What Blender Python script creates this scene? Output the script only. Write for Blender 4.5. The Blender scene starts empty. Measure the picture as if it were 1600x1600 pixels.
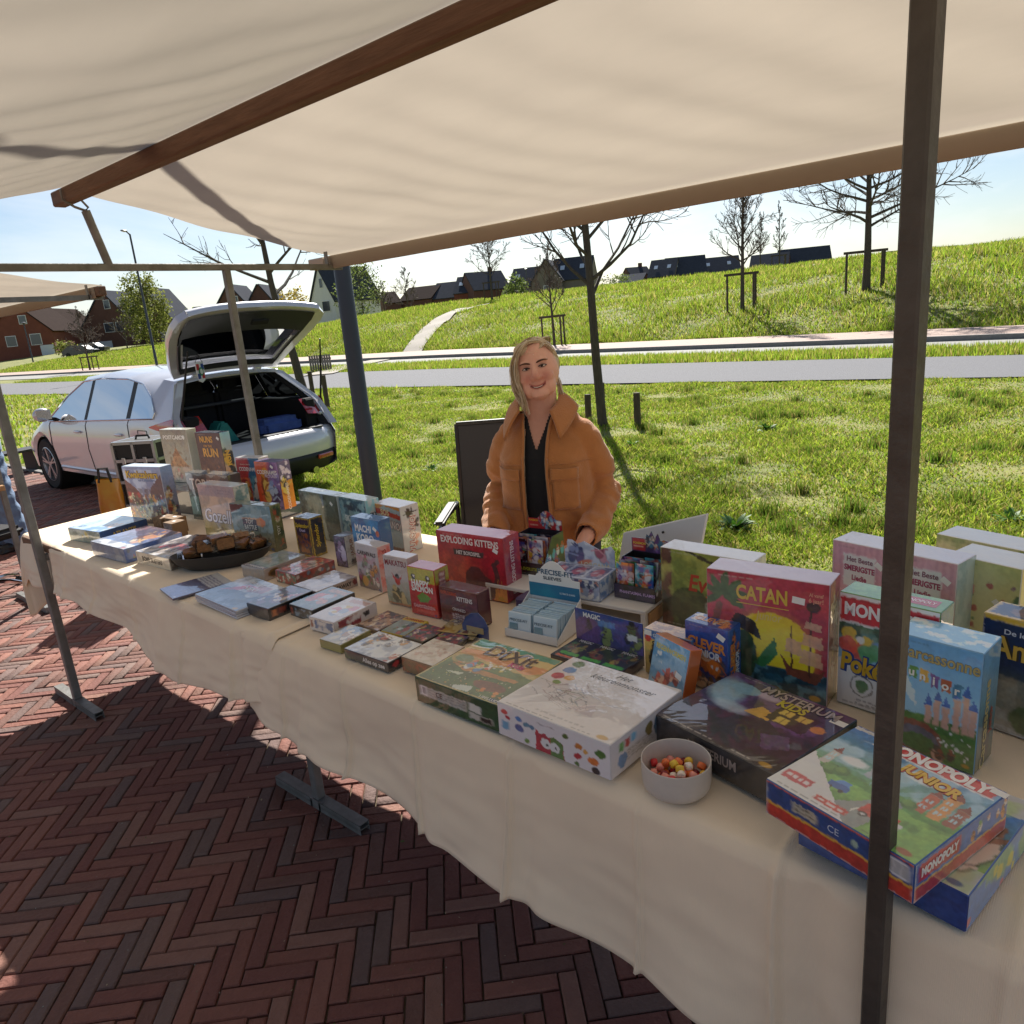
import bpy, bmesh, math, random
import numpy as np
from mathutils import Vector, Matrix, noise as mnoise
from mathutils.bvhtree import BVHTree

R = math.radians
SC = bpy.context.scene
COL = SC.collection
random.seed(7)
RNG = np.random.default_rng(7)

# ------------------------------------------------------------------ camera
cam_d = bpy.data.cameras.new('camera')
cam_d.sensor_fit = 'HORIZONTAL'; cam_d.sensor_width = 36.0
cam_d.lens = 36.0 * 1150.0 / 1600.0
cam_d.clip_start = 0.05; cam_d.clip_end = 2000
cam = bpy.data.objects.new('camera', cam_d); COL.objects.link(cam)
right = Vector((0.639, -0.765, -0.085)).normalized()
fwd = Vector((0.727, 0.636, -0.259)).normalized()
up = right.cross(fwd).normalized(); right = fwd.cross(up).normalized()
cam.matrix_world = Matrix(((right.x, up.x, -fwd.x, 0), (right.y, up.y, -fwd.y, 0), (right.z, up.z, -fwd.z, 1.70), (0, 0, 0, 1)))
SC.camera = cam

# ------------------------------------------------------------------ sky and sun
SUN_AZ, SUN_EL = 51.0, 40.0          # azimuth from +Y towards +X
W = bpy.data.worlds.new('World'); SC.world = W; W.use_nodes = True
nt = W.node_tree; nt.nodes.clear()
wo = nt.nodes.new('ShaderNodeOutputWorld'); bg = nt.nodes.new('ShaderNodeBackground')
sky = nt.nodes.new('ShaderNodeTexSky'); sky.sky_type = 'NISHITA'; sky.sun_disc = False
sky.sun_elevation = R(SUN_EL); sky.sun_rotation = R(SUN_AZ)
sky.altitude = 0; sky.air_density = 1.0; sky.dust_density = 0.65; sky.ozone_density = 3.0
tc = nt.nodes.new('ShaderNodeTexCoord')
# thin high cloud, the same all over the dome
mp = nt.nodes.new('ShaderNodeMapping'); mp.inputs['Scale'].default_value = (1.2, 3.0, 7.0); mp.inputs['Rotation'].default_value = (0, 0, 0.5)
cn = nt.nodes.new('ShaderNodeTexNoise'); cn.inputs['Scale'].default_value = 1.6; cn.inputs['Detail'].default_value = 6; cn.inputs['Roughness'].default_value = 0.6; cn.inputs['Distortion'].default_value = 0.6
cr = nt.nodes.new('ShaderNodeValToRGB'); cr.color_ramp.elements[0].position = 0.40; cr.color_ramp.elements[1].position = 0.78
cr.color_ramp.elements[0].color = (0.05, 0.05, 0.05, 1); cr.color_ramp.elements[1].color = (0.70, 0.70, 0.70, 1)
mx = nt.nodes.new('ShaderNodeMix'); mx.data_type = 'RGBA'; mx.blend_type = 'MIX'
hs = nt.nodes.new('ShaderNodeHueSaturation'); hs.inputs['Saturation'].default_value = 0.12; hs.inputs['Value'].default_value = 1.15
L = nt.links.new
L(tc.outputs['Generated'], mp.inputs['Vector']); L(mp.outputs['Vector'], cn.inputs['Vector']); L(cn.outputs['Fac'], cr.inputs['Fac'])
L(sky.outputs['Color'], hs.inputs['Color']); L(cr.outputs['Color'], mx.inputs['Factor'])
L(sky.outputs['Color'], mx.inputs['A']); L(hs.outputs['Color'], mx.inputs['B'])
L(mx.outputs['Result'], bg.inputs['Color']); bg.inputs['Strength'].default_value = 0.05
L(bg.outputs['Background'], wo.inputs['Surface'])
sun_d = bpy.data.lights.new('sun', 'SUN'); sun_d.energy = 4.4; sun_d.angle = R(0.6); sun_d.color = (1.0, 0.955, 0.88)
sun = bpy.data.objects.new('sun', sun_d); COL.objects.link(sun)
sdir = Vector((math.sin(R(SUN_AZ)) * math.cos(R(SUN_EL)), math.cos(R(SUN_AZ)) * math.cos(R(SUN_EL)), math.sin(R(SUN_EL))))
sun.rotation_euler = (-sdir).to_track_quat('-Z', 'Y').to_euler(); sun.location = sdir * 60
SC.view_settings.view_transform = 'Standard'; SC.view_settings.look = 'None'
SC.view_settings.exposure = 1.15; SC.view_settings.gamma = 1.0; SC.view_settings.use_curve_mapping = False
SC.cycles.max_bounces = 10; SC.cycles.transparent_max_bounces = 12; SC.cycles.caustics_reflective = False; SC.cycles.caustics_refractive = False
SC.cycles.use_denoising = True
SC.cycles.sample_clamp_indirect = 6.0

# ------------------------------------------------------------------ helpers
def lin(c):
    if isinstance(c, str):
        c = c.lstrip('#'); c = tuple(int(c[i:i + 2], 16) / 255 for i in (0, 2, 4))
    return tuple(((v + 0.055) / 1.055) ** 2.4 if v > 0.04045 else v / 12.92 for v in c[:3])
_M = {}
def mat(name, col=(0.5, 0.5, 0.5), rough=0.6, metal=0.0, var=0.0, scale=20.0, bump=0.0, bscale=60.0, coat=0.0, coatr=0.05, spec=0.5,
        trans=0.0, alpha=1.0, sheen=0.0, emis=None, subs=0.0, col2=None, detail=4.0, attr=None, translucent=0.0, coord='Object', stretch=None, contrast=0.5, coatbump=0.0):
    if name in _M: return _M[name]
    m = bpy.data.materials.new(name); m.use_nodes = True; _M[name] = m
    n = m.node_tree.nodes; l = m.node_tree.links.new
    b = n['Principled BSDF']
    def si(k, v):
        if k in b.inputs: b.inputs[k].default_value = v
    c4 = (*col, 1.0)
    si('Base Color', c4); si('Roughness', rough); si('Metallic', metal); si('Coat Weight', coat); si('Coat Roughness', coatr)
    si('Specular IOR Level', spec); si('Coat IOR', 1.75); si('Transmission Weight', trans); si('Alpha', alpha); si('Sheen Weight', sheen); si('Subsurface Weight', subs)
    if subs: b.inputs['Subsurface Radius'].default_value = (0.012, 0.005, 0.003)
    if emis: si('Emission Color', (*emis[:3], 1)); si('Emission Strength', emis[3])
    t = None
    def vec():
        nonlocal t
        if t is None:
            t = n.new('ShaderNodeTexCoord').outputs[coord]
            if stretch:
                q = n.new('ShaderNodeMapping'); q.inputs['Scale'].default_value = stretch; l(t, q.inputs['Vector']); t = q.outputs['Vector']
        return t
    src = None
    if attr:
        a = n.new('ShaderNodeAttribute'); a.attribute_name = attr; src = a.outputs['Color']
    if var > 0 or col2 is not None:
        nz = n.new('ShaderNodeTexNoise'); nz.inputs['Scale'].default_value = scale; nz.inputs['Detail'].default_value = detail; nz.inputs['Roughness'].default_value = 0.6
        l(vec(), nz.inputs['Vector'])
        rp = n.new('ShaderNodeValToRGB'); rp.color_ramp.elements[0].position = 0.5 - contrast / 2; rp.color_ramp.elements[1].position = 0.5 + contrast / 2
        l(nz.outputs['Fac'], rp.inputs['Fac'])
        if src is None:
            if col2 is None:
                rp.color_ramp.elements[0].color = (*[v * (1 - var) for v in col], 1); rp.color_ramp.elements[1].color = (*[min(1, v * (1 + var)) for v in col], 1)
            else:
                rp.color_ramp.elements[0].color = c4; rp.color_ramp.elements[1].color = (*col2, 1)
            src = rp.outputs['Color']
        else:
            rp.color_ramp.elements[0].color = (1 - var,) * 3 + (1,); rp.color_ramp.elements[1].color = (1 + var,) * 3 + (1,)
            mm = n.new('ShaderNodeMix'); mm.data_type = 'RGBA'; mm.blend_type = 'MULTIPLY'; mm.inputs['Factor'].default_value = 1
            l(src, mm.inputs['A']); l(rp.outputs['Color'], mm.inputs['B']); src = mm.outputs['Result']
    if src is not None: l(src, b.inputs['Base Color'])
    if bump > 0:
        nb = n.new('ShaderNodeTexNoise'); nb.inputs['Scale'].default_value = bscale; nb.inputs['Detail'].default_value = 5
        l(vec(), nb.inputs['Vector']); bp = n.new('ShaderNodeBump'); bp.inputs['Strength'].default_value = bump; bp.inputs['Distance'].default_value = 0.02
        l(nb.outputs['Fac'], bp.inputs['Height']); l(bp.outputs['Normal'], b.inputs['Normal'])
    if coatbump > 0:
        nb = n.new('ShaderNodeTexNoise'); nb.inputs['Scale'].default_value = 6.0; nb.inputs['Detail'].default_value = 3; nb.inputs['Distortion'].default_value = 1.5
        l(vec(), nb.inputs['Vector']); bp = n.new('ShaderNodeBump'); bp.inputs['Strength'].default_value = coatbump; bp.inputs['Distance'].default_value = 0.01
        l(nb.outputs['Fac'], bp.inputs['Height']); l(bp.outputs['Normal'], b.inputs['Coat Normal'])
    if translucent > 0:
        o = n['Material Output']; tr = n.new('ShaderNodeBsdfTranslucent'); ms = n.new('ShaderNodeMixShader'); ms.inputs[0].default_value = translucent
        if src is not None: l(src, tr.inputs['Color'])
        else: tr.inputs['Color'].default_value = c4
        l(b.outputs[0], ms.inputs[1]); l(tr.outputs[0], ms.inputs[2]); l(ms.outputs[0], o.inputs['Surface'])
    return m
def S(c): return lin(c)

def tag(o, label=None, cat=None, group=None, kind=None):
    if label: o['label'] = label
    if cat: o['category'] = cat
    if group: o['group'] = group
    if kind: o['kind'] = kind
    return o
def link(name, data, parent=None, m=None):
    o = bpy.data.objects.new(name, data); COL.objects.link(o)
    if parent is not None: o.parent = parent
    if m is not None and data is not None: data.materials.append(m)
    return o
def empty(name, loc=(0, 0, 0), rz=0.0, label=None, cat=None, group=None):
    o = bpy.data.objects.new(name, None); COL.objects.link(o); o.location = loc; o.rotation_euler = (0, 0, rz); o.empty_display_size = 0.1
    return tag(o, label, cat, group)
def smooth(me, ang=40):
    me.polygons.foreach_set('use_smooth', np.ones(len(me.polygons), bool))
    try: me.set_sharp_from_angle(angle=R(ang))
    except Exception: pass
    return me
def mesh_np(name, v, f, sm=False):
    """numpy verts (n,3), faces (m,3|4)"""
    v = np.ascontiguousarray(v, np.float32); f = np.ascontiguousarray(f, np.int32)
    me = bpy.data.meshes.new(name); k = f.shape[1]
    me.vertices.add(len(v)); me.vertices.foreach_set('co', v.ravel())
    me.loops.add(f.size); me.loops.foreach_set('vertex_index', f.ravel())
    me.polygons.add(len(f)); me.polygons.foreach_set('loop_start', np.arange(0, f.size, k, dtype=np.int32))
    if sm: me.polygons.foreach_set('use_smooth', np.ones(len(f), bool))
    me.update(calc_edges=True); me.validate(); return me
def setcol(me, rgb, name='Col'):
    a = me.color_attributes.new(name, 'FLOAT_COLOR', 'POINT')
    d = np.ones((len(me.vertices), 4), np.float32); d[:, :3] = rgb; a.data.foreach_set('color', d.ravel())

class MB:
    """collects simple solids into one mesh"""
    def __init__(s): s.v = []; s.f = []
    def add(s, vs, fs):
        o = len(s.v); s.v += [tuple(p) for p in vs]; s.f += [tuple(i + o for i in f) for f in fs]; return s
    def box(s, c, d, rot=None):
        x, y, z = (k / 2 for k in d)
        P = [Vector((a, b, e)) for a in (-x, x) for b in (-y, y) for e in (-z, z)]
        if rot is not None: P = [rot @ p for p in P]
        return s.add([p + Vector(c) for p in P], [(0, 1, 3, 2), (4, 6, 7, 5), (0, 4, 5, 1), (2, 3, 7, 6), (0, 2, 6, 4), (1, 5, 7, 3)])
    def bar(s, p, q, w, h=None, roll=0.0):
        p, q = Vector(p), Vector(q); d = q - p; h = h or w
        M = d.to_track_quat('X', 'Z').to_matrix() @ Matrix.Rotation(roll, 3, 'X')
        return s.box((p + q) / 2, (d.length, w, h), M)
    def tube(s, pts, rad, n=8, cap=True):
        pts = [Vector(p) for p in pts]; k = len(pts)
        if not hasattr(rad, '__len__'): rad = [rad] * k
        o = len(s.v); ref = Vector((0.13, 0.27, 0.95))
        for i, p in enumerate(pts):
            d = (pts[min(i + 1, k - 1)] - pts[max(i - 1, 0)])
            if d.length < 1e-9: d = Vector((0, 0, 1))
            d.normalize(); a = d.cross(ref)
            if a.length < 1e-3: a = d.cross(Vector((1, 0, 0)))
            a.normalize(); b = d.cross(a)
            for j in range(n):
                t = 2 * math.pi * j / n; s.v.append(tuple(p + (a * math.cos(t) + b * math.sin(t)) * rad[i]))
        for i in range(k - 1):
            for j in range(n):
                j2 = (j + 1) % n; s.f.append((o + i * n + j, o + i * n + j2, o + (i + 1) * n + j2, o + (i + 1) * n + j))
        if cap: s.f.append(tuple(o + j for j in range(n))[::-1]); s.f.append(tuple(o + (k - 1) * n + j for j in range(n)))
        return s
    def lathe(s, prof, n=24, c=(0, 0, 0), M=None):
        o = len(s.v); k = len(prof)
        for r, z in prof:
            for j in range(n):
                t = 2 * math.pi * j / n; p = Vector((r * math.cos(t), r * math.sin(t), z))
                if M is not None: p = M @ p
                s.v.append(tuple(p + Vector(c)))
        for i in range(k - 1):
            for j in range(n):
                j2 = (j + 1) % n; s.f.append((o + i * n + j, o + i * n + j2, o + (i + 1) * n + j2, o + (i + 1) * n + j))
        return s
    def ell(s, c, r, M=None, n=14, m=9):
        prof = [(max(1e-4, math.sin(math.pi * i / m)), -math.cos(math.pi * i / m)) for i in range(m + 1)]
        D = Matrix.Diagonal(Vector(r)); D = D if M is None else M @ D
        return s.lathe(prof, n, c, D)
    def prism(s, pts, z0, z1, M=None, off=(0, 0, 0)):
        """closed 2-D outline extruded in z"""
        k = len(pts); P = [Vector((x, y, z)) for z in (z0, z1) for x, y in pts]
        if M is not None: P = [M @ p for p in P]
        return s.add([p + Vector(off) for p in P], [tuple(range(k))[::-1], tuple(range(k, 2 * k))] + [(i, (i + 1) % k, k + (i + 1) % k, k + i) for i in range(k)])
    def mesh(s, name, sm=False, ang=40, bevel=0.0, seg=1):
        me = bpy.data.meshes.new(name); me.from_pydata(s.v, [], s.f)
        bm = bmesh.new(); bm.from_mesh(me); bmesh.ops.recalc_face_normals(bm, faces=bm.faces)
        if bevel > 0:
            es = [e for e in bm.edges if len(e.link_faces) == 2 and e.calc_face_angle(0) > R(30)]
            bmesh.ops.bevel(bm, geom=es, offset=bevel, segments=seg, affect='EDGES', clamp_overlap=True)
        bm.to_mesh(me); bm.free(); me.update()
        if sm: smooth(me, ang)
        return me
    def obj(s, name, m, parent=None, **k):
        return link(name, s.mesh(name, **k), parent, m)
def grid_faces(nu, nv):
    """vertex index i*nv + j"""
    i, j = np.meshgrid(np.arange(nu - 1), np.arange(nv - 1), indexing='ij'); a = (i * nv + j).ravel()
    return np.stack([a, a + nv, a + nv + 1, a + 1], 1)
def copy_tree(o, parent=None):
    c = o.copy(); COL.objects.link(c)
    if parent is not None: c.parent = parent
    for ch in list(o.children): copy_tree(ch, c)
    return c
def vnoise(h, w, cells, seed, octaves=3):
    """smooth value noise 0..1"""
    rg = np.random.default_rng(seed); out = np.zeros((h, w)); amp = 1.0; tot = 0.0
    for o in range(octaves):
        cy = max(2, int(cells * 2 ** o * (h / max(h, w))) + 2); cx = max(2, int(cells * 2 ** o * (w / max(h, w))) + 2)
        g = rg.random((cy + 1, cx + 1)); y = np.linspace(0, cy - 1e-3, h); x = np.linspace(0, cx - 1e-3, w)
        yi = y.astype(int); xi = x.astype(int); fy = (y - yi); fx = (x - xi); fy = fy * fy * (3 - 2 * fy); fx = fx * fx * (3 - 2 * fx)
        a = g[np.ix_(yi, xi)]; b = g[np.ix_(yi, xi + 1)]; c = g[np.ix_(yi + 1, xi)]; d = g[np.ix_(yi + 1, xi + 1)]
        fx = fx[None, :]; fy = fy[:, None]
        out += amp * ((a * (1 - fx) + b * fx) * (1 - fy) + (c * (1 - fx) + d * fx) * fy); tot += amp; amp *= 0.5
    return out / tot
def n2(x, y, s, seed=0.0):
    return mnoise.noise(Vector((x * s + seed, y * s - seed * 0.7, seed * 1.3)))
# ================================================================== terrain, roads, paving, grass
def sst(a, b, x): t = np.clip((x - a) / (b - a), 0, 1); return t * t * (3 - 2 * t)
def e_rn(Y): return np.interp(Y, [-60, 1.8, 14, 40, 60, 120, 300], [16.0, 14.55, 13.9, 11.8, 11.0, 8.0, 0.0])      # road near edge
def e_rf(Y): return np.interp(Y, [-60, 2, 19, 36, 55, 120, 300], [17.9, 18.4, 19.0, 18.0, 17.4, 15.0, 8.0])        # road far edge
def e_pn(Y): return np.interp(Y, [-60, 2.6, 22, 60, 120, 300], [20.0, 20.8, 22.3, 20.6, 18.5, 12.0])               # cycle path
def e_pf(Y): return np.interp(Y, [-60, 3, 25, 60, 94, 300], [22.0, 22.75, 24.8, 24.6, 23.5, 18.0])
def e_kf(Y): return np.interp(Y, [-60, 3.4, 29, 70, 106, 300], [25.6, 26.2, 28.9, 29.0, 28.0, 22.0])               # far edge of the raised footway
def tz(X, Y):
    X = np.asarray(X, float); Y = np.asarray(Y, float)
    d = np.maximum(X - e_kf(Y) - 0.1, 0); g = 1 - 0.42 * sst(48, 72, Y)
    hill = 3.35 * (1 - np.exp(-d / 11)) * g + 0.10 * np.minimum(d, 1)
    b = (np.sin(X * 1.7 + 1.3 * np.sin(Y * 0.9)) * np.sin(Y * 1.45 + np.sin(X * 0.6)))
    lump = np.where((X > 4.1) & (X < e_rn(Y) - 0.5), 0.030 * b + 0.02, 0) + np.where(d > 0.8, 0.06 * b * np.minimum(d / 6, 1) + 0.12 * np.sin(X * 0.31 + Y * 0.23) * np.minimum(d / 9, 1), 0)
    z = np.where(X < 3.66, -0.11, hill + lump - 0.012)
    z = np.where((X > e_rn(Y) - 0.15) & (X < e_rf(Y) + 0.15), -0.04, z); z = np.where((X > e_pn(Y) - 0.1) & (X < e_kf(Y) + 0.05), -0.04, z)
    return z
gx = np.concatenate([np.arange(-120, 3.6, 8), [3.64, 3.68], np.arange(4, 30, 0.4), np.arange(30, 82, 1.0), np.arange(82, 160, 6), np.arange(170, 900, 60)])
gy = np.concatenate([np.arange(-500, -20, 40), np.arange(-20, 62, 0.8), np.arange(62, 130, 3), np.arange(132, 1000, 60)])
GX, GY = np.meshgrid(gx, gy, indexing='ij')
gv = np.stack([GX, GY, tz(GX, GY)], -1).reshape(-1, 3)
m_ground = mat('ground_turf', S('#5f6a2a'), 0.95, col2=S('#8f8a4e'), scale=1.1, detail=9, bump=0.6, bscale=14, contrast=0.35)
ground = link('ground', mesh_np('ground', gv, grid_faces(len(gx), len(gy)), True), None, m_ground); ground['kind'] = 'structure'

def strip(name, fa, fb, z, m, n=120, y0=-60, y1=260, curb=None):
    Y = np.linspace(y0, y1, n); k = 5
    rows = [np.stack([fa(Y) + (fb(Y) - fa(Y)) * t, Y, np.full(n, z)], -1) for t in np.linspace(0, 1, k)]
    v = np.stack(rows, 1).reshape(-1, 3)
    o = link(name, mesh_np(name, v, grid_faces(n, k)), None, m); o['kind'] = 'structure'; return o
m_asph = mat('asphalt', S('#58585b'), 0.95, col2=S('#7a7a7e'), scale=90, detail=8, bump=0.25, bscale=300, contrast=0.9)
m_path = mat('path_concrete', S('#84837f'), 0.85, col2=S('#98968f'), scale=4, detail=6, bump=0.1, bscale=80)
m_pave = mat('footway_pavers', S('#9b8478'), 0.85, col2=S('#b39c8e'), scale=6, detail=6, bump=0.2, bscale=60)
m_kerb = mat('kerb_concrete', S('#7d7b78'), 0.85, var=0.15, scale=10)
strip('road', e_rn, e_rf, 0.012, m_asph); strip('cycle_path', e_pn, e_pf, 0.010, m_path)
strip('footway', lambda Y: e_pf(Y) + 0.14, e_kf, 0.14, m_pave)
kb = MB(); Yk = np.linspace(-60, 260, 120)
for a, b in zip(Yk[:-1], Yk[1:]):
    p, q = (float(e_pf(a)) + 0.07, a, 0.045), (float(e_pf(b)) + 0.07, b, 0.045); kb.bar(p, q, 0.14, 0.20)
o = kb.obj('kerb', m_kerb); o['kind'] = 'structure'
# footpath climbing the bank
fp = np.array([(17.6, 25.0), (21.0, 27.5), (28.5, 31.5), (33.0, 34.5), (37.5, 37.0), (44.0, 38.5)])
t = np.linspace(0, 1, 60); ts = np.linspace(0, 1, len(fp)); cx, cy = np.interp(t, ts, fp[:, 0]), np.interp(t, ts, fp[:, 1])
dx, dy = np.gradient(cx), np.gradient(cy); ln = np.hypot(dx, dy); nx, ny = -dy / ln, dx / ln
vv = np.stack([np.stack([cx + nx * s, cy + ny * s, tz(cx + nx * s, cy + ny * s) + 0.09], -1) for s in (-0.65, -0.2, 0.2, 0.65)], 1).reshape(-1, 3)
o = link('hill_path', mesh_np('hill_path', vv, grid_faces(60, 4)), None, mat('hill_path_concrete', S('#948c80'), 0.85, var=0.1, scale=3)); o['kind'] = 'structure'
o = MB().box((3.70, 2.0, -0.03), (0.08, 60, 0.10)).obj('edging_kerb', m_kerb); o['kind'] = 'structure'

# ---- herringbone brick paving
BL_, BW_ = 0.200, 0.0508
m_bed = mat('paving_bed', S('#4a3f33'), 0.95, col2=S('#7a6a54'), scale=14, bump=0.3, bscale=120)
bed = link('brick_paving', mesh_np('brick_paving', np.array([[-14, -14, -0.012], [3.66, -14, -0.012], [3.66, 40, -0.012], [-14, 40, -0.012]]), np.array([[0, 1, 2, 3]])), None, m_bed); bed['kind'] = 'structure'
m_farb = mat('far_brick_paving', S('#7a5245'), 0.85, col2=S('#8c6253'), scale=9, detail=8, bump=0.2, bscale=30)
for nm_, q_ in (('paving', [(-14, -14), (-1.66, -14), (-1.66, 40), (-14, 40)]), ('paving', [(-1.66, 17.4), (3.66, 17.4), (3.66, 40), (-1.66, 40)]), ('paving', [(-1.66, -14), (3.66, -14), (3.66, -1.24), (-1.66, -1.24)])):
    o = link(nm_, mesh_np(nm_, np.array([(a, b, -0.004) for a, b in q_]), np.array([[0, 1, 2, 3]])), None, m_farb); o['kind'] = 'structure'
brick_mats = []
for i, (c1, c2) in enumerate([('#74483c', '#875648'), ('#6b4037', '#7d4d42'), ('#7d5648', '#8e6657'), ('#654439', '#775247'), ('#664f47', '#785f55'), ('#7c4e41', '#8d5d4e'), ('#604a44', '#715952')]):
    brick_mats.append(mat('clay_brick_%d' % i, S(c1), 0.82, col2=S(c2), scale=22, detail=7, bump=0.35, bscale=70, contrast=0.7))
def brick_geo(L, Wd, h=0.05, ch=0.004):
    a, b = L / 2, Wd / 2
    return ([(-a, -b, -h), (a, -b, -h), (a, b, -h), (-a, b, -h), (-a, -b, -ch), (a, -b, -ch), (a, b, -ch), (-a, b, -ch), (-a + ch, -b + ch, 0), (a - ch, -b + ch, 0), (a - ch, b - ch, 0), (-a + ch, b - ch, 0)],
            [(0, 1, 5, 4), (1, 2, 6, 5), (2, 3, 7, 6), (3, 0, 4, 7), (4, 5, 9, 8), (5, 6, 10, 9), (6, 7, 11, 10), (7, 4, 8, 11), (8, 9, 10, 11)])
bricks = []
j = BW_ + 0.0
for a in range(-190, 300):
    for b in range(-70, 90):
        # 4:1 herringbone on a unit of one brick width
        for kind in (0, 1):
            if kind == 0: u, v, an = (b * 8 + a + 2.0), (a + 0.5), 0
            else: u, v, an = (b * 8 + a + 4.5), (a - 3.0 + 2.0), 1
            u *= BW_; v *= BW_
            ang = R(-45); X = u * math.cos(ang) - v * math.sin(ang); Y = u * math.sin(ang) + v * math.cos(ang)
            X += 0.3; Y += 2.0
            if -1.6 < X < 3.62 and -1.2 < Y < 17.5: bricks.append((X, Y, ang + an * math.pi / 2))
def in_view(X, Y):
    p = Vector((X, Y, -1.70)); d = p.dot(fwd)
    if d < 0.1: return None
    x, y = p.dot(right) / d, p.dot(up) / d; h = 800 / 1150
    return d if abs(x) < h * 1.02 and abs(y) < h * 1.02 else None
cand = []
for i, (X, Y, an) in enumerate(bricks):
    d = in_view(X, Y)
    if d and X < 1.40: cand.append((d, i))
cand.sort(); single = {i for _, i in cand[:300]}
base_bm = [mat_ for mat_ in brick_mats]; brick_me = []
for mm in brick_mats:
    v, f = brick_geo(BL_ - 0.0042, BW_ - 0.0036); me = bpy.data.meshes.new('brick'); me.from_pydata(v, [], f); me.materials.append(mm); brick_me.append(me)
bv, bf = brick_geo(BL_ - 0.0042, BW_ - 0.0036); bv = np.array(bv); bf = np.array(bf); AV, AF, AM = [], [], []; off = 0
for i, (X, Y, an) in enumerate(bricks):
    mi = random.choices(range(7), (4, 4, 3, 3, 2, 2, 2))[0]; dz = random.uniform(-0.0025, 0.0025); tx, ty = random.uniform(-.012, .012), random.uniform(-.006, .006); an += random.uniform(-.012, .012)
    if i in single:
        o = link('brick', brick_me[mi], bed); o.location = (X, Y, dz); o.rotation_euler = (tx, ty, an)
    else:
        c, s = math.cos(an), math.sin(an); q = bv.copy(); q[:, 2] += q[:, 0] * ty + q[:, 1] * tx + dz
        AV.append(np.stack([q[:, 0] * c - q[:, 1] * s + X, q[:, 0] * s + q[:, 1] * c + Y, q[:, 2]], -1)); AF.append(bf + off); off += len(bv); AM.append(np.full(len(bf), mi))
me = mesh_np('brick_field', np.concatenate(AV), np.concatenate(AF))
for mm in brick_mats: me.materials.append(mm)
me.polygons.foreach_set('material_index', np.concatenate(AM).astype(np.int32))
o = link('brick_field', me, bed); o['kind'] = 'stuff'

# sand, grit and bits of leaf on the paving
N = 2600; fx_, fy_ = RNG.uniform(-0.6, 3.5, N), RNG.uniform(0.6, 9.0, N); fs_ = RNG.uniform(0.0012, 0.0045, N) * (1 + 1.5 * (RNG.random(N) > 0.96)); fa_ = RNG.uniform(0, 6.28, N)
fv = np.stack([np.stack([fx_ + fs_ * np.cos(fa_ + k) * (1.0, 0.5, 1.0, 0.5)[i], fy_ + fs_ * np.sin(fa_ + k) * (1.0, 0.5, 1.0, 0.5)[i], np.full(N, 0.0042) + 0.0006 * i], -1) for i, k in enumerate((0, 1.57, 3.14, 4.71))], 1).reshape(-1, 3)
me = mesh_np('paving_litter', fv, np.arange(N * 4).reshape(-1, 4)); setcol(me, np.repeat(np.array([S('#a89878'), S('#7a6a50'), S('#6a5a3c'), S('#8a8a80'), S('#5c6a34')])[RNG.integers(0, 5, N)], 4, 0))
o = link('paving_litter', me, None, mat('litter', (0.3, 0.25, 0.2), 0.9, attr='Col')); tag(o, 'grit and tiny leaf bits scattered over the brick paving', 'litter', kind='stuff')
# ---- grass
m_grass = mat('grass_blades', (0.1, 0.15, 0.03), 0.55, attr='Col', spec=0.15, translucent=0.5)
def blades(name, X, Y, hh, wd, cols, label, bend=0.5, tris=3, rng=RNG):
    N = len(X); Z = tz(X, Y); a = rng.uniform(0, 2 * np.pi, N); h = hh * rng.uniform(0.55, 1.25, N); w = wd * rng.uniform(0.7, 1.3, N)
    dx, dy = np.cos(a), np.sin(a); la = rng.uniform(0, 2 * np.pi, N); lx, ly = np.cos(la) * bend * h * rng.uniform(0.1, 1, N), np.sin(la) * bend * h * rng.uniform(0.1, 1, N)
    b = np.stack([X, Y, Z - 0.005], -1); side = np.stack([dx * w / 2, dy * w / 2, 0 * w], -1)
    tip = b + np.stack([lx, ly, h], -1); mid = b + np.stack([lx * 0.3, ly * 0.3, h * 0.55], -1)
    c = cols[rng.integers(0, len(cols), N)] * rng.uniform(0.7, 1.3, (N, 1))
    if tris == 3:
        v = np.stack([b - side, b + side, mid + side * 0.8, mid - side * 0.8, tip], 1).reshape(-1, 3)
        i = np.arange(N)[:, None] * 5; f = np.concatenate([i + np.array([[0, 1, 2]]), i + np.array([[0, 2, 3]]), i + np.array([[3, 2, 4]])]); C = np.repeat(c, 5, 0)
    else:
        v = np.stack([b - side, b + side, tip], 1).reshape(-1, 3); f = np.arange(N * 3).reshape(-1, 3); C = np.repeat(c, 3, 0)
    me = mesh_np(name, v, f); setcol(me, C); o = link(name, me, None, m_grass); tag(o, label, 'grass', kind='stuff'); return o
GC = np.array([S('#98ab36'), S('#88a030'), S('#abb846'), S('#728f2a'), S('#b8b062'), S('#94b03a'), S('#668626'), S('#988a56'), S('#848634')])
def npatch(X, Y, s, seed): return np.array([mnoise.noise(Vector((x * s, y * s, seed))) for x, y in zip(X, Y)])
# near meadow, denser towards the camera
N = 420000
X = 3.72 + (RNG.random(N) ** 1.35) * 10.8; Y = (X * 0.02 - 0.6) + RNG.random(N) * (X * 1.45 + 3.6); ok = (X < e_rn(Y) - 0.05)
X, Y = X[ok], Y[ok]; ph = np.sin(X * 2.1 + 2 * np.sin(Y * 1.1)) * np.sin(Y * 1.7 + np.sin(X * 1.3)) + 0.5 * np.sin(X * 5.3 + Y * 3.1) * np.sin(Y * 4.7 - X * 2)
hh = np.clip(0.050 + 0.028 * ph, 0.022, 0.12); keep = RNG.random(len(X)) < np.clip(0.85 + 0.30 * ph, 0.5, 1)
blades('meadow_grass', X[keep], Y[keep], hh[keep], 0.0075 + 0.0006 * X[keep], GC, 'uneven sunlit green meadow grass between the stall and the road', bend=1.3)
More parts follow.
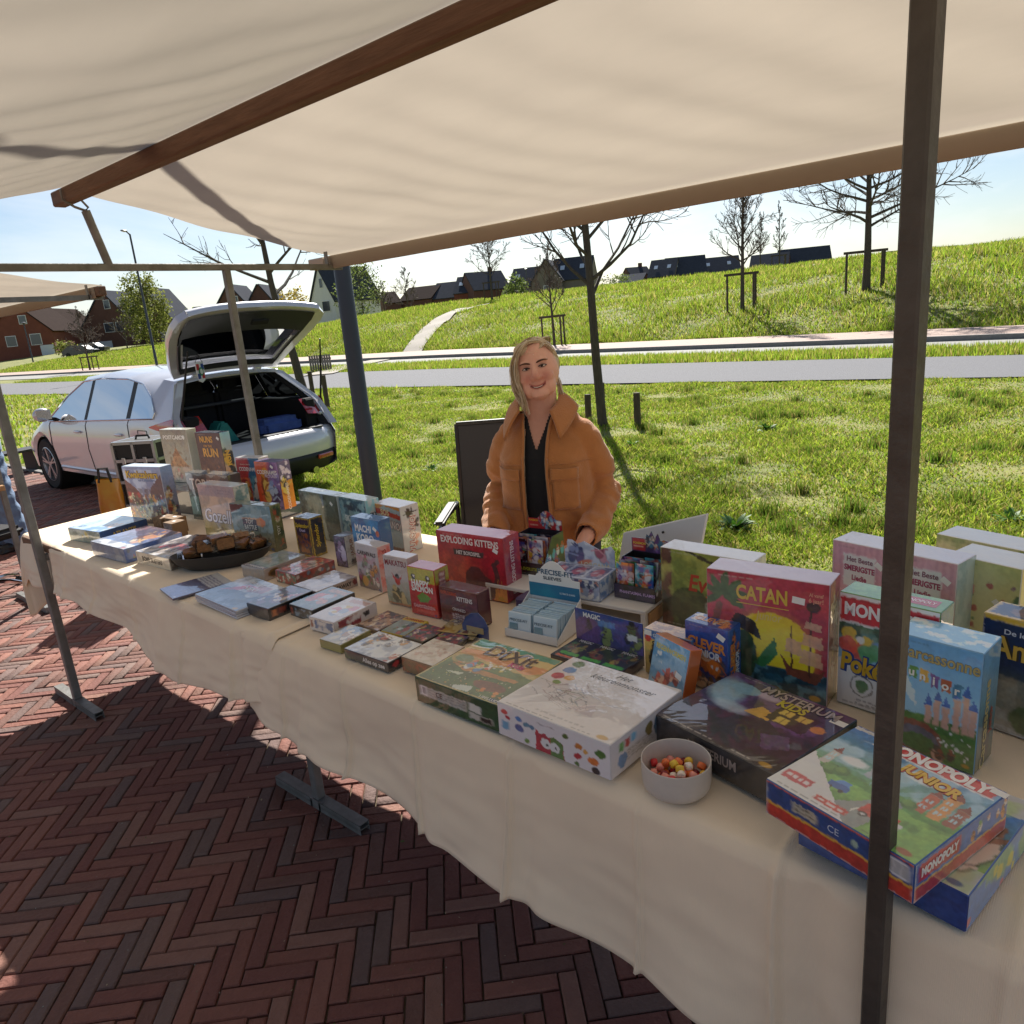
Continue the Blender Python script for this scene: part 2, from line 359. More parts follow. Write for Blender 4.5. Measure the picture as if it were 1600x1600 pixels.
# coarser dark tufts in the meadow
tx, ty = RNG.uniform(4.2, 13.0, 170), RNG.uniform(-1, 15, 170); k = RNG.integers(0, 170, 30000); r = np.abs(RNG.normal(0, 0.11, 30000)); a = RNG.uniform(0, 6.28, 30000)
X, Y = tx[k] + r * np.cos(a), ty[k] + r * np.sin(a); ok = (X < e_rn(Y) - 0.1) & (X > 3.8)
blades('tufted_grass', X[ok], Y[ok], np.full(ok.sum(), 0.10), 0.010, np.array([S('#5f7c28'), S('#527024'), S('#7a8c34'), S('#8a7f48')]), 'taller darker grass tufts dotted over the meadow')
# verge between road and cycle path, and edge by the footway
N = 60000; Y = RNG.uniform(-4, 60, N); X = e_rf(Y) + (e_pn(Y) - e_rf(Y)) * RNG.random(N)
blades('verge_grass', X, Y, np.full(N, 0.16), 0.035, GC, 'strip of green verge grass between the road and the cycle path', tris=1)
# bank
N = 300000; Y = RNG.uniform(-6, 75, N); d = RNG.random(N) ** 1.7 * 52; X = e_kf(Y) + 0.15 + d
dp = np.min(np.hypot(X[:, None] - cx[None, ::3], Y[:, None] - cy[None, ::3]), 1); ok = (dp > 0.8)
X, Y, d = X[ok], Y[ok], d[ok]; ph = np.sin(X * 0.9 + 2 * np.sin(Y * 0.45)) * np.sin(Y * 0.7 + np.sin(X * 0.5))
blades('bank_grass', X, Y, np.clip(0.22 + 0.14 * ph, 0.08, 0.4), 0.04 + 0.0018 * d, GC, 'long green grass covering the bank beyond the road', tris=1, bend=0.9)
N = 60000; Y = RNG.uniform(45, 105, N); X = e_kf(Y) + RNG.random(N) ** 1.3 * 22
blades('far_grass', X, Y, np.full(N, 0.25), 0.10, GC, 'green grass in front of the brick houses', tris=1)
N = 30000; Y = RNG.uniform(14, 70, N); X = 3.8 + RNG.random(N) * (e_rn(Y) - 4.0)
blades('roadside_grass', X, Y, np.full(N, 0.11), 0.05, GC, 'green grass beside the parked car and the road', tris=1)
# broad-leaved weeds
m_weed = mat('weed_leaf', S('#4f7a25'), 0.5, var=0.3, scale=9, translucent=0.35)
def weed(x, y, r, n, label):
    mb = MB()
    for i in range(n):
        a = random.uniform(0, 6.28); l = r * random.uniform(0.6, 1.1); el = random.uniform(0.35, 1.1); w = l * 0.11
        d = Vector((math.cos(a), math.sin(a), 0)); s = Vector((-d.y, d.x, 0)); u_ = Vector((0, 0, 1)); pts = []
        for k in range(5):
            t = k / 4; p = d * (l * t * math.cos(el)) + u_ * (l * (math.sin(el) * t - 0.55 * t * t * math.cos(el))); ww = w * math.sin(math.pi * min(0.97, t * 0.85 + 0.12))
            pts += [p - s * ww, p + s * ww]
        mb.add(pts, [(2 * k, 2 * k + 1, 2 * k + 3, 2 * k + 2) for k in range(4)])
    me = mb.mesh('weed_plant', sm=True); o = link('weed_plant', me, None, m_weed); o.location = (x, y, float(tz(x, y))); tag(o, label, 'plant', 'leafy weeds in the meadow')
for a in ((5.01, 2.2, 0.20, 90, 'dark green leafy weed clump nearest the stall, in the sunlit grass'), (7.65, 4.68, 0.15, 60, 'leafy weed clump right of the staked young tree'), (5.7, 6.16, 0.16, 60, 'leafy weed clump left of the folding chair'),
          (9.14, 3.58, 0.18, 60, 'leafy weed clump far out in the meadow towards the road'), (5.97, 0.6, 0.16, 60, 'leafy weed clump at the right edge of the meadow')): weed(*a)

# ================================================================== market stall
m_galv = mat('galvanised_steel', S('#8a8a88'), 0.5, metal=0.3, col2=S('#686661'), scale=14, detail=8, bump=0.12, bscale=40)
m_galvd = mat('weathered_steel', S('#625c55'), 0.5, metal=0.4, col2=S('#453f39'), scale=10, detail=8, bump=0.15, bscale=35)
m_wood = mat('stall_beam_wood', S('#7f614a'), 0.8, col2=S('#614835'), scale=9, detail=8, bump=0.25, bscale=25, stretch=(6, 0.6, 6))
m_canvas = mat('canopy_canvas', S('#bab0a0'), 0.9, var=0.06, scale=3.0, detail=8, bump=0.10, bscale=5, stretch=(1, 0.35, 1), translucent=0.42, spec=0.1, contrast=0.35)
RX, RZ, BX, BZ = 1.55, 2.44, 3.005, 2.145      # ridge and rear beam
FX = 0.10
def canopy_mesh(y0, y1, seed=0.0, ny=150):
    pr = [(FX - 0.03, BZ - 0.075), (FX - 0.032, BZ - 0.02)]
    pr += [(FX + (RX - FX) * t, BZ + (RZ + 0.012 - BZ) * t) for t in np.linspace(0, 1, 28)]
    pr += [(RX + (BX + 0.03 - RX) * t, RZ + 0.012 + (BZ + 0.004 - RZ - 0.012) * t) for t in np.linspace(0.03, 1, 28)]
    pr += [(BX + 0.036, BZ - 0.03), (BX + 0.034, BZ - 0.074), (BX - 0.022, BZ - 0.079), (BX - 0.030, BZ - 0.074), (BX - 0.032, BZ - 0.004)]
    ys = np.linspace(y0, y1, ny); V = []
    for y in ys:
        for k, (x, z) in enumerate(pr):
            tr = (x - RX) / (BX - RX) if x > RX else (RX - x) / (RX - FX); s_ = max(0.0, 4 * tr * (1 - tr)) if 0 < tr < 1 else 0
            ye = min(1, max(0, (y1 - y) / 0.5))
            dz = -0.045 * s_ * (0.5 + 0.5 * ye) + s_ * (0.005 * math.sin(y * 5.1 + x * 3.0 + seed) + 0.003 * math.sin(y * 11.3 - x * 9 + seed) + 0.012 * n2(x, y, 2.2, seed))
            # pull lines running from the rear beam towards the ridge
            dz += s_ * 0.005 * math.sin((y + x * 0.55) * 19 + 2 * n2(x, y, 1.2, 4.0))
            V.append((x, y - 0.02 * s_ * (1 - ye), z + dz))
    return mesh_np('canopy', np.array(V), grid_faces(ny, len(pr)), True)
stall = empty('market_stall', (1.05, 3.9, 0), 0, 'market stall of grey steel posts with a cream canvas canopy over the game table', 'market stall', 'market stalls')
def st(o):  # world-built part under the stall
    o.parent = stall; o.matrix_parent_inverse = Matrix.Translation((-1.05, -3.9, 0)); return o
st(link('canopy', canopy_mesh(-1.6, 3.98), None, m_canvas))
st(MB().bar((RX, -1.6, RZ - 0.032), (RX, 4.06, RZ - 0.032), 0.058, 0.066).obj('ridge_beam', m_wood, bevel=0.006))
st(MB().bar((BX, -1.6, BZ - 0.037), (BX, 4.14, BZ - 0.037), 0.054, 0.066).obj('rear_beam', mat('canvas_hem', S('#bfae9b'), 0.9, var=0.06, scale=6), bevel=0.005))
st(MB().bar((FX, -1.6, BZ - 0.037), (FX, 4.10, BZ - 0.037), 0.054, 0.066).obj('front_beam', m_wood, bevel=0.005))
def frame(y, gal=m_galv, w=0.032, z=2.085):
    st(MB().bar((0.05, y, z + 0.012), (3.05, y, z - 0.012), 0.030, 0.034).obj('crossbar', gal, bevel=0.003))
    st(MB().tube([(1.655, y, z), (1.60, y, RZ - 0.10)], 0.020, 10).obj('ridge_post', gal, sm=True))
    b = MB()
    for s in (-1, 1): b.tube([(1.60, y, RZ - 0.10), (1.585 + s * 0.030, y, RZ - 0.085), (RX + s * 0.042, y, RZ - 0.055), (RX + s * 0.040, y, RZ - 0.01)], 0.006, 6)
    st(b.obj('beam_hook', gal, sm=True))
    b = MB()
    for x in (2.955, 3.075): b.box((x - 0.012, y, z + 0.035), (0.007, 0.03, 0.085))
    st(b.obj('beam_bracket', gal))
frame(3.90)
frame(0.16)
# posts: far front, far rear, near front (the big one close to the lens), near rear, middle legs
def post(x, y, z1, w, gal, d=None):
    return st(MB().box((x, y, z1 / 2 + 0.02), (w, d or w, z1 - 0.04)).obj('post', gal, bevel=0.003))
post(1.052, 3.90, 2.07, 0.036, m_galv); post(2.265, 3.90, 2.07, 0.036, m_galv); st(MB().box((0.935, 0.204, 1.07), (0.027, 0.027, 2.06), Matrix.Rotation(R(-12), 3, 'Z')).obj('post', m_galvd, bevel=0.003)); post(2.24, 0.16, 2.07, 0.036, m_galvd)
for x, y in ((1.26, 2.17), (1.85, 2.17)): post(x, y, 0.80, 0.034, m_galv)
for x, y in ((1.052, 3.90), (2.265, 3.90), (0.935, 0.204), (2.24, 0.16), (1.26, 2.17), (1.85, 2.17)):
    f = MB()
    for s in (-1, 1): f.box((x, y + s * 0.14, 0.020), (0.042, 0.24, 0.003)).box((x - 0.0195, y + s * 0.14, 0.020), (0.003, 0.24, 0.038)).box((x + 0.0195, y + s * 0.14, 0.020), (0.003, 0.24, 0.038)).box((x, y + s * 0.14, 0.0385), (0.042, 0.24, 0.003))
    f.box((x, y, 0.0385), (0.043, 0.06, 0.004)).box((x - 0.0195, y, 0.02), (0.003, 0.06, 0.038)).box((x + 0.0195, y, 0.02), (0.003, 0.06, 0.038))
    st(f.obj('foot', m_galv))
TZ = 0.842
st(MB().box((1.53, 1.85, 0.815), (0.90, 4.74, 0.04)).obj('tabletop', m_wood, bevel=0.004))
for yy in (3.90, 2.17, 0.16): st(MB().bar((1.06, yy, 0.775), (2.0, yy, 0.775), 0.03).obj('table_bearer', m_galv))

# ---- tablecloths
m_cloth = _c = mat('ribbed_tablecloth', S('#f2dec2'), 0.92, var=0.05, scale=5, detail=6, spec=0.12, sheen=0.15)
n_ = m_cloth.node_tree.nodes; l_ = m_cloth.node_tree.links.new
tcn = n_.new('ShaderNodeTexCoord'); wv = n_.new('ShaderNodeTexWave'); wv.wave_type = 'BANDS'; wv.bands_direction = 'Y'; wv.inputs['Scale'].default_value = 120; wv.inputs['Distortion'].default_value = 0.8; wv.inputs['Detail'].default_value = 2; wv.inputs['Detail Scale'].default_value = 3
bp = n_.new('ShaderNodeBump'); bp.inputs['Strength'].default_value = 0.22; bp.inputs['Distance'].default_value = 0.0015
l_(tcn.outputs['Object'], wv.inputs['Vector']); l_(wv.outputs['Fac'], bp.inputs['Height']); l_(bp.outputs['Normal'], n_['Principled BSDF'].inputs['Normal'])
def xf(y): return 0.985 + 0.030 * (y - 0.24)         # front edge of the table top
XB = 1.985
def cloth(name, y0, y1, ztop, hem, creases, lift=None, ny=620, seed=0.0, end=False):
    rows = [('b', t) for t in np.linspace(1, 0.05, 6)] + [('t', t) for t in np.linspace(0, 1, 46)] + [('r', t) for t in (0.25, 0.5, 0.75)] + [('f', t) for t in np.linspace(0, 1, 36)]
    V = []
    for y in np.linspace(y0, y1, ny):
        x0 = xf(y) - 0.012; L = hem(y); r = 0.018
        cr = sum(h * math.exp(-((y - c) / w) ** 2) for c, w, h in creases)
        li = lift(y) if lift else 0.0
        for k, t in rows:
            if k == 'b':
                p = (XB + 0.010 + 0.010 * math.sin(y * 9) * t, y, ztop - r - 0.17 * t)
            elif k == 't':
                x = XB - (XB - x0 - r) * t; w = 0.0012 * n2(x, y, 7, seed) + 0.0016 * n2(x, y, 2.5, seed + 3)
                fr = max(0, (t - 0.55) / 0.45); dip = -0.006 * fr * fr * (0.5 + 0.5 * math.sin(y * 6.2 + seed)) 
                p = (x, y, ztop + w + dip + cr * 0.35 * fr + li * (0.35 + 0.65 * fr))
            elif k == 'r':
                a = t * math.pi / 2; p = (x0 + r - r * math.sin(a), y, ztop - r + r * math.cos(a) - 0.004 + cr * 0.3 + li * (1 - t * 0.3))
            else:
                fold = 0.040 * n2(y, t * 0.35, 2.6, seed + 9) + 0.012 * math.sin(y * 13 + 3 * n2(y, t, 1.5, 2) + seed) + 0.006 * n2(y, t, 9, seed)
                out = 0.006 + 0.035 * t + fold * (t ** 0.7) + cr * 1.6 * (0.5 + 0.5 * t) + li * 0.8
                pr_ = math.exp(-((y - 3.9) / 0.07) ** 2); out = out * (1 - pr_) + 0.003 * pr_
                p = (x0 - out + 0.006 * pr_, y + 0.015 * math.sin(y * 7 + t * 2) * t, ztop - r - 0.005 - (L - 0.02) * t)
            V.append(p)
    V = np.array(V); nr = len(rows); F = grid_faces(ny, nr)
    if end:                                     # flap over the far end of the table
        E = []; ne = 26
        for i in range(nr):
            bx, by, bz = V[(ny - 1) * nr + i]; top = V[(ny - 1) * nr + i, 2]
            fr = 1 - min(1, max(0, (bx - xf(y1)) / 0.16)); Ld = (0.30 + 0.12 * fr) * min(1.0, max(0.0, (top - 0.42) / 0.4))
            for q in range(1, ne):
                t = q / (ne - 1); out = 0.035 * math.sin(min(1, t * 3) * math.pi / 2) + 0.03 * t * n2(bx * 6, t, 1.2, 3) + 0.02 * t * fr * math.sin(t * 5)
                E.append((bx - 0.02 * t * fr, by + out, top - Ld * t))
        base = len(V); V = np.concatenate([V, np.array(E)]); fs = []
        for i in range(nr - 1):
            for q in range(ne - 1):
                A = (ny - 1) * nr + i if q == 0 else base + i * (ne - 1) + q - 1; B = (ny - 1) * nr + i + 1 if q == 0 else base + (i + 1) * (ne - 1) + q - 1
                fs.append((A, base + i * (ne - 1) + q, base + (i + 1) * (ne - 1) + q, B))
        F = np.concatenate([F, np.array(fs)])
    me = mesh_np(name, V, F, True); o = link(name, me, None, m_cloth)
    md = o.modifiers.new('thick', 'SOLIDIFY'); md.thickness = 0.0016; md.offset = 0.0
    return o
hemR = lambda y: np.interp(y, [-0.7, 0.9, 1.15, 1.4, 1.7, 2.1], [0.40, 0.355, 0.345, 0.30, 0.278, 0.25])
hemL = lambda y: np.interp(y, [1.86, 1.95, 2.15, 2.5, 2.75, 3.0, 3.5, 4.3], [0.21, 0.205, 0.245, 0.285, 0.27, 0.21, 0.20, 0.24])
o = cloth('tablecloth', -0.62, 2.05, TZ - 0.004, hemR, [(1.80, .006, .009), (1.70, .02, .008), (1.52, .005, .011), (1.24, .005, .011), (1.20, .03, .008), (0.93, .006, .013), (0.88, .03, -.008), (0.62, .005, .009), (0.36, .008, .016), (0.30, .03, -.010), (0.05, .01, .01)], seed=1.0)
tag(o, 'beige ribbed tablecloth hanging over the near half of the game table', 'tablecloth', 'tablecloths')
def liftL(y): return 0.012 * math.exp(-((y - 1.885) / 0.022) ** 2) + 0.003 * math.exp(-((y - 1.97) / 0.05) ** 2)
o = cloth('tablecloth', 1.86, 4.26, TZ - 0.001, hemL, [(2.10, .008, .012), (2.05, .03, -.01), (2.45, .005, .008), (2.62, .03, .008), (2.9, .01, .006), (3.3, .006, .008), (3.62, .015, .008), (3.8, .03, .012)], lift=liftL, seed=5.0, end=True)
tag(o, 'beige ribbed tablecloth over the far half, its corner gathered beside the end post', 'tablecloth', 'tablecloths')

# ---- neighbouring stall at the left edge
nb = empty('market_stall', (1.47, 5.85, 0), 0, 'neighbouring market stall with a cream canopy, cut off by the left edge', 'market stall', 'market stalls')
def sn(o): o.parent = nb; o.matrix_parent_inverse = Matrix.Translation((-1.47, -5.85, 0)); return o
dX, dY = 2.35 - BX, 5.85 + 1.55
c = link('canopy', canopy_mesh(-1.60, 2.2, 3.3, 90), None, m_canvas); c.location = (dX, dY, 0.0); sn(c)
sn(MB().bar((2.35, 5.74, BZ - 0.037), (2.35, 9.5, BZ - 0.037), 0.056, 0.066).obj('rear_beam', m_wood, bevel=0.005))
sn(MB().bar((RX + dX, 5.74, RZ - 0.032), (RX + dX, 9.5, RZ - 0.032), 0.056, 0.066).obj('ridge_beam', m_wood, bevel=0.005))
sn(MB().bar((-0.6, 5.88, 2.10), (2.40, 5.88, 2.072), 0.030, 0.034).obj('crossbar', m_galv))
b = MB()
for x in (2.30, 2.40): b.box((x, 5.88, 2.11), (0.008, 0.03, 0.10))
sn(b.obj('beam_bracket', m_galv))
sn(MB().box((1.47, 5.88, 1.04), (0.034, 0.034, 2.06)).obj('post', m_galv, bevel=0.003)); sn(MB().box((0.35, 5.88, 1.04), (0.034, 0.034, 2.06)).obj('post', m_galv, bevel=0.003))
sn(MB().box((1.47, 5.86, 0.020), (0.042, 0.60, 0.040)).obj('foot', m_galv, bevel=0.003)); sn(MB().box((0.35, 5.86, 0.020), (0.042, 0.60, 0.040)).obj('foot', m_galv, bevel=0.003))
sn(MB().box((0.96, 7.6, 0.86), (1.02, 3.6, 0.035)).obj('tabletop', mat('plywood', S('#b58a5c'), 0.7, var=0.15, scale=6, stretch=(8, 1, 1)), bevel=0.003))
# ================================================================== lamp posts, trees, houses
fh = Vector((fwd.x, fwd.y, 0)).normalized(); rh = Vector((fh.y, -fh.x, 0))
def far(a, d):
    """ground position in the direction a (tangent, image right positive) at depth d"""
    p = fwd * d + right * (a * d); return Vector((p.x, p.y))
def fx(px, d): return far((px - 800) / 1150.0 - 0.0, d) + Vector((up.x, up.y)) * (d * 0.28)
m_pole = mat('dark_grey_pole', S('#3f4246'), 0.45, metal=0.1, var=0.08, scale=6)
m_lampglass = mat('lamp_glass', S('#c9ccd0'), 0.2)
def lamp_post(x, y, h, r0, r1, label, z=0.0, head=True):
    e = empty('street_lamp', (x, y, z), 0, label, 'street lamp', 'street lamps')
    MB().tube([(0, 0, 0), (0, 0, 1.0), (0, 0, 1.01), (0, 0, h)], [r0, r0, r0 * 0.93, r1], 20).obj('pole', m_pole, e, sm=True)
    if head:
        MB().tube([(0, 0, h - 0.02), (-0.25, -0.2, h + 0.10)], [r1, r1 * 0.7], 10).obj('arm', m_pole, e, sm=True)
        hd = MB().ell((-0.5, -0.4, h + 0.14), (0.34, 0.15, 0.06), Matrix.Rotation(math.atan2(0.4, 0.5), 3, 'Z')).obj('lamp_head', m_pole, e, sm=True)
        MB().ell((-0.5, -0.4, h + 0.105), (0.26, 0.11, 0.04), Matrix.Rotation(math.atan2(0.4, 0.5), 3, 'Z')).obj('lamp_glass', m_lampglass, hd, sm=True)
    else:
        MB().lathe([(r1, h - 0.05), (r1 * 1.3, h), (0.26, h + 0.10), (0.28, h + 0.13), (0.05, h + 0.22), (0.001, h + 0.225)], 16).obj('lamp_head', m_pole, e, sm=True)
    return e
lamp_post(3.88, 4.96, 5.2, 0.074, 0.060, 'dark grey lamp post rising behind the rear corner of the stall')
p = fx(226, 47); lamp_post(p.x, p.y, 8.2, 0.085, 0.055, 'slim distant lamp post seen above the roof of the car', z=0.3)
p = fx(826, 110); lamp_post(p.x, p.y, 6.6, 0.09, 0.07, 'short street lamp with disc head before the far houses', z=1.2, head=False)
p = fx(30, 85); lamp_post(p.x, p.y, 4.4, 0.08, 0.06, 'small lamp post in front of the leftmost brick house', z=1.0, head=False)

m_bark = mat('bark', S('#5c5248'), 0.9, col2=S('#403932'), scale=18, bump=0.6, bscale=30, stretch=(3, 3, 0.6))
m_twig = mat('twigs', S('#5a4f45'), 0.9, var=0.2, scale=3)
m_stake = mat('tree_stake_wood', S('#5f5346'), 0.9, col2=S('#40372e'), scale=8, bump=0.4, bscale=20, stretch=(3, 3, 0.5))
def bare_tree(pos, H, r0, first, spread, nb, seed, label, lean=(0, 0), up_a=0.7, sub=7, tw=5, wig=0.03, drop=0.0, tmin=0.006, group='bare young trees'):
    rg = random.Random(seed); e = empty('bare_tree', pos, 0, label, 'tree', group)
    T, C = MB(), MB(); n = 14
    lead = []
    for i in range(n + 1):
        t = i / n; lead.append(Vector((lean[0] * t + H * wig * n2(t * 3, seed, 1, seed) * t, lean[1] * t + H * wig * n2(t * 3 + 9, seed, 1, seed + 4) * t, H * t)))
    T.tube([Vector((0, 0, -0.2))] + lead[0:], [r0 * 1.35] + [r0 * 1.15 if i == 0 else r0 * (1 - 0.93 * (i / n)) + 0.006 for i in range(n + 1)], 9)
    def at(z):
        t = min(0.999, z / H) * n; i = int(t); return lead[i].lerp(lead[i + 1], t - i)
    def branch(p, d, L, r, lvl, MBt):
        k = 5 if lvl < 2 else 3; pts = [p]; q = p.copy(); dd = d.copy()
        for i in range(k):
            dd = (dd + Vector((rg.gauss(0, .13), rg.gauss(0, .13), rg.gauss(0.05, .10) + up_a * 0.10 - drop * (i / k)))).normalized(); q = q + dd * (L / k); pts.append(q)
        MBt.tube(pts, [max(tmin * 0.6, r * (1 - 0.85 * i / k)) for i in range(k + 1)], 6 if lvl == 0 else (4 if lvl == 1 else 3), cap=False)
        if lvl >= 2: return
        m = sub if lvl == 0 else tw
        for j in range(m):
            t = rg.uniform(0.22, 0.98) * k; i = min(k - 1, int(t)); pp = pts[i].lerp(pts[i + 1], t - i); ax = (pts[i + 1] - pts[i]).normalized()
            sd = ax.orthogonal().normalized(); sd.rotate(Matrix.Rotation(rg.uniform(0, 6.28), 3, ax)); nd = (ax * 0.75 + sd * rg.uniform(0.5, 0.95)).normalized()
            branch(pp, nd, L * rg.uniform(0.28, 0.5) * (1.15 - 0.5 * t / k), max(tmin, r * 0.42), lvl + 1, C)
    for i in range(nb):
        t = (i + rg.random()) / nb; z = first + (H * 0.97 - first) * t; a = i * 2.4 + rg.uniform(-.5, .5); L = spread * (1 - 0.78 * t ** 1.2) * rg.uniform(0.65, 1.15)
        el = up_a * rg.uniform(0.6, 1.25) + 0.35 * t; d = Vector((math.cos(a) * math.cos(el), math.sin(a) * math.cos(el), math.sin(el)))
        branch(at(z), d, L, max(0.008, r0 * 0.42 * (1 - 0.75 * t)), 0, T)
    T.obj('trunk', m_bark, e, sm=True); C.obj('crown', m_twig, e)
    return e
def stakes(pos, h, gap, label, rail=True, n=3, rot=0.3):
    e = empty('tree_stake_frame', pos, rot, label, 'tree stakes', 'wooden tree stakes')
    P = [(-gap / 2, 0.12), (gap / 2, 0.12), (gap * 0.32, -0.25)][:n]
    for x, y in P: MB().tube([(x, y, -0.3), (x, y, h)], 0.045, 8).obj('stake', m_stake, e, sm=True)
    if rail: MB().bar((-gap / 2 - 0.12, 0.12, h - 0.04), (gap / 2 + 0.12, 0.12, h - 0.02), 0.07, 0.10).obj('rail', m_stake, e)
    return e
def gz(x, y): return float(tz(x, y))
# centre tree by the meadow with its two short stakes
bare_tree((8.9, 5.9, 0), 7.2, 0.064, 1.75, 2.2, 36, 11, 'bare young tree in the meadow right behind the seller, beside short stakes', lean=(-0.25, 0.12), up_a=0.62, sub=10, tw=7, tmin=0.006)
for (x, y, h, r_, lb) in ((9.35, 6.45, 0.42, 0.05, 'short weathered stake left of the meadow tree'), (8.95, 5.35, 0.5, 0.048, 'short weathered stake right of the meadow tree'), (9.15, 6.05, 0.62, 0.04, 'taller stake close against the meadow tree trunk')):
    o = MB().tube([(0, 0, -0.2), (0, 0, h * 0.5), (0.005, 0, h)], [r_, r_, r_ * 0.96], 10).obj('wooden_stake', m_stake, None, sm=True); o.location = (x, y, 0); tag(o, lb, 'stake', 'short stakes in the meadow')
# behind the car
bare_tree((11.7, 17.3, 0), 7.0, 0.12, 2.4, 3.0, 13, 23, 'bare tree with curving limbs behind the open tailgate', lean=(-0.55, 0.9), up_a=0.45, sub=7, tw=5, wig=0.09, tmin=0.01)
for (x, y, h, lb) in ((11.0, 15.9, 0.75, 'weathered stake just right of the open tailgate'), (9.95, 13.9, 0.75, 'weathered stake in the grass between tailgate and lamp post')):
    o = MB().tube([(0, 0, -0.2), (0, 0, h)], 0.055, 10).obj('wooden_stake', m_stake, None, sm=True); o.location = (x, y, 0); tag(o, lb, 'stake', 'short stakes in the meadow')
# bank trees
def bt(px, d, H, r0, first, spread, nb, seed, lab, stk=True, lab2=None, sh=1.5, gap=1.3, **k):
    p = fx(px, d); z = gz(p.x, p.y); bare_tree((p.x, p.y, z), H, r0, first, spread, nb, seed, lab, **k)
    if stk: stakes((p.x, p.y, z), sh, gap, lab2, rot=math.atan2(rh.y, rh.x))
bt(862, 33.5, 4.6, 0.065, 1.6, 1.5, 22, 31, 'small bare tree in a stake frame at the foot of the bank, behind the seller', lab2='stake frame around the small bare tree behind the seller', tmin=0.012, up_a=0.75, sub=8, tw=6, gap=1.0)
bt(1160, 31.0, 6.7, 0.085, 1.7, 1.7, 40, 37, 'slender bare tree on the bank, second from the right, in a stake frame', lab2='stake frame around the slender bare tree on the bank', tmin=0.012, up_a=0.8, sub=8, tw=6, gap=1.2)
bt(1352, 29.5, 8.6, 0.15, 2.3, 4.0, 42, 41, 'largest bare tree on the bank with wide spreading limbs, beside the near post', lab2='stake frame around the largest bare tree on the bank', tmin=0.011, up_a=0.28, sub=11, tw=7, gap=1.5)
bt(770, 64, 6.2, 0.10, 1.9, 2.6, 24, 43, 'bare tree on top of the bank before the middle row of houses', lab2='stake frame round the tree before the middle row of houses', tmin=0.02, up_a=0.6, sub=8, tw=6)
bt(1217, 70, 6.3, 0.08, 1.5, 1.3, 22, 47, 'thin bare tree near the crest of the bank, before the far right houses', lab2='stake frame near the crest of the bank', tmin=0.02, up_a=0.85)
bt(118, 62, 5.0, 0.09, 1.4, 2.6, 20, 53, 'bare tree in a stake frame before the dark brick houses at left', lab2='stake frame on the grass before the brick houses at left', tmin=0.02, up_a=0.5, sh=1.3, gap=1.4)
bt(185, 90, 5.4, 0.08, 0.8, 2.5, 18, 59, 'reddish bare shrub tree before the gabled brick house', False, tmin=0.028, up_a=0.6)
bt(1188, 66, 5.0, 0.06, 1.2, 1.2, 16, 61, 'faint bare sapling left of the thin tree near the crest', False, tmin=0.02, up_a=0.8)
bt(600, 100, 5.4, 0.08, 1.5, 2.0, 16, 63, 'small bare tree left of the middle row of houses', False, tmin=0.03)
bt(637, 105, 7.4, 0.09, 1.5, 2.8, 18, 67, 'bare tree rising over the low dark roofs in the middle', False, tmin=0.03)
# trees already in leaf
def leafy(pos, H, rx, rz, n, cols, label, seed, leaf=0.22, trunk=0.10, droop=0.3):
    rg = np.random.default_rng(seed); e = empty('leafy_tree', pos, 0, label, 'tree', 'trees coming into leaf')
    mb = MB().tube([(0, 0, -0.2), (0.05, 0, H * 0.4), (0, 0.05, H * 0.9)], [trunk, trunk * 0.7, 0.02], 7); rr = random.Random(seed)
    for i in range(16):
        a = rr.uniform(0, 6.28); z = H * rr.uniform(0.2, 0.8); mb.tube([(0, 0, z), (math.cos(a) * rx * .5, math.sin(a) * rx * .5, z + rz * .22), (math.cos(a) * rx * .9, math.sin(a) * rx * .9, z + rz * .3)], [trunk * .4, trunk * .25, 0.015], 4, cap=False)
    mb.obj('trunk', m_bark, e, sm=True)
    # leaf clumps hung about many centres
    cc = rg.normal(0, 1, (60, 3)); cc /= np.linalg.norm(cc, axis=1)[:, None]; cc *= rg.uniform(0.25, 1.0, (60, 1)) ** 0.6
    k = rg.integers(0, 60, n); q = cc[k] + rg.normal(0, 0.13, (n, 3)); P = q * np.array([rx, rx, rz]) + np.array([0, 0, H - rz])
    P = P[P[:, 2] > 0.2]; n = len(P); A = rg.normal(0, 1, (n, 3)); A /= np.linalg.norm(A, axis=1)[:, None]; B = np.cross(A, rg.normal(0, 1, (n, 3))); B /= np.linalg.norm(B, axis=1)[:, None]
    s = leaf * rg.uniform(0.5, 1.2, (n, 1)); v = np.stack([P - A * s * .5, P + B * s * .28, P + A * s * .5, P - B * s * .28], 1).reshape(-1, 3)
    me = mesh_np('crown', v, np.arange(n * 4).reshape(-1, 4)); c = np.array(cols)[rg.integers(0, len(cols), n)] * rg.uniform(0.7, 1.25, (n, 1)); setcol(me, np.repeat(c, 4, 0)); link('crown', me, e, m_grass)
def lt(px, d, H, rx, rz, n, cols, lab, seed, zb=None, **k):
    p = fx(px, d); leafy((p.x, p.y, gz(p.x, p.y) if zb is None else zb), H, rx, rz, n, cols, lab, seed, **k)
YG = [S('#7f8540'), S('#8b8f4c'), S('#666f33')]; GG = [S('#6f7d45'), S('#7d8a55'), S('#596634')]
lt(226, 100, 9.3, 3.3, 4.6, 5200, YG, 'yellow green willow tree growing before the gabled brick houses', 3, leaf=0.42)
lt(566, 105, 9.4, 3.3, 4.6, 1900, GG, 'loose pale green tree just right of the lamp post', 4, leaf=0.4)
lt(292, 120, 5.0, 2.6, 2.2, 900, GG, 'pale green young tree left of the open tailgate', 5, leaf=0.4)
lt(452, 95, 5.2, 3.2, 2.4, 1400, [S('#a58f3a'), S('#93843a')], 'yellow flowering bush behind the open tailgate', 6, leaf=0.4)
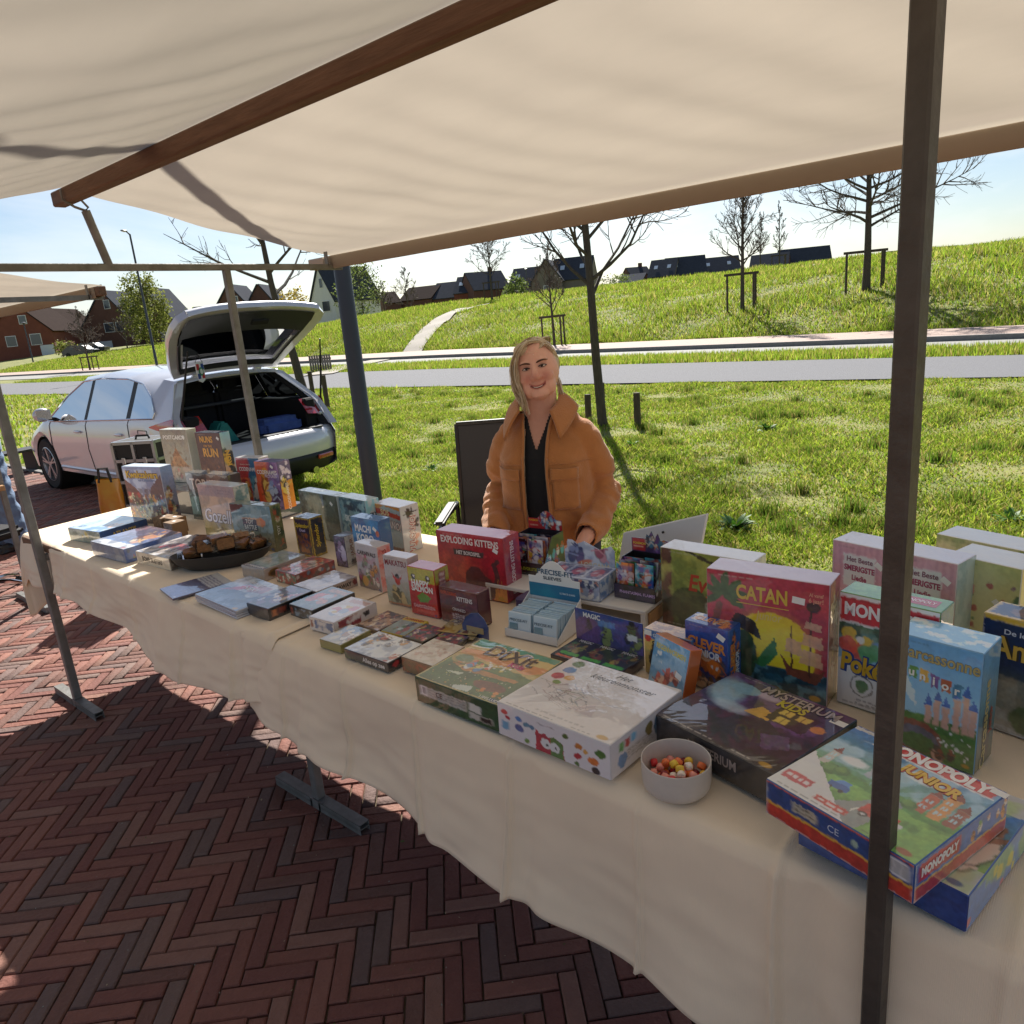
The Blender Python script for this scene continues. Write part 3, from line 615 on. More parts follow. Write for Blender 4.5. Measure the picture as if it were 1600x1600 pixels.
lt(808, 105, 5.0, 1.9, 2.4, 1500, [S('#5b6a36'), S('#6d7b42')], 'rounded green shrub at the left end of the double gabled house', 7, leaf=0.4)
lt(962, 130, 4.6, 3.4, 2.0, 1500, GG, 'low green shrub beyond the bank right of the meadow tree', 8, leaf=0.4)
lt(90, 95, 2.2, 1.6, 1.0, 700, YG, 'low green shrub before the leftmost brick house', 9, leaf=0.35)

# ---- houses
m_bRed = mat('brick_wall_red', S('#7d4838'), 0.9, col2=S('#6a3c2e'), scale=1.2, detail=9)
m_bDark = mat('brick_wall_brown', S('#6d4c40'), 0.9, col2=S('#5c3f34'), scale=1.2, detail=9)
m_bGrey = mat('brick_wall_grey', S('#7d756c'), 0.9, col2=S('#6c645c'), scale=1.2, detail=9)
m_whw = mat('white_render_wall', S('#d5d5d6'), 0.85, var=0.05, scale=1)
m_roof = mat('slate_roof', S('#484b54'), 1.0, spec=0.05, col2=S('#3c3f46'), scale=2, detail=8, bump=0.3, bscale=8)
m_roofb = mat('brown_tile_roof', S('#3a2e2a'), 1.0, spec=0.05, col2=S('#302623'), scale=2, detail=8, bump=0.3, bscale=8)
m_trim = mat('white_trim', S('#d8d8d6'), 0.6)
m_pane = mat('window_pane', S('#39434d'), 0.08, spec=0.8)
m_door = mat('painted_door', S('#c9cdd0'), 0.5)
def house(px, d, W_, D_, eave, ridge, z0, gable, wall, roof, label, yaw=0.0, wins=(), doors=(), sky=0, chim=False, dormer=False):
    """gable=True: the gable end faces the meadow; wins: (x, z, w, h) on that face"""
    p = fx(px, d); e = empty('house', (p.x, p.y, z0), math.atan2(rh.y, rh.x) + yaw, label, 'house', 'houses of the estate')
    a, b = W_ / 2, D_
    if gable: prof = [(-a, -4), (a, -4), (a, eave), (0, ridge), (-a, eave)]
    if gable:
        mb = MB(); k = len(prof); P = [(x, y, z) for y in (0, b) for x, z in prof]
        mb.add(P, [tuple(range(k)), tuple(range(k, 2 * k))[::-1]] + [(i, i + k, (i + 1) % k + k, (i + 1) % k) for i in range(k)]); mb.obj('wall', wall, e)
        rf = MB(); sl = math.hypot(a, ridge - eave)
        for s in (-1, 1):
            n_x, n_z = (ridge - eave) / sl * s, a / sl; q = [(s * (a + 0.25), eave - 0.25 * (ridge - eave) / a), (0, ridge)]
            V = [(x + n_x * t, y, z + n_z * t) for t in (0.03, 0.22) for x, z in q for y in (-0.25, b + 0.2)]
            rf.add(V, [(0, 1, 3, 2), (4, 6, 7, 5), (0, 4, 5, 1), (2, 3, 7, 6), (0, 2, 6, 4), (1, 5, 7, 3)])
        ro = rf.obj('roof', roof, e)
    else:
        mb = MB(); prof = [(0, -4), (b, -4), (b, eave), (b / 2, ridge), (0, eave)]; k = 5; P = [(x, y, z) for x in (-a, a) for y, z in prof]
        mb.add(P, [tuple(range(k))[::-1], tuple(range(k, 2 * k))] + [(i, (i + 1) % k, (i + 1) % k + k, i + k) for i in range(k)]); mb.obj('wall', wall, e)
        rf = MB(); sl = math.hypot(b / 2, ridge - eave)
        for s in (0, 1):
            y0, y1 = (-0.25, b / 2) if s == 0 else (b + 0.25, b / 2); sg = -1 if s == 0 else 1; ny, nz = sg * (ridge - eave) / sl, (b / 2) / sl
            V = [(x, y + ny * t, z + nz * t) for t in (0.03, 0.22) for y, z in ((y0, eave - 0.25 * (ridge - eave) / (b / 2)), (y1, ridge)) for x in (-a - 0.1, a + 0.1)]
            rf.add(V, [(0, 1, 3, 2), (4, 6, 7, 5), (0, 4, 5, 1), (2, 3, 7, 6), (0, 2, 6, 4), (1, 5, 7, 3)])
        ro = rf.obj('roof', roof, e)
        for i in range(sky):
            x = -a * 0.5 + i * (W_ * 0.5 / max(1, sky - 1) if sky > 1 else 0); t = 0.5; y = (b / 2) * t; z = eave + (ridge - eave) * t
            M = Matrix.Rotation(math.atan2(ridge - eave, b / 2), 3, 'X'); MB().box((x, y - 0.2, z + 0.27), (0.8, 1.1, 0.08), M).obj('skylight', mat('skylight_glass', S('#b9c4d0'), 0.05, spec=1.0), ro)
    if chim: MB().box((a * 0.4, b * 0.5, ridge + 0.2), (0.7, 0.7, 1.6)).obj('chimney', wall, ro)
    if dormer:
        dm = MB().box((-a * 0.55 if gable else -a * 0.3, b * 0.35 if gable else b * 0.2, eave + (ridge - eave) * 0.5), (1.8, 2.2, 1.5)).obj('dormer', roof, ro)
    for x, z, w, h in wins:
        f = MB().box((x, -0.03, z), (w + 0.2, 0.10, h + 0.2)).obj('window', m_trim, e); MB().box((x, -0.07, z), (w, 0.08, h)).obj('pane', m_pane, f)
    for x, w, h in doors: MB().box((x, -0.05, h / 2), (w, 0.14, h)).obj('door', m_door, e)
    return e
house(20, 118, 9.6, 12, 4.6, 9.3, 0.9, True, m_bRed, m_roofb, 'leftmost red brick house with a square framed window', wins=((0.9, 6.6, 1.0, 1.2), (2.2, 3.4, 1.5, 1.6), (-1.5, 3.4, 1.4, 1.5)), doors=((3.6, 2.0, 2.4),), yaw=0.15)
house(72, 128, 7.6, 11, 4.0, 8.4, 1.0, True, m_bRed, m_roofb, 'second red brick house from the left with a long low roof', wins=((0.0, 5.6, 0.9, 1.0),), yaw=0.1)
house(105, 150, 6.5, 9, 3.6, 7.0, 1.0, True, m_bDark, m_roof, 'small dark brick gable behind the bare tree at left')
house(162, 132, 9.2, 11, 5.0, 11.0, 0.9, True, m_bDark, m_roof, 'tall dark brick gabled house with two white lit windows', wins=((0.6, 8.6, 0.9, 1.4), (0.2, 4.6, 1.6, 1.5), (2.2, 4.6, 1.4, 1.5)), doors=((-1.2, 2.6, 2.3),), dormer=True)
house(228, 136, 8.8, 11, 5.0, 11.2, 0.9, True, m_bDark, m_roof, 'dark brick gabled house hidden behind the yellow green willow', wins=((2.4, 2.0, 1.2, 2.0),), doors=((3.5, 1.2, 2.6),))
house(318, 140, 7.0, 8, 5.4, 7.6, 0.5, False, m_bDark, m_roof, 'low dark flat looking house left of the open tailgate')
house(362, 125, 6.6, 9, 5.6, 10.0, 0.5, True, m_bDark, m_roof, 'dark gabled house above the left part of the open tailgate', wins=((0.8, 7.4, 0.8, 1.2),))
house(408, 128, 6.0, 9, 5.6, 9.8, 0.5, True, m_bDark, m_roof, 'dark gabled house above the middle of the open tailgate')
house(505, 112, 6.2, 8.5, 5.4, 10.2, 0.6, True, m_whw, m_roof, 'white rendered house with a steep dark roof beside the lamp post', yaw=-0.75, wins=((0.3, 8.0, 0.7, 1.3), (0.9, 4.6, 1.8, 1.4), (-1.6, 4.2, 0.6, 1.6), (0.6, 1.4, 0.9, 1.4)), chim=False)
rows = [(615, 150, 2.8, 5.0, 7.2, 0, m_bDark, m_roofb, 'low brown roofed house, leftmost of the middle row', {}), (650, 150, 6.6, 5.2, 7.7, 0, m_bDark, m_roofb, 'long low brown roofed house in the middle row', {}),
        (695, 148, 4.9, 5.0, 8.0, 0, m_bDark, m_roof, 'dark roofed house with a white edged gable, third in the middle row', {}), (729, 146, 4.0, 5.6, 8.7, 0, m_bRed, m_roof, 'red brick house with two skylights in the middle row', {'sky': 2}),
        (771, 144, 6.4, 5.8, 9.2, 0, m_bDark, m_roof, 'dark roofed house with chimney at the right of the middle row', {'chim': True}), (818, 140, 4.6, 5.6, 9.0, 0, m_bGrey, m_roof, 'dark roofed house left of the double gabled house', {'sky': 1}),
        (857, 136, 4.8, 6.0, 9.8, 0, m_bGrey, m_roof, 'grey brick house, left half of the double gabled house', {'gable': True, 'wins': ((0, 4.6, 1.2, 1.2),)}), (895, 136, 6.2, 6.0, 9.9, 0, m_bGrey, m_roof, 'dark roofed house right of the grey gable, behind the seller', {'sky': 2}),
        (985, 165, 4.6, 5.0, 7.0, 0, m_bDark, m_roof, 'small dark house just right of the meadow tree', {}), (1010, 168, 4.4, 5.4, 8.6, 0, m_bDark, m_roof, 'narrow dark house with chimney right of the meadow tree', {'chim': True}),
        (1034, 165, 5.0, 6.0, 9.6, 0, m_bGrey, m_roof, 'dark roofed house with two skylights, left of the slender bank tree', {'sky': 2}), (1074, 165, 7.4, 6.0, 9.8, 0, m_bGrey, m_roof, 'long dark roofed house left of the slender bank tree', {'sky': 1}),
        (1125, 172, 8.0, 6.0, 9.4, 0, m_bDark, m_roof, 'dark roofed house directly left of the slender bank tree', {'sky': 2}), (1200, 178, 7.4, 6.0, 9.4, 0, m_bDark, m_roof, 'dark roofed house directly right of the slender bank tree', {}), (1258, 180, 10.0, 6.2, 10.2, 0, m_bDark, m_roof, 'last dark roofed house at the right end of the far row', {'sky': 0})]
for px, d, w, ev, rd, z0, wl, rf, lb, k in rows:
    g = k.pop('gable', False); house(px, d, w * 1.18, 8.5, ev, rd, z0 + 0.9, g, wl, rf, lb, yaw=random.choice((-1, 1)) * random.uniform(0.15, 0.5), **k)
p = fx(1438, 260); e = empty('low_building', (p.x, p.y, 4.0), math.atan2(rh.y, rh.x), 'long low blue grey building on the crest of the bank', 'building')
MB().box((0, 3, 3.6), (24, 6, 7.2)).obj('wall', mat('blue_grey_cladding', S('#8d99a6'), 0.7), e); MB().box((0, 3, 7.35), (24.6, 6.6, 0.3)).obj('roof', m_roof, e)
# grey slatted fence behind the car
p = fx(487, 31); e = empty('picket_fence', (p.x, p.y, gz(p.x, p.y)), math.atan2(rh.y, rh.x), 'short grey wooden slat fence right of the open tailgate', 'fence')
for i in range(9): MB().box((-0.42 + i * 0.105, 0, 0.36), (0.085, 0.03, 0.72)).obj('slat', mat('grey_fence_wood', S('#7c746b'), 0.9, var=0.2, scale=6), e)
MB().box((0, 0.03, 0.55), (0.95, 0.03, 0.07)).obj('rail', m_stake, e)
# parked cars far off among the houses
def far_car(px, d, col, lb):
    p = fx(px, d); e = empty('distant_car', (p.x, p.y, gz(p.x, p.y)), math.atan2(rh.y, rh.x), lb, 'car', 'cars parked by the far houses')
    MB().prism([(-2.0, 0.3), (2.0, 0.3), (2.05, 0.75), (1.3, 0.9), (0.7, 1.4), (-1.1, 1.45), (-1.8, 0.95), (-2.05, 0.8)], -0.8, 0.8, Matrix.Rotation(R(90), 3, 'X')).obj('body', mat('far_car_' + lb[:5], col, 0.3, coat=0.5), e, bevel=0.06, seg=2)
    MB().prism([(-1.0, 0.95), (0.85, 0.95), (0.55, 1.32), (-0.9, 1.34)], -0.81, 0.81, Matrix.Rotation(R(90), 3, 'X')).obj('window', m_pane, e)
    for x in (-1.25, 1.25):
        for y in (-0.7, 0.7): MB().tube([(x, y - 0.1, 0.31), (x, y + 0.1, 0.31)], 0.31, 14).obj('wheel', mat('tyre_rubber', S('#1c1c1d'), 0.8), e)
far_car(110, 92, S('#23262b'), 'dark car parked before the brick houses, behind the staked tree'); far_car(128, 96, S('#34373c'), 'grey car parked right of the dark car by the brick houses')
# ================================================================== parked estate car with open tailgate
m_paint = mat('pearl_white_paint', S('#d6d5da'), 0.28, var=0.03, scale=2, coat=1.0, coatr=0.04, metal=0.15)
m_black = mat('black_plastic', S('#1d1d1f'), 0.55, var=0.15, scale=12)
m_trimk = mat('black_interior', S('#141416'), 0.85)
m_cglass = mat('tinted_car_glass', S('#10151a'), 0.03, spec=1.0, coat=1.0, coatr=0.02)
m_tyre = mat('tyre_rubber', S('#1c1c1d'), 0.8)
m_alloy = mat('alloy_rim', S('#b7b9be'), 0.3, metal=0.8)
m_chrome = mat('chrome', S('#cfd3d8'), 0.1, metal=1.0)
m_red = mat('tail_lamp_red', S('#b01822'), 0.12, coat=1.0, spec=0.8)
m_clear = bpy.data.materials.new('clear_tinted_glass'); m_clear.use_nodes = True
_n = m_clear.node_tree.nodes; _l = m_clear.node_tree.links.new; _n.clear()
_o = _n.new('ShaderNodeOutputMaterial'); _t = _n.new('ShaderNodeBsdfTransparent'); _t.inputs[0].default_value = (0.14, 0.16, 0.165, 1); _g = _n.new('ShaderNodeBsdfGlossy'); _g.inputs['Roughness'].default_value = 0.02
_f = _n.new('ShaderNodeFresnel'); _f.inputs[0].default_value = 1.28; _m = _n.new('ShaderNodeMixShader'); _l(_f.outputs[0], _m.inputs[0]); _l(_t.outputs[0], _m.inputs[1]); _l(_g.outputs[0], _m.inputs[2]); _l(_m.outputs[0], _o.inputs[0])
car = empty('estate_car', (4.22, 6.92, 0), R(1.0), 'pearl white estate car parked behind the stall with its tailgate raised', 'car')
WH = (1.07, 3.84); AR = 0.365
def z_low(y):
    z = 0.27
    for c in WH:
        if abs(y - c) < AR: z = max(z, 0.33 + math.sqrt(AR * AR - (y - c) ** 2))
    return z
def ci(y, P): return float(np.interp(y, [a for a, _ in P], [b for _, b in P]))
def z_roof(y): return ci(y, [(0, 1.33), (0.7, 1.365), (1.4, 1.445), (2.2, 1.47), (2.75, 1.44), (3.2, 1.28), (3.75, 1.02), (4.1, 0.95), (4.45, 0.86), (4.65, 0.72), (4.77, 0.52)])
def z_belt(y): return min(ci(y, [(0, 1.00), (0.8, 0.985), (2.0, 0.945), (3.3, 0.905), (3.7, 0.90), (4.77, 0.5)]), z_roof(y) - 0.05)
def z_wt(y): return max(z_belt(y) + 0.01, min(ci(y, [(0, 1.0), (0.66, 0.99), (0.86, 1.19), (1.1, 1.32), (1.5, 1.375), (2.2, 1.39), (2.7, 1.36), (3.1, 1.19), (3.52, 0.93), (4.77, 0.4)]), z_roof(y) - 0.03))
def taper(y): return 1 - 0.10 * max(0, 1 - y / 0.35) ** 2 - 0.20 * max(0, (y - 4.1) / 0.67) ** 2
def ring(y):
    zl, zb, zt, zr = z_low(y), z_belt(y), z_wt(y), z_roof(y); k = taper(y); zm = max(0.60, zl + 0.07); zm = min(zm, zb - 0.08); zs = zb - 0.055
    f = (zt - zb) / 0.45; wt = 0.865 - 0.20 * max(0, min(1, f)); wr = min(0.60, wt - 0.05) if y < 3.6 else 0.62
    return [(0, 0.22), (0.66 * k, 0.22), (0.865 * k, zl), (0.905 * k, zm), (0.895 * k, zs), (0.868 * k, zb), (wt * k, zt), (wr * k, max(zt + 0.012, zr - 0.035)), (wr * 0.5 * k, max(zt + 0.014, zr - 0.008)), (0, max(zt + 0.016, zr))]
def y_rear(z): return 0.02 if z < 0.66 else 0.05 + (z - 0.66) * 0.86
def hw_at(y, z):
    r = ring(y)[2:8]; return float(np.interp(z, [p[1] for p in r], [p[0] for p in r]))
ys = sorted(set(list(np.arange(0, 4.78, 0.045)) + [4.77] + [c + s * AR for c in WH for s in (-1, -0.98, -0.9, 0.9, 0.98, 1)]))
V, F = [], []
for y in ys:
    rg = ring(y); full = [(-a, b) for a, b in rg] + [(a, b) for a, b in rg[::-1][1:]]
    for a, b in full: V.append((a, max(y, y_rear(b)), b))
nr = 19
for i in range(len(ys) - 1):
    for j_ in range(nr - 1):
        y = (ys[i] + ys[i + 1]) / 2
        if j_ in (5, 12) and 0.70 < y < 3.5: continue           # side windows
        if j_ in (7, 8, 9, 10) and 2.80 < y < 3.70: continue      # windscreen
        if j_ in (0, 1, 16, 17) and any(abs(y - c) < AR for c in WH): continue
        a = i * nr + j_; F.append((a, a + nr, a + nr + 1, a + 1))
me = mesh_np('body', np.array(V), np.array(F), True); smooth(me, 35); link('body', me, car, m_paint)
def side_poly(name, top, bot, y0, y1, m, par, off=0.004, n=24, mirror=True):
    """strip on the body side between two height functions"""
    out = None
    for s in ((-1, 1) if mirror else (-1,)):
        P = []
        for y in np.linspace(y0, y1, n):
            a, b = bot(y), top(y)
            for t in np.linspace(0, 1, 5): z = a + (b - a) * t; P.append((s * (hw_at(y, z) + off), y, z))
        o = link(name, mesh_np(name, np.array(P), grid_faces(n, 5), True), par, m); out = out or o
    return out
for a, b in ((2.44, 3.48), (1.34, 2.36), (0.73, 1.24)): side_poly('side_window', lambda y: z_wt(y), lambda y: z_belt(y), a, b, m_clear, car)
for a, b in ((2.36, 2.44), (1.24, 1.34)): side_poly('pillar', lambda y: z_wt(y), lambda y: z_belt(y), a, b, m_black, car, 0.005, 4)
for s in (-1, 1):
    y_ = np.linspace(0.71, 3.5, 60); c = MB().tube([(s * (hw_at(y, z_belt(y)) + 0.008), y, z_belt(y)) for y in y_] + [(s * (hw_at(y, z_wt(y)) + 0.006), y, z_wt(y)) for y in y_[::-1]] + [(s * (hw_at(0.71, z_belt(0.71)) + .008), 0.71, z_belt(0.71))], 0.009, 6); c.obj('window_trim', m_chrome, car, sm=True)
    for yy, zb in ((2.40, None), (1.28, None), (3.50, None)):
        pts = []
        for t in np.linspace(0, 1, 14):
            y = yy + (0.16 * max(0, (0.5 - t)) if yy == 1.28 else 0.05 * (0.5 - t)); z = 0.31 + t * (z_belt(yy) - 0.32)
            if z > z_low(y) + 0.01: pts.append((s * (hw_at(y, z) + 0.001), y, z))
        MB().tube(pts, 0.0055, 5).obj('door_seam', m_black, car)
    for y in (2.62, 1.52):
        MB().ell((s * (hw_at(y, 0.80) + 0.018), y, 0.80), (0.016, 0.095, 0.017)).obj('door_handle', m_paint, car, sm=True)
    pts = [(s * (hw_at(y, z_low(y) + 0.03) + 0.004), y, 0.33) for y in np.linspace(1.5, 3.42, 12)]; MB().tube(pts, 0.02, 6).obj('sill_trim', m_paint, car, sm=True)
    mi = MB().ell((s * 1.00, 3.32, 1.0), (0.105, 0.062, 0.085)).obj('door_mirror', m_paint, car, sm=True); MB().bar((s * 0.86, 3.34, 0.93), (s * 0.97, 3.34, 0.95), 0.05, 0.04).obj('mirror_arm', m_black, mi)
    MB().box((s * 1.0, 3.262, 1.0), (0.16, 0.012, 0.12)).obj('mirror_glass', m_chrome, mi)
# fuel flap outline
q = [(0.86, 0.66), (1.06, 0.66), (1.06, 0.86), (0.86, 0.86), (0.86, 0.66)]; MB().tube([(-(hw_at(y, z) + 0.001), y, z) for (a, b) in zip(q[:-1], q[1:]) for y, z in [(a[0] + (b[0] - a[0]) * t, a[1] + (b[1] - a[1]) * t) for t in (0, .33, .66, 1)]], 0.004, 4).obj('fuel_flap', m_black, car)
# windscreen
P = [];
for y in np.linspace(2.80, 3.72, 12):
    r = ring(y)
    for t in np.linspace(-1, 1, 9): w = r[7][0]; P.append((w * t, y, r[9][1] - (r[9][1] - r[7][1]) * t * t + 0.002))
link('windscreen', mesh_np('windscreen', np.array(P), grid_faces(12, 9), True), car, m_clear)
# wheels
for c in WH:
    for s in (-1, 1):
        e = link('wheel', MB().lathe([(0.20, -0.10), (0.31, -0.105), (0.328, -0.085), (0.333, 0.0), (0.328, 0.085), (0.31, 0.105), (0.20, 0.10)], 40, (s * 0.78, c, 0.333), Matrix.Rotation(R(90), 3, 'Y')).mesh('wheel', sm=True), car, m_tyre)
        rim = MB().lathe([(0.212, -0.10), (0.225, -0.095), (0.225, 0.095), (0.212, 0.10), (0.20, 0.06), (0.20, -0.06), (0.212, -0.10)], 36, (s * 0.785, c, 0.333), Matrix.Rotation(R(90), 3, 'Y'))
        for k in range(5):
            for dd in (-0.13, 0.13):
                a = k * 2 * math.pi / 5 + 0.3; rim.bar((s * 0.862, c + 0.03 * math.cos(a), 0.333 + 0.03 * math.sin(a)), (s * 0.868, c + 0.21 * math.cos(a + dd), 0.333 + 0.21 * math.sin(a + dd)), 0.03, 0.022)
        rim.tube([(s * 0.85, c, 0.333), (s * 0.875, c, 0.333)], 0.045, 14); rim.obj('rim', m_alloy, e, sm=True, ang=30)
        MB().lathe([(0.001, 0), (0.205, 0)], 24, (s * 0.79, c, 0.333), Matrix.Rotation(R(90), 3, 'Y')).obj('brake_disc', m_black, e)
        MB().lathe([(AR - 0.005, -0.2), (AR - 0.005, 0.2)], 30, (s * 0.68, c, 0.333), Matrix.Rotation(R(90), 3, 'Y')).obj('arch_liner', m_trimk, e)
# rear end: bumper, sill, lamps
P = []; xs = np.linspace(-0.86, 0.86, 30); zs = [0.22, 0.26, 0.34, 0.44, 0.54, 0.62, 0.665, 0.68]; dp = [0.10, 0.02, -0.045, -0.075, -0.075, -0.05, -0.01, 0.09]
for x in xs:
    for z, d in zip(zs, dp): k = (abs(x) / 0.86) ** 4; P.append((x, d + 0.02 + 0.16 * k, z))
link('rear_bumper', mesh_np('rear_bumper', np.array(P), grid_faces(30, 8), True), car, m_paint)
P = []
for x in np.linspace(-0.80, 0.80, 30):
    for z, d in ((0.20, 0.05), (0.24, -0.055), (0.36, -0.072), (0.405, -0.078), (0.415, -0.06)): k = (abs(x) / 0.86) ** 4; P.append((x, d + 0.02 + 0.16 * k, z))
df = link('diffuser', mesh_np('diffuser', np.array(P), grid_faces(30, 5), True), car, m_black)
for s in (-1, 1):
    MB().box((s * 0.60, -0.03, 0.36), (0.24, 0.03, 0.05), Matrix.Rotation(s * 0.22, 3, 'Z')).obj('reflector', m_red, df, bevel=0.01)
    MB().tube([(s * 0.45, 0.1, 0.22), (s * 0.45, -0.03, 0.22)], 0.04, 12).obj('exhaust', m_chrome, df, sm=True)
tl = lambda y: ci(y, [(0.1, 0.985), (0.35, 0.985), (0.78, 0.905)]); bl = lambda y: ci(y, [(0.1, 0.80), (0.3, 0.83), (0.78, 0.895)])
for s in (-1, 1):
    P = []
    for y in np.linspace(0.28, 0.78, 16):
        for t in np.linspace(0, 1, 5): z = bl(y) + (tl(y) - bl(y)) * t; P.append((s * (hw_at(max(y, .28), z) + 0.008), y, z))
    o = link('tail_lamp', mesh_np('tail_lamp', np.array(P), grid_faces(16, 5), True), car, m_red)
    P = []
    for i, x in enumerate(np.linspace(0.845, 0.60, 8)):
        for t in np.linspace(0, 1, 5): z = 0.79 + 0.19 * t - 0.03 * (i / 7) * (1 - t) * -1; P.append((s * x, y_rear(z) - 0.012 + 0.10 * (x / 0.86) ** 8, z))
    link('lamp_return', mesh_np('lamp_return', np.array(P), grid_faces(8, 5), True), o, m_red if s > 0 else m_red)
    MB().ell((s * 0.80, y_rear(0.83) + 0.02, 0.80), (0.05, 0.02, 0.02)).obj('reverse_lens', m_lampglass, o, sm=True)
# opening frame: outer edge to inner edge to seal
def opening(ins):
    pts = []
    for z in np.linspace(0.68, 1.02, 8): pts.append((hw_at(0.36, z) * 0.985 - ins, z))
    for z in np.linspace(1.05, 1.30, 8): f = (z - 1.02) / 0.30; pts.append((0.845 - 0.215 * f - ins, z))
    for a in np.linspace(0.15, 1, 8): pts.append(((0.63 - ins) * math.cos(a * math.pi / 2), 1.30 + (0.050 - ins * 0.5) * math.sin(a * math.pi / 2)))
    return [(-x, z) for x, z in pts] + [(x, z) for x, z in pts[::-1][1:]]
A, B, C_ = opening(0.0), opening(0.075), opening(0.135); P = []
for (a, b, c) in zip(A, B, C_): P += [(a[0], y_rear(a[1]) - 0.004, a[1]), (a[0] * .5 + b[0] * .5, y_rear(a[1]) + 0.012, a[1] * .5 + b[1] * .5), (b[0], y_rear(b[1]) + 0.05, b[1])]
fr = link('opening_frame', mesh_np('opening_frame', np.array(P), grid_faces(len(A), 3), True), car, m_paint); P = []
for (b, c) in zip(B, C_): P += [(b[0], y_rear(b[1]) + 0.048, b[1]), (b[0] * .6 + c[0] * .4, y_rear(b[1]) + 0.04, b[1] * .6 + c[1] * .4), (c[0], y_rear(c[1]) + 0.12, c[1])]
link('door_seal', mesh_np('door_seal', np.array(P), grid_faces(len(A), 3), True), fr, m_trimk)
MB().box((0, 0.11, 0.672), (1.36, 0.14, 0.02)).obj('loading_sill', m_black, car, bevel=0.004)
# interior
it = MB().box((0, 1.4, 0.60), (1.5, 2.6, 0.04)).obj('boot_floor', m_trimk, car)
for s in (-1, 1): MB().box((s * 0.70, 0.80, 0.80), (0.14, 1.1, 0.36)).obj('boot_trim', m_trimk, car, bevel=0.02)
m_seat = mat('seat_fabric', S('#26262a'), 0.9, var=0.2, scale=30)
for x in (-0.45, 0.0, 0.45):
    s_ = MB().box((x, 1.48, 0.86), (0.42, 0.16, 0.56)).obj('seat_back', m_seat, car, bevel=0.04, seg=2); MB().box((x, 1.50, 1.19), (0.24, 0.09, 0.16)).obj('headrest', m_seat, s_, bevel=0.03, seg=2)
for x in (-0.40, 0.40):
    s_ = MB().box((x, 2.55, 0.85), (0.46, 0.16, 0.66)).obj('seat_back', m_seat, car, bevel=0.05, seg=2); MB().box((x, 2.53, 1.24), (0.25, 0.09, 0.17)).obj('headrest', m_seat, s_, bevel=0.03, seg=2)
P = []
for y in np.linspace(0.75, 2.8, 10):
    r = ring(y)
    for t in np.linspace(-1, 1, 9): P.append((r[7][0] * t * 0.98, y, r[9][1] - 0.035 - 0.03 * t * t))
link('headliner', mesh_np('headliner', np.array(P), grid_faces(10, 9), True), car, mat('headliner_grey', S('#5a5a5c'), 0.9))
MB().box((0, 3.45, 0.80), (1.4, 0.45, 0.22)).obj('dashboard', m_trimk, car, bevel=0.04); MB().tube([(-0.40 + 0.18 * math.cos(a), 3.12, 0.88 + 0.18 * math.sin(a)) for a in np.linspace(0, 2 * math.pi, 20)], 0.014, 6).obj('steering_wheel', m_trimk, car, sm=True)
MB().bar((-0.66, 1.30, 0.985), (0.66, 1.30, 0.985), 0.05, 0.035).obj('luggage_cover', mat('cover_grey', S('#4a4d55'), 0.5), car, bevel=0.01)
# tailgate, hinged at the roof, raised
tgE = empty('tailgate', (0, 0.68, 1.355)); tgE.parent = car; tgE.rotation_euler = (R(-39), 0, 0)
def tg_w(v): return float(np.interp(v, [0, 0.12, 0.5, 0.62, 0.80, 0.92, 0.98], [0.60, 0.66, 0.79, 0.82, 0.84, 0.82, 0.74]))
def tg_z(v, x, o=0.0): return 0.05 * math.sin(math.pi * min(1, v / 0.98) * 0.9) - 0.10 * (abs(x) / 0.84) ** 2.6 + o + 0.03 * (1 - (v / 0.98))
def gate_sheet(name, m, vs, frac0, frac1, o, nu=33, par=tgE, hole=None):
    us = np.linspace(frac0, frac1, nu); P = [(tg_w(v) * u, -v, tg_z(v, tg_w(v) * u, o)) for v in vs for u in us]; f = grid_faces(len(vs), nu)
    if hole is not None:
        keep = []
        for q in f:
            i, j2 = q[0] // nu, q[0] % nu; v = (vs[i] + vs[i + 1]) / 2; u = (us[j2] + us[min(nu - 1, j2 + 1)]) / 2
            keep.append(not hole(v, u))
        f = f[np.array(keep)]
    o_ = link(name, mesh_np(name, np.array(P), f, True), par, m); return o_
VS = np.linspace(0.0, 0.98, 50)
win = lambda v, u: 0.13 < v < 0.62 and abs(u) < 0.84
gate_sheet('outer_skin', m_paint, VS, -1, 1, 0.075, 49, hole=win)
gate_sheet('inner_frame', m_paint, VS, -1, 1, 0.0, 49, hole=lambda v, u: 0.08 < v < 0.90 and abs(u) < 0.80 + 0.06 * (v > .5))
for s in (-1, 1):
    P = []
    for i, v in enumerate(VS): P += [(s * tg_w(v), -v, tg_z(v, tg_w(v), 0.0)), (s * (tg_w(v) + 0.004), -v, tg_z(v, tg_w(v), 0.04)), (s * tg_w(v), -v, tg_z(v, tg_w(v), 0.075))]
    link('side_edge', mesh_np('side_edge', np.array(P), grid_faces(50, 3), True), tgE, m_paint)
P = []
for v, o_ in ((0.98, 0.0), (1.0, 0.035), (0.98, 0.075)): P += [(tg_w(0.98) * u, -v, tg_z(0.98, tg_w(0.98) * u, o_)) for u in np.linspace(-1, 1, 33)]
link('bottom_edge', mesh_np('bottom_edge', np.array(P), grid_faces(3, 33), True), tgE, m_paint)
gate_sheet('inner_trim', m_black, np.linspace(0.06, 0.92, 44), -0.87, 0.87, -0.012, 45, hole=lambda v, u: 0.15 < v < 0.60 and abs(u) < 0.82)
gate_sheet('rear_window', m_clear, np.linspace(0.12, 0.64, 12), -0.86, 0.86, 0.060, 15)
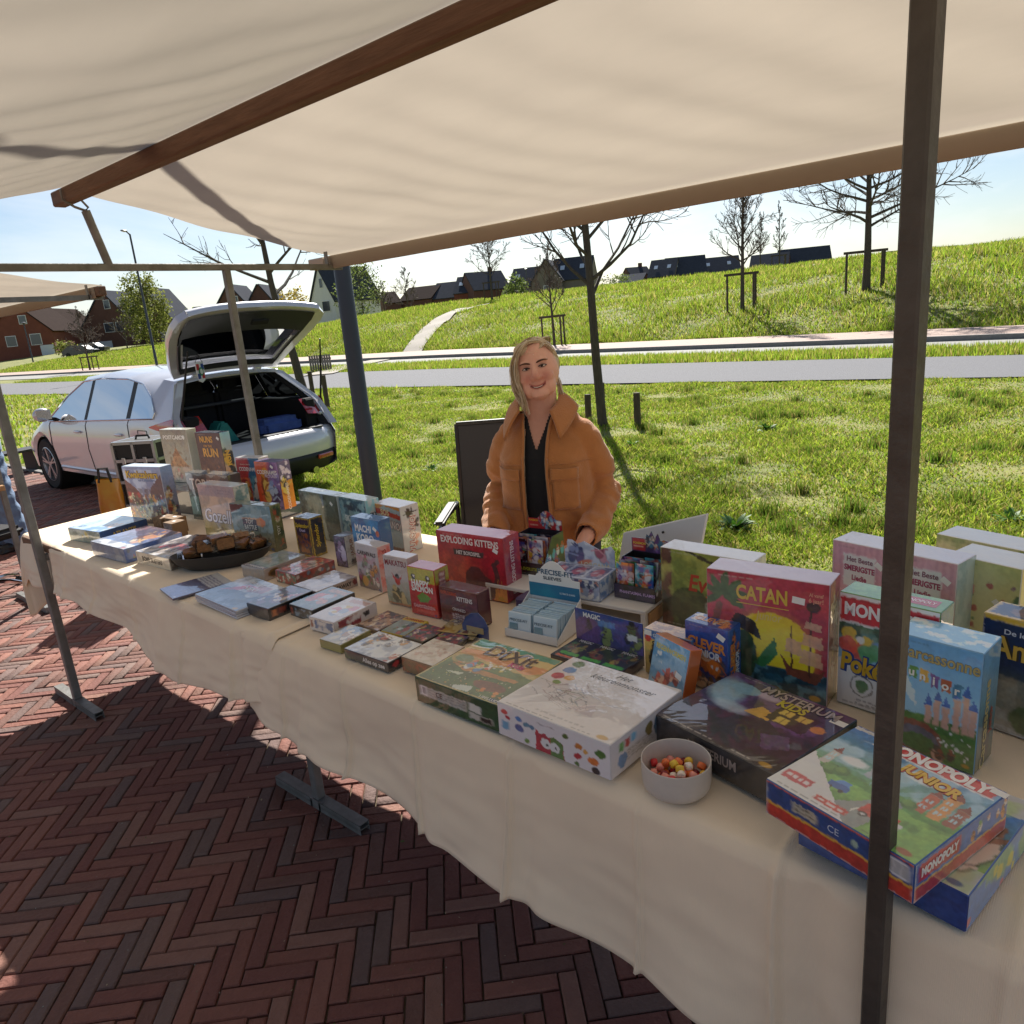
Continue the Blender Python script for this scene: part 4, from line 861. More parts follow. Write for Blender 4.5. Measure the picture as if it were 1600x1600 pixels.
gate_sheet('spoiler', m_black, np.linspace(-0.02, 0.20, 8), -0.95, 0.95, 0.115, 21); MB().box((0, -0.17, 0.135), (0.5, 0.03, 0.02)).obj('brake_lamp', m_red, tgE)
MB().box((0.1, -0.80, -0.02), (0.20, 0.07, 0.03)).obj('pull_handle', m_trimk, tgE, bevel=0.01)
for s in (-1, 1):
    hg = MB().box((s * 0.36, -0.01, -0.01), (0.09, 0.08, 0.04)).obj('hinge', m_paint, tgE, bevel=0.008)
    MB().tube([(s * 0.83, 0.22, 0.97), (s * 0.80, 0.10, 1.28), (s * 0.76, -0.02, 1.62)], [0.012, 0.012, 0.007], 8).obj('gas_strut', m_black, car, sm=True)
# luggage
o = MB().box((0, 0, 0.10), (0.52, 0.30, 0.20)).obj('travel_bag', mat('blue_bag_fabric', S('#39518f'), 0.8, var=0.3, scale=12, bump=0.4, bscale=9), None, bevel=0.06, seg=3); o.location = (4.52, 7.30, 0.622); tag(o, 'crumpled blue bag lying in the boot of the car', 'bag')
o = MB().prism([(-0.18, 0), (0.18, 0), (0.05, 0.24), (-0.02, 0.25)], -0.10, 0.10, Matrix.Rotation(R(90), 3, 'X')).obj('shopping_bag', mat('teal_bag', S('#1d7f78'), 0.6, var=0.2), None, bevel=0.02, seg=2); o.location = (3.92, 7.45, 0.622); tag(o, 'teal bag standing at the left of the car boot', 'bag')
# pennant hung in the tailgate
e = empty('club_pennant', (3.72, 7.22, 1.50), R(35), 'small red, white and blue pennant with a round badge hanging in the open tailgate', 'pennant')
sh = [(-0.075, 0.0), (0.075, 0.0), (0.082, -0.10), (0.06, -0.18), (0, -0.20), (-0.06, -0.18), (-0.082, -0.10)]
MX = Matrix.Rotation(R(90), 3, 'X')
MB().prism(sh, -0.003, 0.003, MX).obj('cloth', mat('pennant_white', S('#d9d9dc'), 0.7), e)
for x, z, w, h, c in ((-0.045, -0.045, 0.05, 0.06, '#b5232b'), (0.045, -0.045, 0.05, 0.06, '#24408e'), (-0.042, -0.135, 0.05, 0.05, '#24408e'), (0.042, -0.135, 0.05, 0.05, '#b5232b')): MB().box((x, -0.004, z), (w, 0.004, h)).obj('panel', mat('pennant_' + c, S(c), 0.7), e)
MB().tube([(0, -0.005, -0.09), (0, -0.011, -0.09)], 0.042, 20).obj('badge', mat('pennant_badge', S('#2c7a55'), 0.6), e); MB().tube([(0, -0.010, -0.09), (0, -0.013, -0.09)], 0.026, 20).obj('badge_centre', m_trim, e)
MB().tube([(-0.07, 0, 0), (0, 0, 0.08), (0.07, 0, 0)], 0.003, 5).obj('string', m_black, e)
# ================================================================== printed boxes
class Art:
    """a small painter: colours laid on a grid that becomes the printed face"""
    def __init__(s, w, h, res, seed=1):
        s.w, s.h = w, h; s.nx, s.ny = max(6, int(w * res)), max(6, int(h * res)); s.r = np.random.default_rng(seed); s.seed = seed
        s.U, s.V = np.meshgrid(np.linspace(0, 1, s.nx), np.linspace(0, 1, s.ny)); s.a = w / h; s.c = np.zeros((s.ny, s.nx, 3)) + 0.5
    def mix(s, m, c): m = np.clip(m, 0, 1)[..., None]; s.c = s.c * (1 - m) + np.array(S(c) if isinstance(c, str) else c) * m; return s
    def fill(s, c): return s.mix(np.ones_like(s.U), c)
    def grad(s, c0, c1, v0=0, v1=1):
        t = np.clip((s.V - v0) / (v1 - v0), 0, 1)[..., None]; m = ((s.V >= v0 - 1e-6) & (s.V <= v1 + 1e-6))[..., None]
        s.c = np.where(m, np.array(S(c0)) * (1 - t) + np.array(S(c1)) * t, s.c); return s
    def noise(s, c, cells=6, amt=0.6, th=0.5, soft=0.12, v0=0.0, v1=1.0, u0=0.0, u1=1.0):
        s.seed += 1; n = vnoise(s.ny, s.nx, cells, s.seed, 4); m = np.clip((n - th) / soft + 0.5, 0, 1) * amt * s.win(u0, v0, u1, v1); return s.mix(m, c)
    def win(s, u0, v0, u1, v1, soft=0.02): return np.clip((s.U - u0) / soft + 0.5, 0, 1) * np.clip((u1 - s.U) / soft + 0.5, 0, 1) * np.clip((s.V - v0) / soft + 0.5, 0, 1) * np.clip((v1 - s.V) / soft + 0.5, 0, 1)
    def rect(s, u0, v0, u1, v1, c, a=1.0): return s.mix(s.win(u0, v0, u1, v1, 1.2 / min(s.nx, s.ny)) * a, c)
    def ell(s, u, v, ru, rv, c, a=1.0, rot=0.0, soft=None):
        x, y = (s.U - u) * s.a, s.V - v; q, w = math.cos(rot), math.sin(rot); X, Y = x * q + y * w, -x * w + y * q
        d = np.sqrt((X / (ru * s.a)) ** 2 + (Y / rv) ** 2); sf = soft or 1.5 / (min(ru * s.nx, rv * s.ny) + 1); return s.mix(np.clip((1 - d) / sf + 0.5, 0, 1) * a, c)
    def line(s, p, q, w, c, a=1.0):
        px, py, qx, qy = p[0] * s.a, p[1], q[0] * s.a, q[1]; X, Y = s.U * s.a, s.V; L2 = (qx - px) ** 2 + (qy - py) ** 2 + 1e-9
        t = np.clip(((X - px) * (qx - px) + (Y - py) * (qy - py)) / L2, 0, 1); d = np.hypot(X - px - t * (qx - px), Y - py - t * (qy - py)); return s.mix(np.clip((w - d) * s.ny + 0.5, 0, 1) * a, c)
    def poly(s, pts, c, a=1.0):
        x, y = s.U, s.V; ins = np.zeros(x.shape, bool); k = len(pts)
        for i in range(k):
            (x0, y0), (x1, y1) = pts[i], pts[(i + 1) % k]; cnd = ((y0 > y) != (y1 > y)); ins ^= cnd & (x < (x1 - x0) * (y - y0) / (y1 - y0 + 1e-12) + x0)
        return s.mix(ins * a, c)
    def hills(s, v, amp, c, cells=5, a=1.0):
        s.seed += 1; n = vnoise(2, s.nx, cells, s.seed, 3)[0]; return s.mix(np.clip((v + amp * (n - 0.5) * 2 - s.V) * s.ny + 0.5, 0, 1) * a, c)
    def figs(s, n, u0, v0, u1, v1, pal, size=0.10, dark='#2a2320'):
        """loose crowd of little figures and props"""
        for _ in range(n):
            u, v, k = s.r.uniform(u0, u1), s.r.uniform(v0, v1), size * s.r.uniform(0.6, 1.3); c = pal[s.r.integers(len(pal))]; c2 = pal[s.r.integers(len(pal))]; ra = k / s.a
            s.ell(u, v, ra * 0.42, k * 0.62, dark, 0.55, s.r.uniform(-.4, .4)); s.ell(u, v, ra * 0.36, k * 0.55, c, 0.95, s.r.uniform(-.4, .4)); s.ell(u + s.r.uniform(-.1, .1) * ra, v + k * 0.62, ra * 0.24, k * 0.26, c2, 0.95)
            for sg in (-1, 1): s.line((u, v + k * .2), (u + sg * ra * s.r.uniform(.3, .7), v + k * s.r.uniform(-.5, .6)), k * 0.07, c2, 0.85)
        return s
    def dots(s, n, pal, r=0.02, u0=0, v0=0, u1=1, v1=1, a=0.9):
        for _ in range(n): k = r * s.r.uniform(.5, 1.4); s.ell(s.r.uniform(u0, u1), s.r.uniform(v0, v1), k / s.a, k, pal[s.r.integers(len(pal))], a)
        return s
    def small(s, u0, v0, u1, v1, c, rows=3, a=0.8):
        """rows of unreadably small print"""
        for i in range(rows):
            v = v1 - (i + 0.5) * (v1 - v0) / rows; u = u0
            while u < u1 - 0.01:
                l = s.r.uniform(0.02, 0.07) ; s.rect(u, v - (v1 - v0) / rows * 0.25, min(u1, u + l), v + (v1 - v0) / rows * 0.25, c, a); u += l + 0.015
        return s
    def finish(s):
        """brushy edges, fine tonal grain"""
        m = max(s.nx, s.ny); k = 0.0045 * m; q = [vnoise(s.ny, s.nx, 26, s.seed + 60 + i, 2) - 0.5 for i in range(2)]; I, J = np.mgrid[0:s.ny, 0:s.nx]
        s.c = s.c[np.clip(I + q[0] * k * 2, 0, s.ny - 1).astype(int), np.clip(J + q[1] * k * 2, 0, s.nx - 1).astype(int)]
        g = 0.45 * (vnoise(s.ny, s.nx, 7, s.seed + 70, 4) - 0.5) + 0.55 * (vnoise(s.ny, s.nx, 40, s.seed + 71, 2) - 0.5); h = vnoise(s.ny, s.nx, 14, s.seed + 72, 3) - 0.5
        s.c = np.minimum(s.c * 1.30, 0.86); lum = s.c.mean(-1); amp = 1.25 * np.clip(1.0 - 1.35 * lum, 0.10, 1); s.c = np.clip(s.c * np.exp(g * amp)[..., None] * np.stack([1 + .35 * h * amp, np.ones_like(h), 1 - .35 * h * amp], -1), 0.004, 0.85) * 0.93 + 0.004; return s
    def bars(s, u0, v0, u1, v1):
        s.rect(u0, v0, u1, v1, '#e8e8e8'); k = 14
        for i in range(k):
            if s.r.random() < 0.6: x = u0 + (u1 - u0) * (i + .2) / k; s.rect(x, v0 + (v1 - v0) * .12, x + (u1 - u0) / k * 0.6, v1 - (v1 - v0) * .1, '#1a1a1a')
        return s
m_print = mat('glossy_print', (0.5, 0.5, 0.5), 0.35, attr='Col', coat=1.0, coatr=0.025, coatbump=0.14)
m_printm = mat('matt_print', (0.5, 0.5, 0.5), 0.55, attr='Col', coat=0.15, coatr=0.2)
m_white = mat('white_card', S('#e4e3e1'), 0.5)
TEXTS = []
_cm = {}
def cmat(c, gloss=True):
    """plain printed card of one colour"""
    k = (c, gloss)
    if k not in _cm: _cm[k] = mat('card_%s%s' % (c.strip('#'), '' if gloss else '_m'), S(c), 0.38 if gloss else 0.6, var=0.04, scale=40, coat=0.95 if gloss else 0.1, coatr=0.04, coatbump=0.25 if gloss else 0.0)
    return _cm[k]
FACES = {'F': (Vector((1, 0, 0)), Vector((0, 0, 1)), Vector((0, -1, 0))), 'T': (Vector((1, 0, 0)), Vector((0, 1, 0)), Vector((0, 0, 1))), 'R': (Vector((0, 1, 0)), Vector((0, 0, 1)), Vector((1, 0, 0))), 'L': (Vector((0, -1, 0)), Vector((0, 0, 1)), Vector((-1, 0, 0)))}
class Box:
    """board-game box; local x along the front, y into the depth, z up"""
    def __init__(s, name, x, y, ang, w, d, h, z=TZ, side='#888888', label='', cat='game box', group=None, tilt=0.0, gloss=True, bevel=0.0015, roll=0.0):
        s.w, s.d, s.h = w, d, h
        mb = MB().box((w / 2, d / 2, h / 2), (w, d, h)); o = link(name, mb.mesh(name, bevel=bevel), None, cmat(side, gloss)); s.o = o
        o.location = (x, y, z); o.rotation_euler = (tilt, roll, R(ang)); tag(o, label, cat, group)
    def org(s, f):
        w, d, h = s.w, s.d, s.h
        return {'F': (Vector((0, 0, 0)), w, h), 'T': (Vector((0, 0, h)), w, d), 'R': (Vector((w, 0, 0)), d, h), 'L': (Vector((0, d, 0)), d, h)}[f]
    def art(s, f, fn, res=340, seed=1, name='cover_print', m=None, inset=0.0012, off=0.0004):
        o, W_, H_ = s.org(f); a, b, n = FACES[f]; A = Art(W_, H_, res * 1.22, seed); fn(A); A.finish()
        if name == 'cover_print' and W_ * H_ > 0.012: dk = A.c.mean() > 0.22; ink = '#3a3634' if dk else '#d8d2c8'; A.small(.06, .018, .5, .038, ink, 1, .6); A.small(.10, .955, .42, .972, ink, 1, .5); A.ell(.91, .045, .045, .026 * W_ / H_, ['#b0302c', '#2c4a86', '#d8d4cc', '#c99a2c'][seed % 4], .85); A.small(.66, .018, .82, .038, ink, 1, .5)
        u = np.linspace(inset, W_ - inset, A.nx); v = np.linspace(inset, H_ - inset, A.ny); UU, VV = np.meshgrid(u, v)
        P = np.array(o + n * off)[None, None, :] + UU[..., None] * np.array(a) + VV[..., None] * np.array(b)
        me = mesh_np(name, P.reshape(-1, 3), grid_faces(A.ny, A.nx)[:, ::-1]); setcol(me, A.c.reshape(-1, 3)); s.pr = link(name, me, s.o, m or m_print); return s
    def text(s, f, t, u, v, size, c='#ffffff', width=None, bold=0.02, rot=0.0, shear=0.0, outline=None, off=0.0009, name='title_lettering', ow=0.05, space=1.0):
        o, W_, H_ = s.org(f); a, b, n = FACES[f]
        def mk(col, bo, of, nm):
            cu = bpy.data.curves.new(nm, 'FONT'); cu.body = t; cu.size = size; cu.align_x = 'CENTER'; cu.align_y = 'CENTER'; cu.offset = bo * size; cu.shear = shear; cu.resolution_u = 3; cu.extrude = 0.00005; cu.space_character = space; cu.fill_mode = 'FRONT'
            cu.materials.append(cmat(col)); ob = bpy.data.objects.new(nm, cu); COL.objects.link(ob); ob.parent = s.o
            p = o + a * (u * W_) + b * (v * H_) + n * of; q, w = math.cos(rot), math.sin(rot); a2, b2 = a * q + b * w, b * q - a * w
            ob.matrix_local = Matrix(((a2.x, b2.x, n.x, p.x), (a2.y, b2.y, n.y, p.y), (a2.z, b2.z, n.z, p.z), (0, 0, 0, 1)))
            if width: TEXTS.append((ob, width * W_, abs(rot) > 1))
        if abs(rot) > 1: width = 0.82 * H_ / W_
        if outline: mk(outline, bold + ow, off, 'title_outline'); off += 0.0004
        mk(c, bold, off, name); return s
    def sticker(s, f, u, v, w=0.020, h=0.013, rot=0.0, c='#eceae6'):
        o, W_, H_ = s.org(f); a, b, n = FACES[f]; p = o + a * (u * W_) + b * (v * H_) + n * 0.0007; q, k = math.cos(rot), math.sin(rot); a2, b2 = a * q + b * k, b * q - a * k
        P = [p + a2 * (x * w / 2) + b2 * (y * h / 2) for x, y in ((-1, -1), (1, -1), (1, 1), (-1, 1))]; me = bpy.data.meshes.new('price_sticker'); me.from_pydata([tuple(q) for q in P], [], [(0, 1, 2, 3)]); link('price_sticker', me, s.o, cmat(c, False))
        return s
    def quad(s, f, pts, c, off=0.0008, name='printed_panel'):
        o, W_, H_ = s.org(f); a, b, n = FACES[f]; me = bpy.data.meshes.new(name); me.from_pydata([tuple(o + a * (x * W_) + b * (y * H_) + n * off) for x, y in pts], [], [tuple(range(len(pts)))]); link(name, me, s.o, cmat(c)); return s
G1, G2 = 'game boxes standing on the table', 'game boxes lying on the table'
def up_box(x, y, ang, w, h, d, side, label, **k): return Box('game_box', x, y, ang, w, d, h, side=side, label=label, group=G1, **k)
def flat(L_, ang, w, d, h, side, label, **k):
    return Box('game_box', L_[0], L_[1], ang, w, d, h, side=side, label=label, group=G2, **k)
def nl(N, w, ang): return (N[0] - w * math.cos(R(ang)), N[1] - w * math.sin(R(ang)))     # left corner from near corner
BUSY = ['#7a3030', '#b07a3a', '#3a4a6a', '#c9b48a', '#2e2a30', '#8a5a3a', '#55704a', '#d0c8b8']

# ---- back left: tall boxes
support = Box('storage_box', 1.66, 4.10, -84, 0.62, 0.28, 0.125, side='#2c2a2c', label='dark flat storage box raising the two tallest games at the back left', cat='box')
b = up_box(1.795, 4.06, -80, 0.225, 0.29, 0.062, '#d9d4c4', 'tall grey green box with a pale island mount, highest at back left', z=TZ + 0.126)
def f(A):
    A.grad('#b8b49c', '#75746f'); A.noise('#9aa08e', 4, .4); A.rect(0, 0, 1, .34, '#b9a58a', .5); A.poly([(.12, .30), (.3, .42), (.42, .60), (.5, .66), (.56, .60), (.7, .42), (.9, .30)], '#b08a63'); A.poly([(.35, .5), (.5, .66), (.62, .5)], '#8f6a4b'); A.noise('#6d5340', 14, .6, .55, v0=.28, v1=.6, u0=.2, u1=.85); A.line((.5, .64), (.5, .74), .008, '#6d5a48'); A.noise('#d8c3b4', 8, .5, .5, v0=0, v1=.3); A.figs(5, .1, .03, .9, .22, ['#c98f86', '#e0cdb8', '#8a7a6a'], .08)
b.art('F', f, 300, 3).text('F', 'POSTCARDS', .5, .85, .030, '#f2f0ea', .80, .03).sticker('F', .86, .86, rot=-.5).art('R', lambda A: A.grad('#cfc9b4', '#b9b4a0'), 200, 2, 'side_print')
b = up_box(1.86, 3.80, -82, 0.205, 0.272, 0.062, '#33303a', 'dark box with big orange lettering beside the tallest box', z=TZ + 0.126)
def f(A): A.grad('#4a3a30', '#2c2a36'); A.noise('#6b4a34', 6, .5, v0=0, v1=.55); A.figs(9, .1, .05, .9, .3, ['#7a4a34', '#a3704a', '#3c3a48', '#c9a27a'], .12); A.noise('#1e1d26', 5, .5, .55)
b.art('F', f, 300, 5).text('F', 'NUNS', .42, .86, .05, '#e0a544', .52, .035).text('F', 'ON THE', .45, .735, .018, '#d39a45', .34).text('F', 'RUN', .52, .60, .062, '#e0a544', .60, .035).sticker('F', .90, .89, rot=-.6)
b.art('R', lambda A: A.grad('#d98a3a', '#8cc0d0').figs(4, .1, .1, .9, .9, ['#e0a544', '#2c2a36'], .2), 200, 6, 'side_print').text('R', 'RUN', .5, .5, .04, '#e8b44c', None, .03, rot=1.57)
# Quack-like crowd box
b = up_box(1.479, 3.844, -76, 0.274, 0.293, 0.07, '#c9d2de', 'large square box showing a busy red and blue market crowd')
def f(A):
    A.grad('#5a4038', '#8aa0c4', 0, 1); A.noise('#c8d2e2', 5, .7, .5, v0=.5, v1=.95); A.poly([(.0, .35), (.0, .78), (.14, .70), (.25, .62), (.4, .5), (.4, .3)], '#6a4a44'); A.poly([(1, .3), (1, .88), (.82, .74), (.66, .62), (.6, .45), (.62, .3)], '#4f3f46'); A.rect(.03, .45, .34, .55, '#b03430', .85)
    A.noise('#3a2c30', 12, .6, .5, v0=0, v1=.62); A.figs(60, .03, .02, .97, .48, ['#a33a2e', '#c98a3c', '#4a5a7a', '#d9c9a5', '#7a4a32', '#5e6f54', '#e4dccb', '#38303a'], .085); A.dots(60, ['#e8c56a', '#e4dccb', '#c4553c'], .012, 0, 0, 1, .5)
b.art('F', f, 300, 7).text('F', 'Kwakzalvers', .5, .855, .048, '#d9b33c', .84, .03, outline='#4a3a2a').text('F', 'van Kakelenburg', .6, .765, .02, '#6d88b0', .45)
b.art('R', lambda A: A.grad('#6a4a44', '#8aa0c4').figs(14, .1, .05, .9, .6, BUSY, .1), 220, 8, 'side_print')
b = up_box(1.665, 3.58, -83, 0.337, 0.24, 0.07, '#4a4038', 'brown and green landscape box standing behind the market crowd box')
def f(A): A.grad('#46605a', '#5c4c42', 0, 1); A.noise('#7f9a92', 6, .7, .5, v0=0, v1=.55); A.hills(.55, .08, '#3e4a44'); A.rect(0, .60, 1, .93, '#4f3d36'); A.poly([(.0, .93), (.15, .99), (.3, .93), (.48, 1), (.6, .93), (.75, .99), (.95, .93), (1, 1), (0, 1)], '#8f928c'); A.noise('#8fb0a6', 5, .6, .55, v0=.1, v1=.5); A.figs(7, .45, .08, .98, .35, ['#3a3a34', '#7a5a3c', '#a34a3c', '#2c3430'], .16); A.poly([(.85, .62), (.95, .9), (.9, .62)], '#d07a3c')
b.art('F', f, 300, 9).text('F', 'TORIKI', .40, .76, .075, '#dcc4b0', .62, .015, outline='#7a3a30', ow=.03)
# two spy boxes
b = up_box(1.875, 3.46, -80, 0.170, 0.232, 0.065, '#e2dcd6', 'red and blue split box standing behind the others, left of the purple one', z=TZ + 0.048)
def f(A): A.grad('#c23a30', '#a52a34'); A.mix(np.clip((A.U - .5 - .06 * np.sin(A.V * 9)) * 14 + .5, 0, 1), '#27628a'); A.noise('#e07a3a', 5, .6, .5, v0=0, v1=.55, u1=.5); A.noise('#6fb0c4', 5, .6, .5, v0=0, v1=.6, u0=.5); A.figs(3, .2, .1, .4, .4, ['#8a2a28', '#f0a050', '#e8c890'], .3); A.figs(3, .55, .1, .8, .45, ['#d8e0e4', '#16324a', '#1b1e28'], .3)
b.art('F', f, 320, 11).text('F', 'CODENAMES', .5, .745, .032, '#f4ece6', .78, .025).text('F', 'VLAADA CHVATIL', .4, .85, .009, '#e8c8b8')
flat((1.80, 3.52), -82, 0.42, 0.16, 0.046, '#4d5560', 'grey box lying under the two red spy game boxes', gloss=True)
b = up_box(1.845, 3.235, -82, 0.165, 0.232, 0.075, '#5d3c74', 'orange and purple box with an orange side panel, beside the red and blue one', z=TZ + 0.048)
def f(A): A.grad('#5a3f78', '#6a4a86'); A.mix(np.clip((.55 - A.U + .25 * (A.V - .4)) * 5, 0, 1) * .95, '#d2603a'); A.figs(3, .22, .25, .42, .6, ['#c98a2c', '#e0b860', '#8a4a24'], .32); A.noise('#8d76b0', 6, .6, .5, u0=.5); A.figs(4, .55, .15, .9, .55, ['#a8bcd8', '#43305c', '#7c92c0'], .22); A.rect(0, 0, 1, .06, '#5a2f52', .7); A.small(.15, .015, .85, .05, '#d8c8e0', 1)
b.art('F', f, 340, 13).text('F', 'CODENAMES', .5, .775, .032, '#f4ece6', .86, .025).text('F', 'PICTURES', .64, .695, .02, '#e8d8e8', .5, .02).sticker('F', .74, .90, rot=-.6)
b.art('R', lambda A: (A.grad('#e07a2c', '#e8923c', 0, .58), A.grad('#4d356a', '#5d447c', .58, 1), A.dots(14, ['#d8c8e8'], .03, .1, .62, .9, .95), A.figs(3, .2, .4, .8, .55, ['#3a3440', '#e8c060'], .2)), 260, 14, 'side_print').text('R', 'CODENAMES', .5, .26, .022, '#f6e6d6', None, .02, rot=1.57)
b.quad('F', [(-.02, 0.0), (.16, 0), (.10, .52), (-.02, .56)], '#e2562e', .0012)
# sandy box and toy battle box
b = up_box(1.515, 3.17, -84, 0.262, 0.250, 0.075, '#cbb6a4', 'sandy pink box with curly white lettering in front of the landscape box')
def f(A): A.grad('#a39455', '#b7a0a0', 0, 1); A.noise('#d8b9a0', 3, .8, .5, .1, v0=.45, v1=.8); A.rect(0, .80, 1, 1, '#a5929a', .7); A.noise('#8d7c46', 6, .6, .5, v0=0, v1=.35); A.hills(.18, .06, '#7d7440'); A.figs(2, .35, .03, .55, .12, ['#6f5a3a', '#c9b58a'], .15); A.small(.55, .84, .9, .93, '#877884', 2, .5)
b.art('F', f, 320, 15).text('F', 'Gozelle', .5, .43, .085, '#efe9ea', .84, .012, outline='#7d6a72', shear=.15, ow=.025)
b.art('R', lambda A: A.grad('#b8a86a', '#c4c0b8').noise('#4f7a80', 6, .8, .5).figs(5, .1, .1, .9, .8, ['#d8b060', '#3f6a70', '#e4dccb'], .2), 220, 16, 'side_print')
b = up_box(1.495, 2.875, -80, 0.242, 0.195, 0.055, '#6b6a3e', 'olive box with a dark title plate and toy figures, behind the dish')
def f(A): A.grad('#8d7f4c', '#6f97a8', 0, 1); A.noise('#a8bcc0', 5, .6, .5, v0=.4, v1=1); A.poly([(0, .8), (.35, .95), (.3, 1), (0, 1)], '#5e2f2c'); A.ell(.72, .62, .11, .10, '#d8743a'); A.poly([(.2, .70), (.72, .72), (.72, .52)], '#dc9a62', .7); A.figs(26, .04, .04, .96, .34, ['#3a3a2c', '#5a4a30', '#2f3f5c', '#7a5a34', '#a38a4c'], .12); A.rect(.27, .42, .62, .68, '#3a3c46'); A.noise('#4a4530', 9, .5, .55, v0=0, v1=.3)
b.art('F', f, 320, 17).text('F', 'TOY', .44, .62, .024, '#e4e0d4', .20, .03).text('F', 'BATTLE', .45, .50, .026, '#e4e0d4', .30, .03)
b.art('R', lambda A: A.grad('#55563a', '#7a7a48').figs(6, .2, .1, .8, .9, ['#a8502c', '#c9c0a0', '#3a4a34'], .12), 260, 18, 'side_print').text('R', 'TOY', .5, .45, .02, '#e4e0d4', None, .02, rot=1.57)
# little brown crates
for i, (x, y, lb) in enumerate(((1.44, 3.52, 'left'), (1.46, 3.445, 'middle'), (1.415, 3.36, 'front'))):
    bb = Box('card_crate', x, y, -85, 0.072, 0.07, 0.075, side='#7d6040', label='little brown kraft box, %s of the three in front of the landscape box' % lb, cat='box', group='little brown boxes', gloss=False)
    bb.art('F', lambda A: A.grad('#6d5236', '#8a6c48').noise('#4f3a26', 5, .6, .5).small(.2, .3, .8, .5, '#3f2f20', 2), 300, 20 + i, 'front_print', m_printm).sticker('T', .5, .5, .02, .014)
# ---- middle row
b = up_box(1.745, 2.74, -92, 0.284, 0.205, 0.06, '#b7c4c6', 'dark grey box with a pale moon and tree, behind the small gold edged box')
def f(A): A.grad('#4a564e', '#5e6c68', 0, 1); A.ell(.38, .64, .26, .34, '#c9c4a8', .75, soft=.5); A.noise('#3a453f', 5, .7, .52); A.noise('#8ea09a', 8, .5, .56, u1=.7); A.line((.62, .0), (.55, .6), .06, '#aeb5a4', .7); A.noise('#d9d2b8', 14, .5, .62, v0=.3, v1=.9, u0=.15, u1=.6)
b.art('F', f, 300, 24).sticker('F', .84, .82, rot=-.6)
b = up_box(1.742, 2.452, -94, 0.185, 0.205, 0.065, '#cfe0dc', 'teal aviation box standing right of the dark moon box')
def f(A): A.grad('#3a7088', '#2f5a70', 0, 1); A.noise('#88b8c4', 4, .7, .5, v0=.5); A.poly([(.05, .8), (.5, .92), (.95, .72), (.5, .78)], '#274860'); A.ell(.4, .8, .14, .07, '#1d3850'); A.ell(.42, .30, .13, .17, '#7a4a34'); A.ell(.42, .42, .14, .08, '#22242a'); A.rect(.2, 0, .65, .14, '#c98a2c'); A.noise('#b0d0d0', 8, .4, .6)
b.art('F', f, 300, 26).text('F', 'SKY', .30, .57, .035, '#e8f0f0', .28, .02)
b.art('R', lambda A: A.grad('#9fd0d4', '#8cc8d0').noise('#e4f2f0', 4, .6, .5), 260, 27, 'side_print').text('R', 'SKY', .5, .70, .024, '#22323a', .5, .04).text('R', 'TEAM', .5, .55, .024, '#22323a', .8, .04)
b = up_box(1.556, 2.51, -86, 0.094, 0.160, 0.068, '#1d1b24', 'small black box with gold edges and yellow script')
def f(A): A.grad('#3a2430', '#241f38'); A.noise('#7a4a2c', 5, .7, .5, v0=0, v1=.6); A.poly([(.2, .1), (.5, .55), (.8, .1)], '#a8642c', .7); A.figs(3, .3, .1, .7, .4, ['#8a4a24', '#c98a3c', '#3a2a50'], .25); [A.rect(*q, '#b89a30') for q in ((0, 0, .05, 1), (.95, 0, 1, 1), (0, 0, 1, .03), (0, .97, 1, 1))]
b.art('F', f, 380, 28).text('F', 'Splendor', .5, .80, .024, '#d8b82c', .84, .02, shear=.2).text('F', 'Duel', .5, .68, .016, '#c9b8d8', .36)
b.art('R', lambda A: (A.grad('#14131c', '#1d1b28'), A.noise('#5a3a20', 6, .5, .6), [A.rect(*q, '#b89a30') for q in ((0, 0, .07, 1), (.93, 0, 1, 1), (0, 0, 1, .03), (0, .97, 1, 1))]), 340, 29, 'side_print').text('R', 'Splendor', .45, .52, .026, '#d8b82c', None, .02, rot=1.57, shear=.2)
b.art('T', lambda A: (A.fill('#2a2430'), [A.rect(*q, '#b89a30') for q in ((0, 0, .04, 1), (.96, 0, 1, 1), (0, 0, 1, .06), (0, .94, 1, 1))]), 260, 30, 'top_print')
b = up_box(1.565, 2.15, -90, 0.155, 0.200, 0.055, '#2a66a0', 'blue box with white city lettering in the middle row')
def f(A): A.grad('#2b7ab0', '#1f5a98'); A.noise('#4a98c8', 4, .5, .5); A.figs(6, .1, .02, .9, .3, ['#d86a3a', '#e8dcc0', '#58a048', '#c9c9c9'], .16); A.ell(.92, .75, .06, .06, '#c96a3a')
b.art('F', f, 320, 31).text('F', 'MACHI', .42, .80, .036, '#f0f2f4', .58, .035).text('F', 'KORO', .46, .62, .040, '#f0f2f4', .62, .035)
b.text('F', 'BOUW JE EIGEN STAD', .5, .47, .010, '#dfe8f0', .7).sticker('F', .84, .83, rot=-.6)
b = up_box(1.545, 2.245, -86, 0.060, 0.120, 0.062, '#3c3444', 'small dark purple box with a pale spine, beside the blue box')
b.art('F', lambda A: A.grad('#463846', '#3f3850').noise('#7a6a8c', 6, .7, .55).figs(3, .2, .2, .8, .8, ['#8a7a9c', '#c9c0d8', '#2a2434'], .3), 380, 33).art('R', lambda A: A.grad('#c9c0b0', '#d2c8b8').rect(.3, .04, .7, .22, '#4a4034').noise('#8a7a70', 8, .4, .6), 320, 34, 'side_print').text('R', 'JAIPUR', .5, .62, .022, '#b07a58', None, .02, rot=1.57)
b = up_box(1.775, 2.285, -94, 0.178, 0.186, 0.09, '#d8ccc6', 'grey and orange volcano box leaning tall beside the blue box')
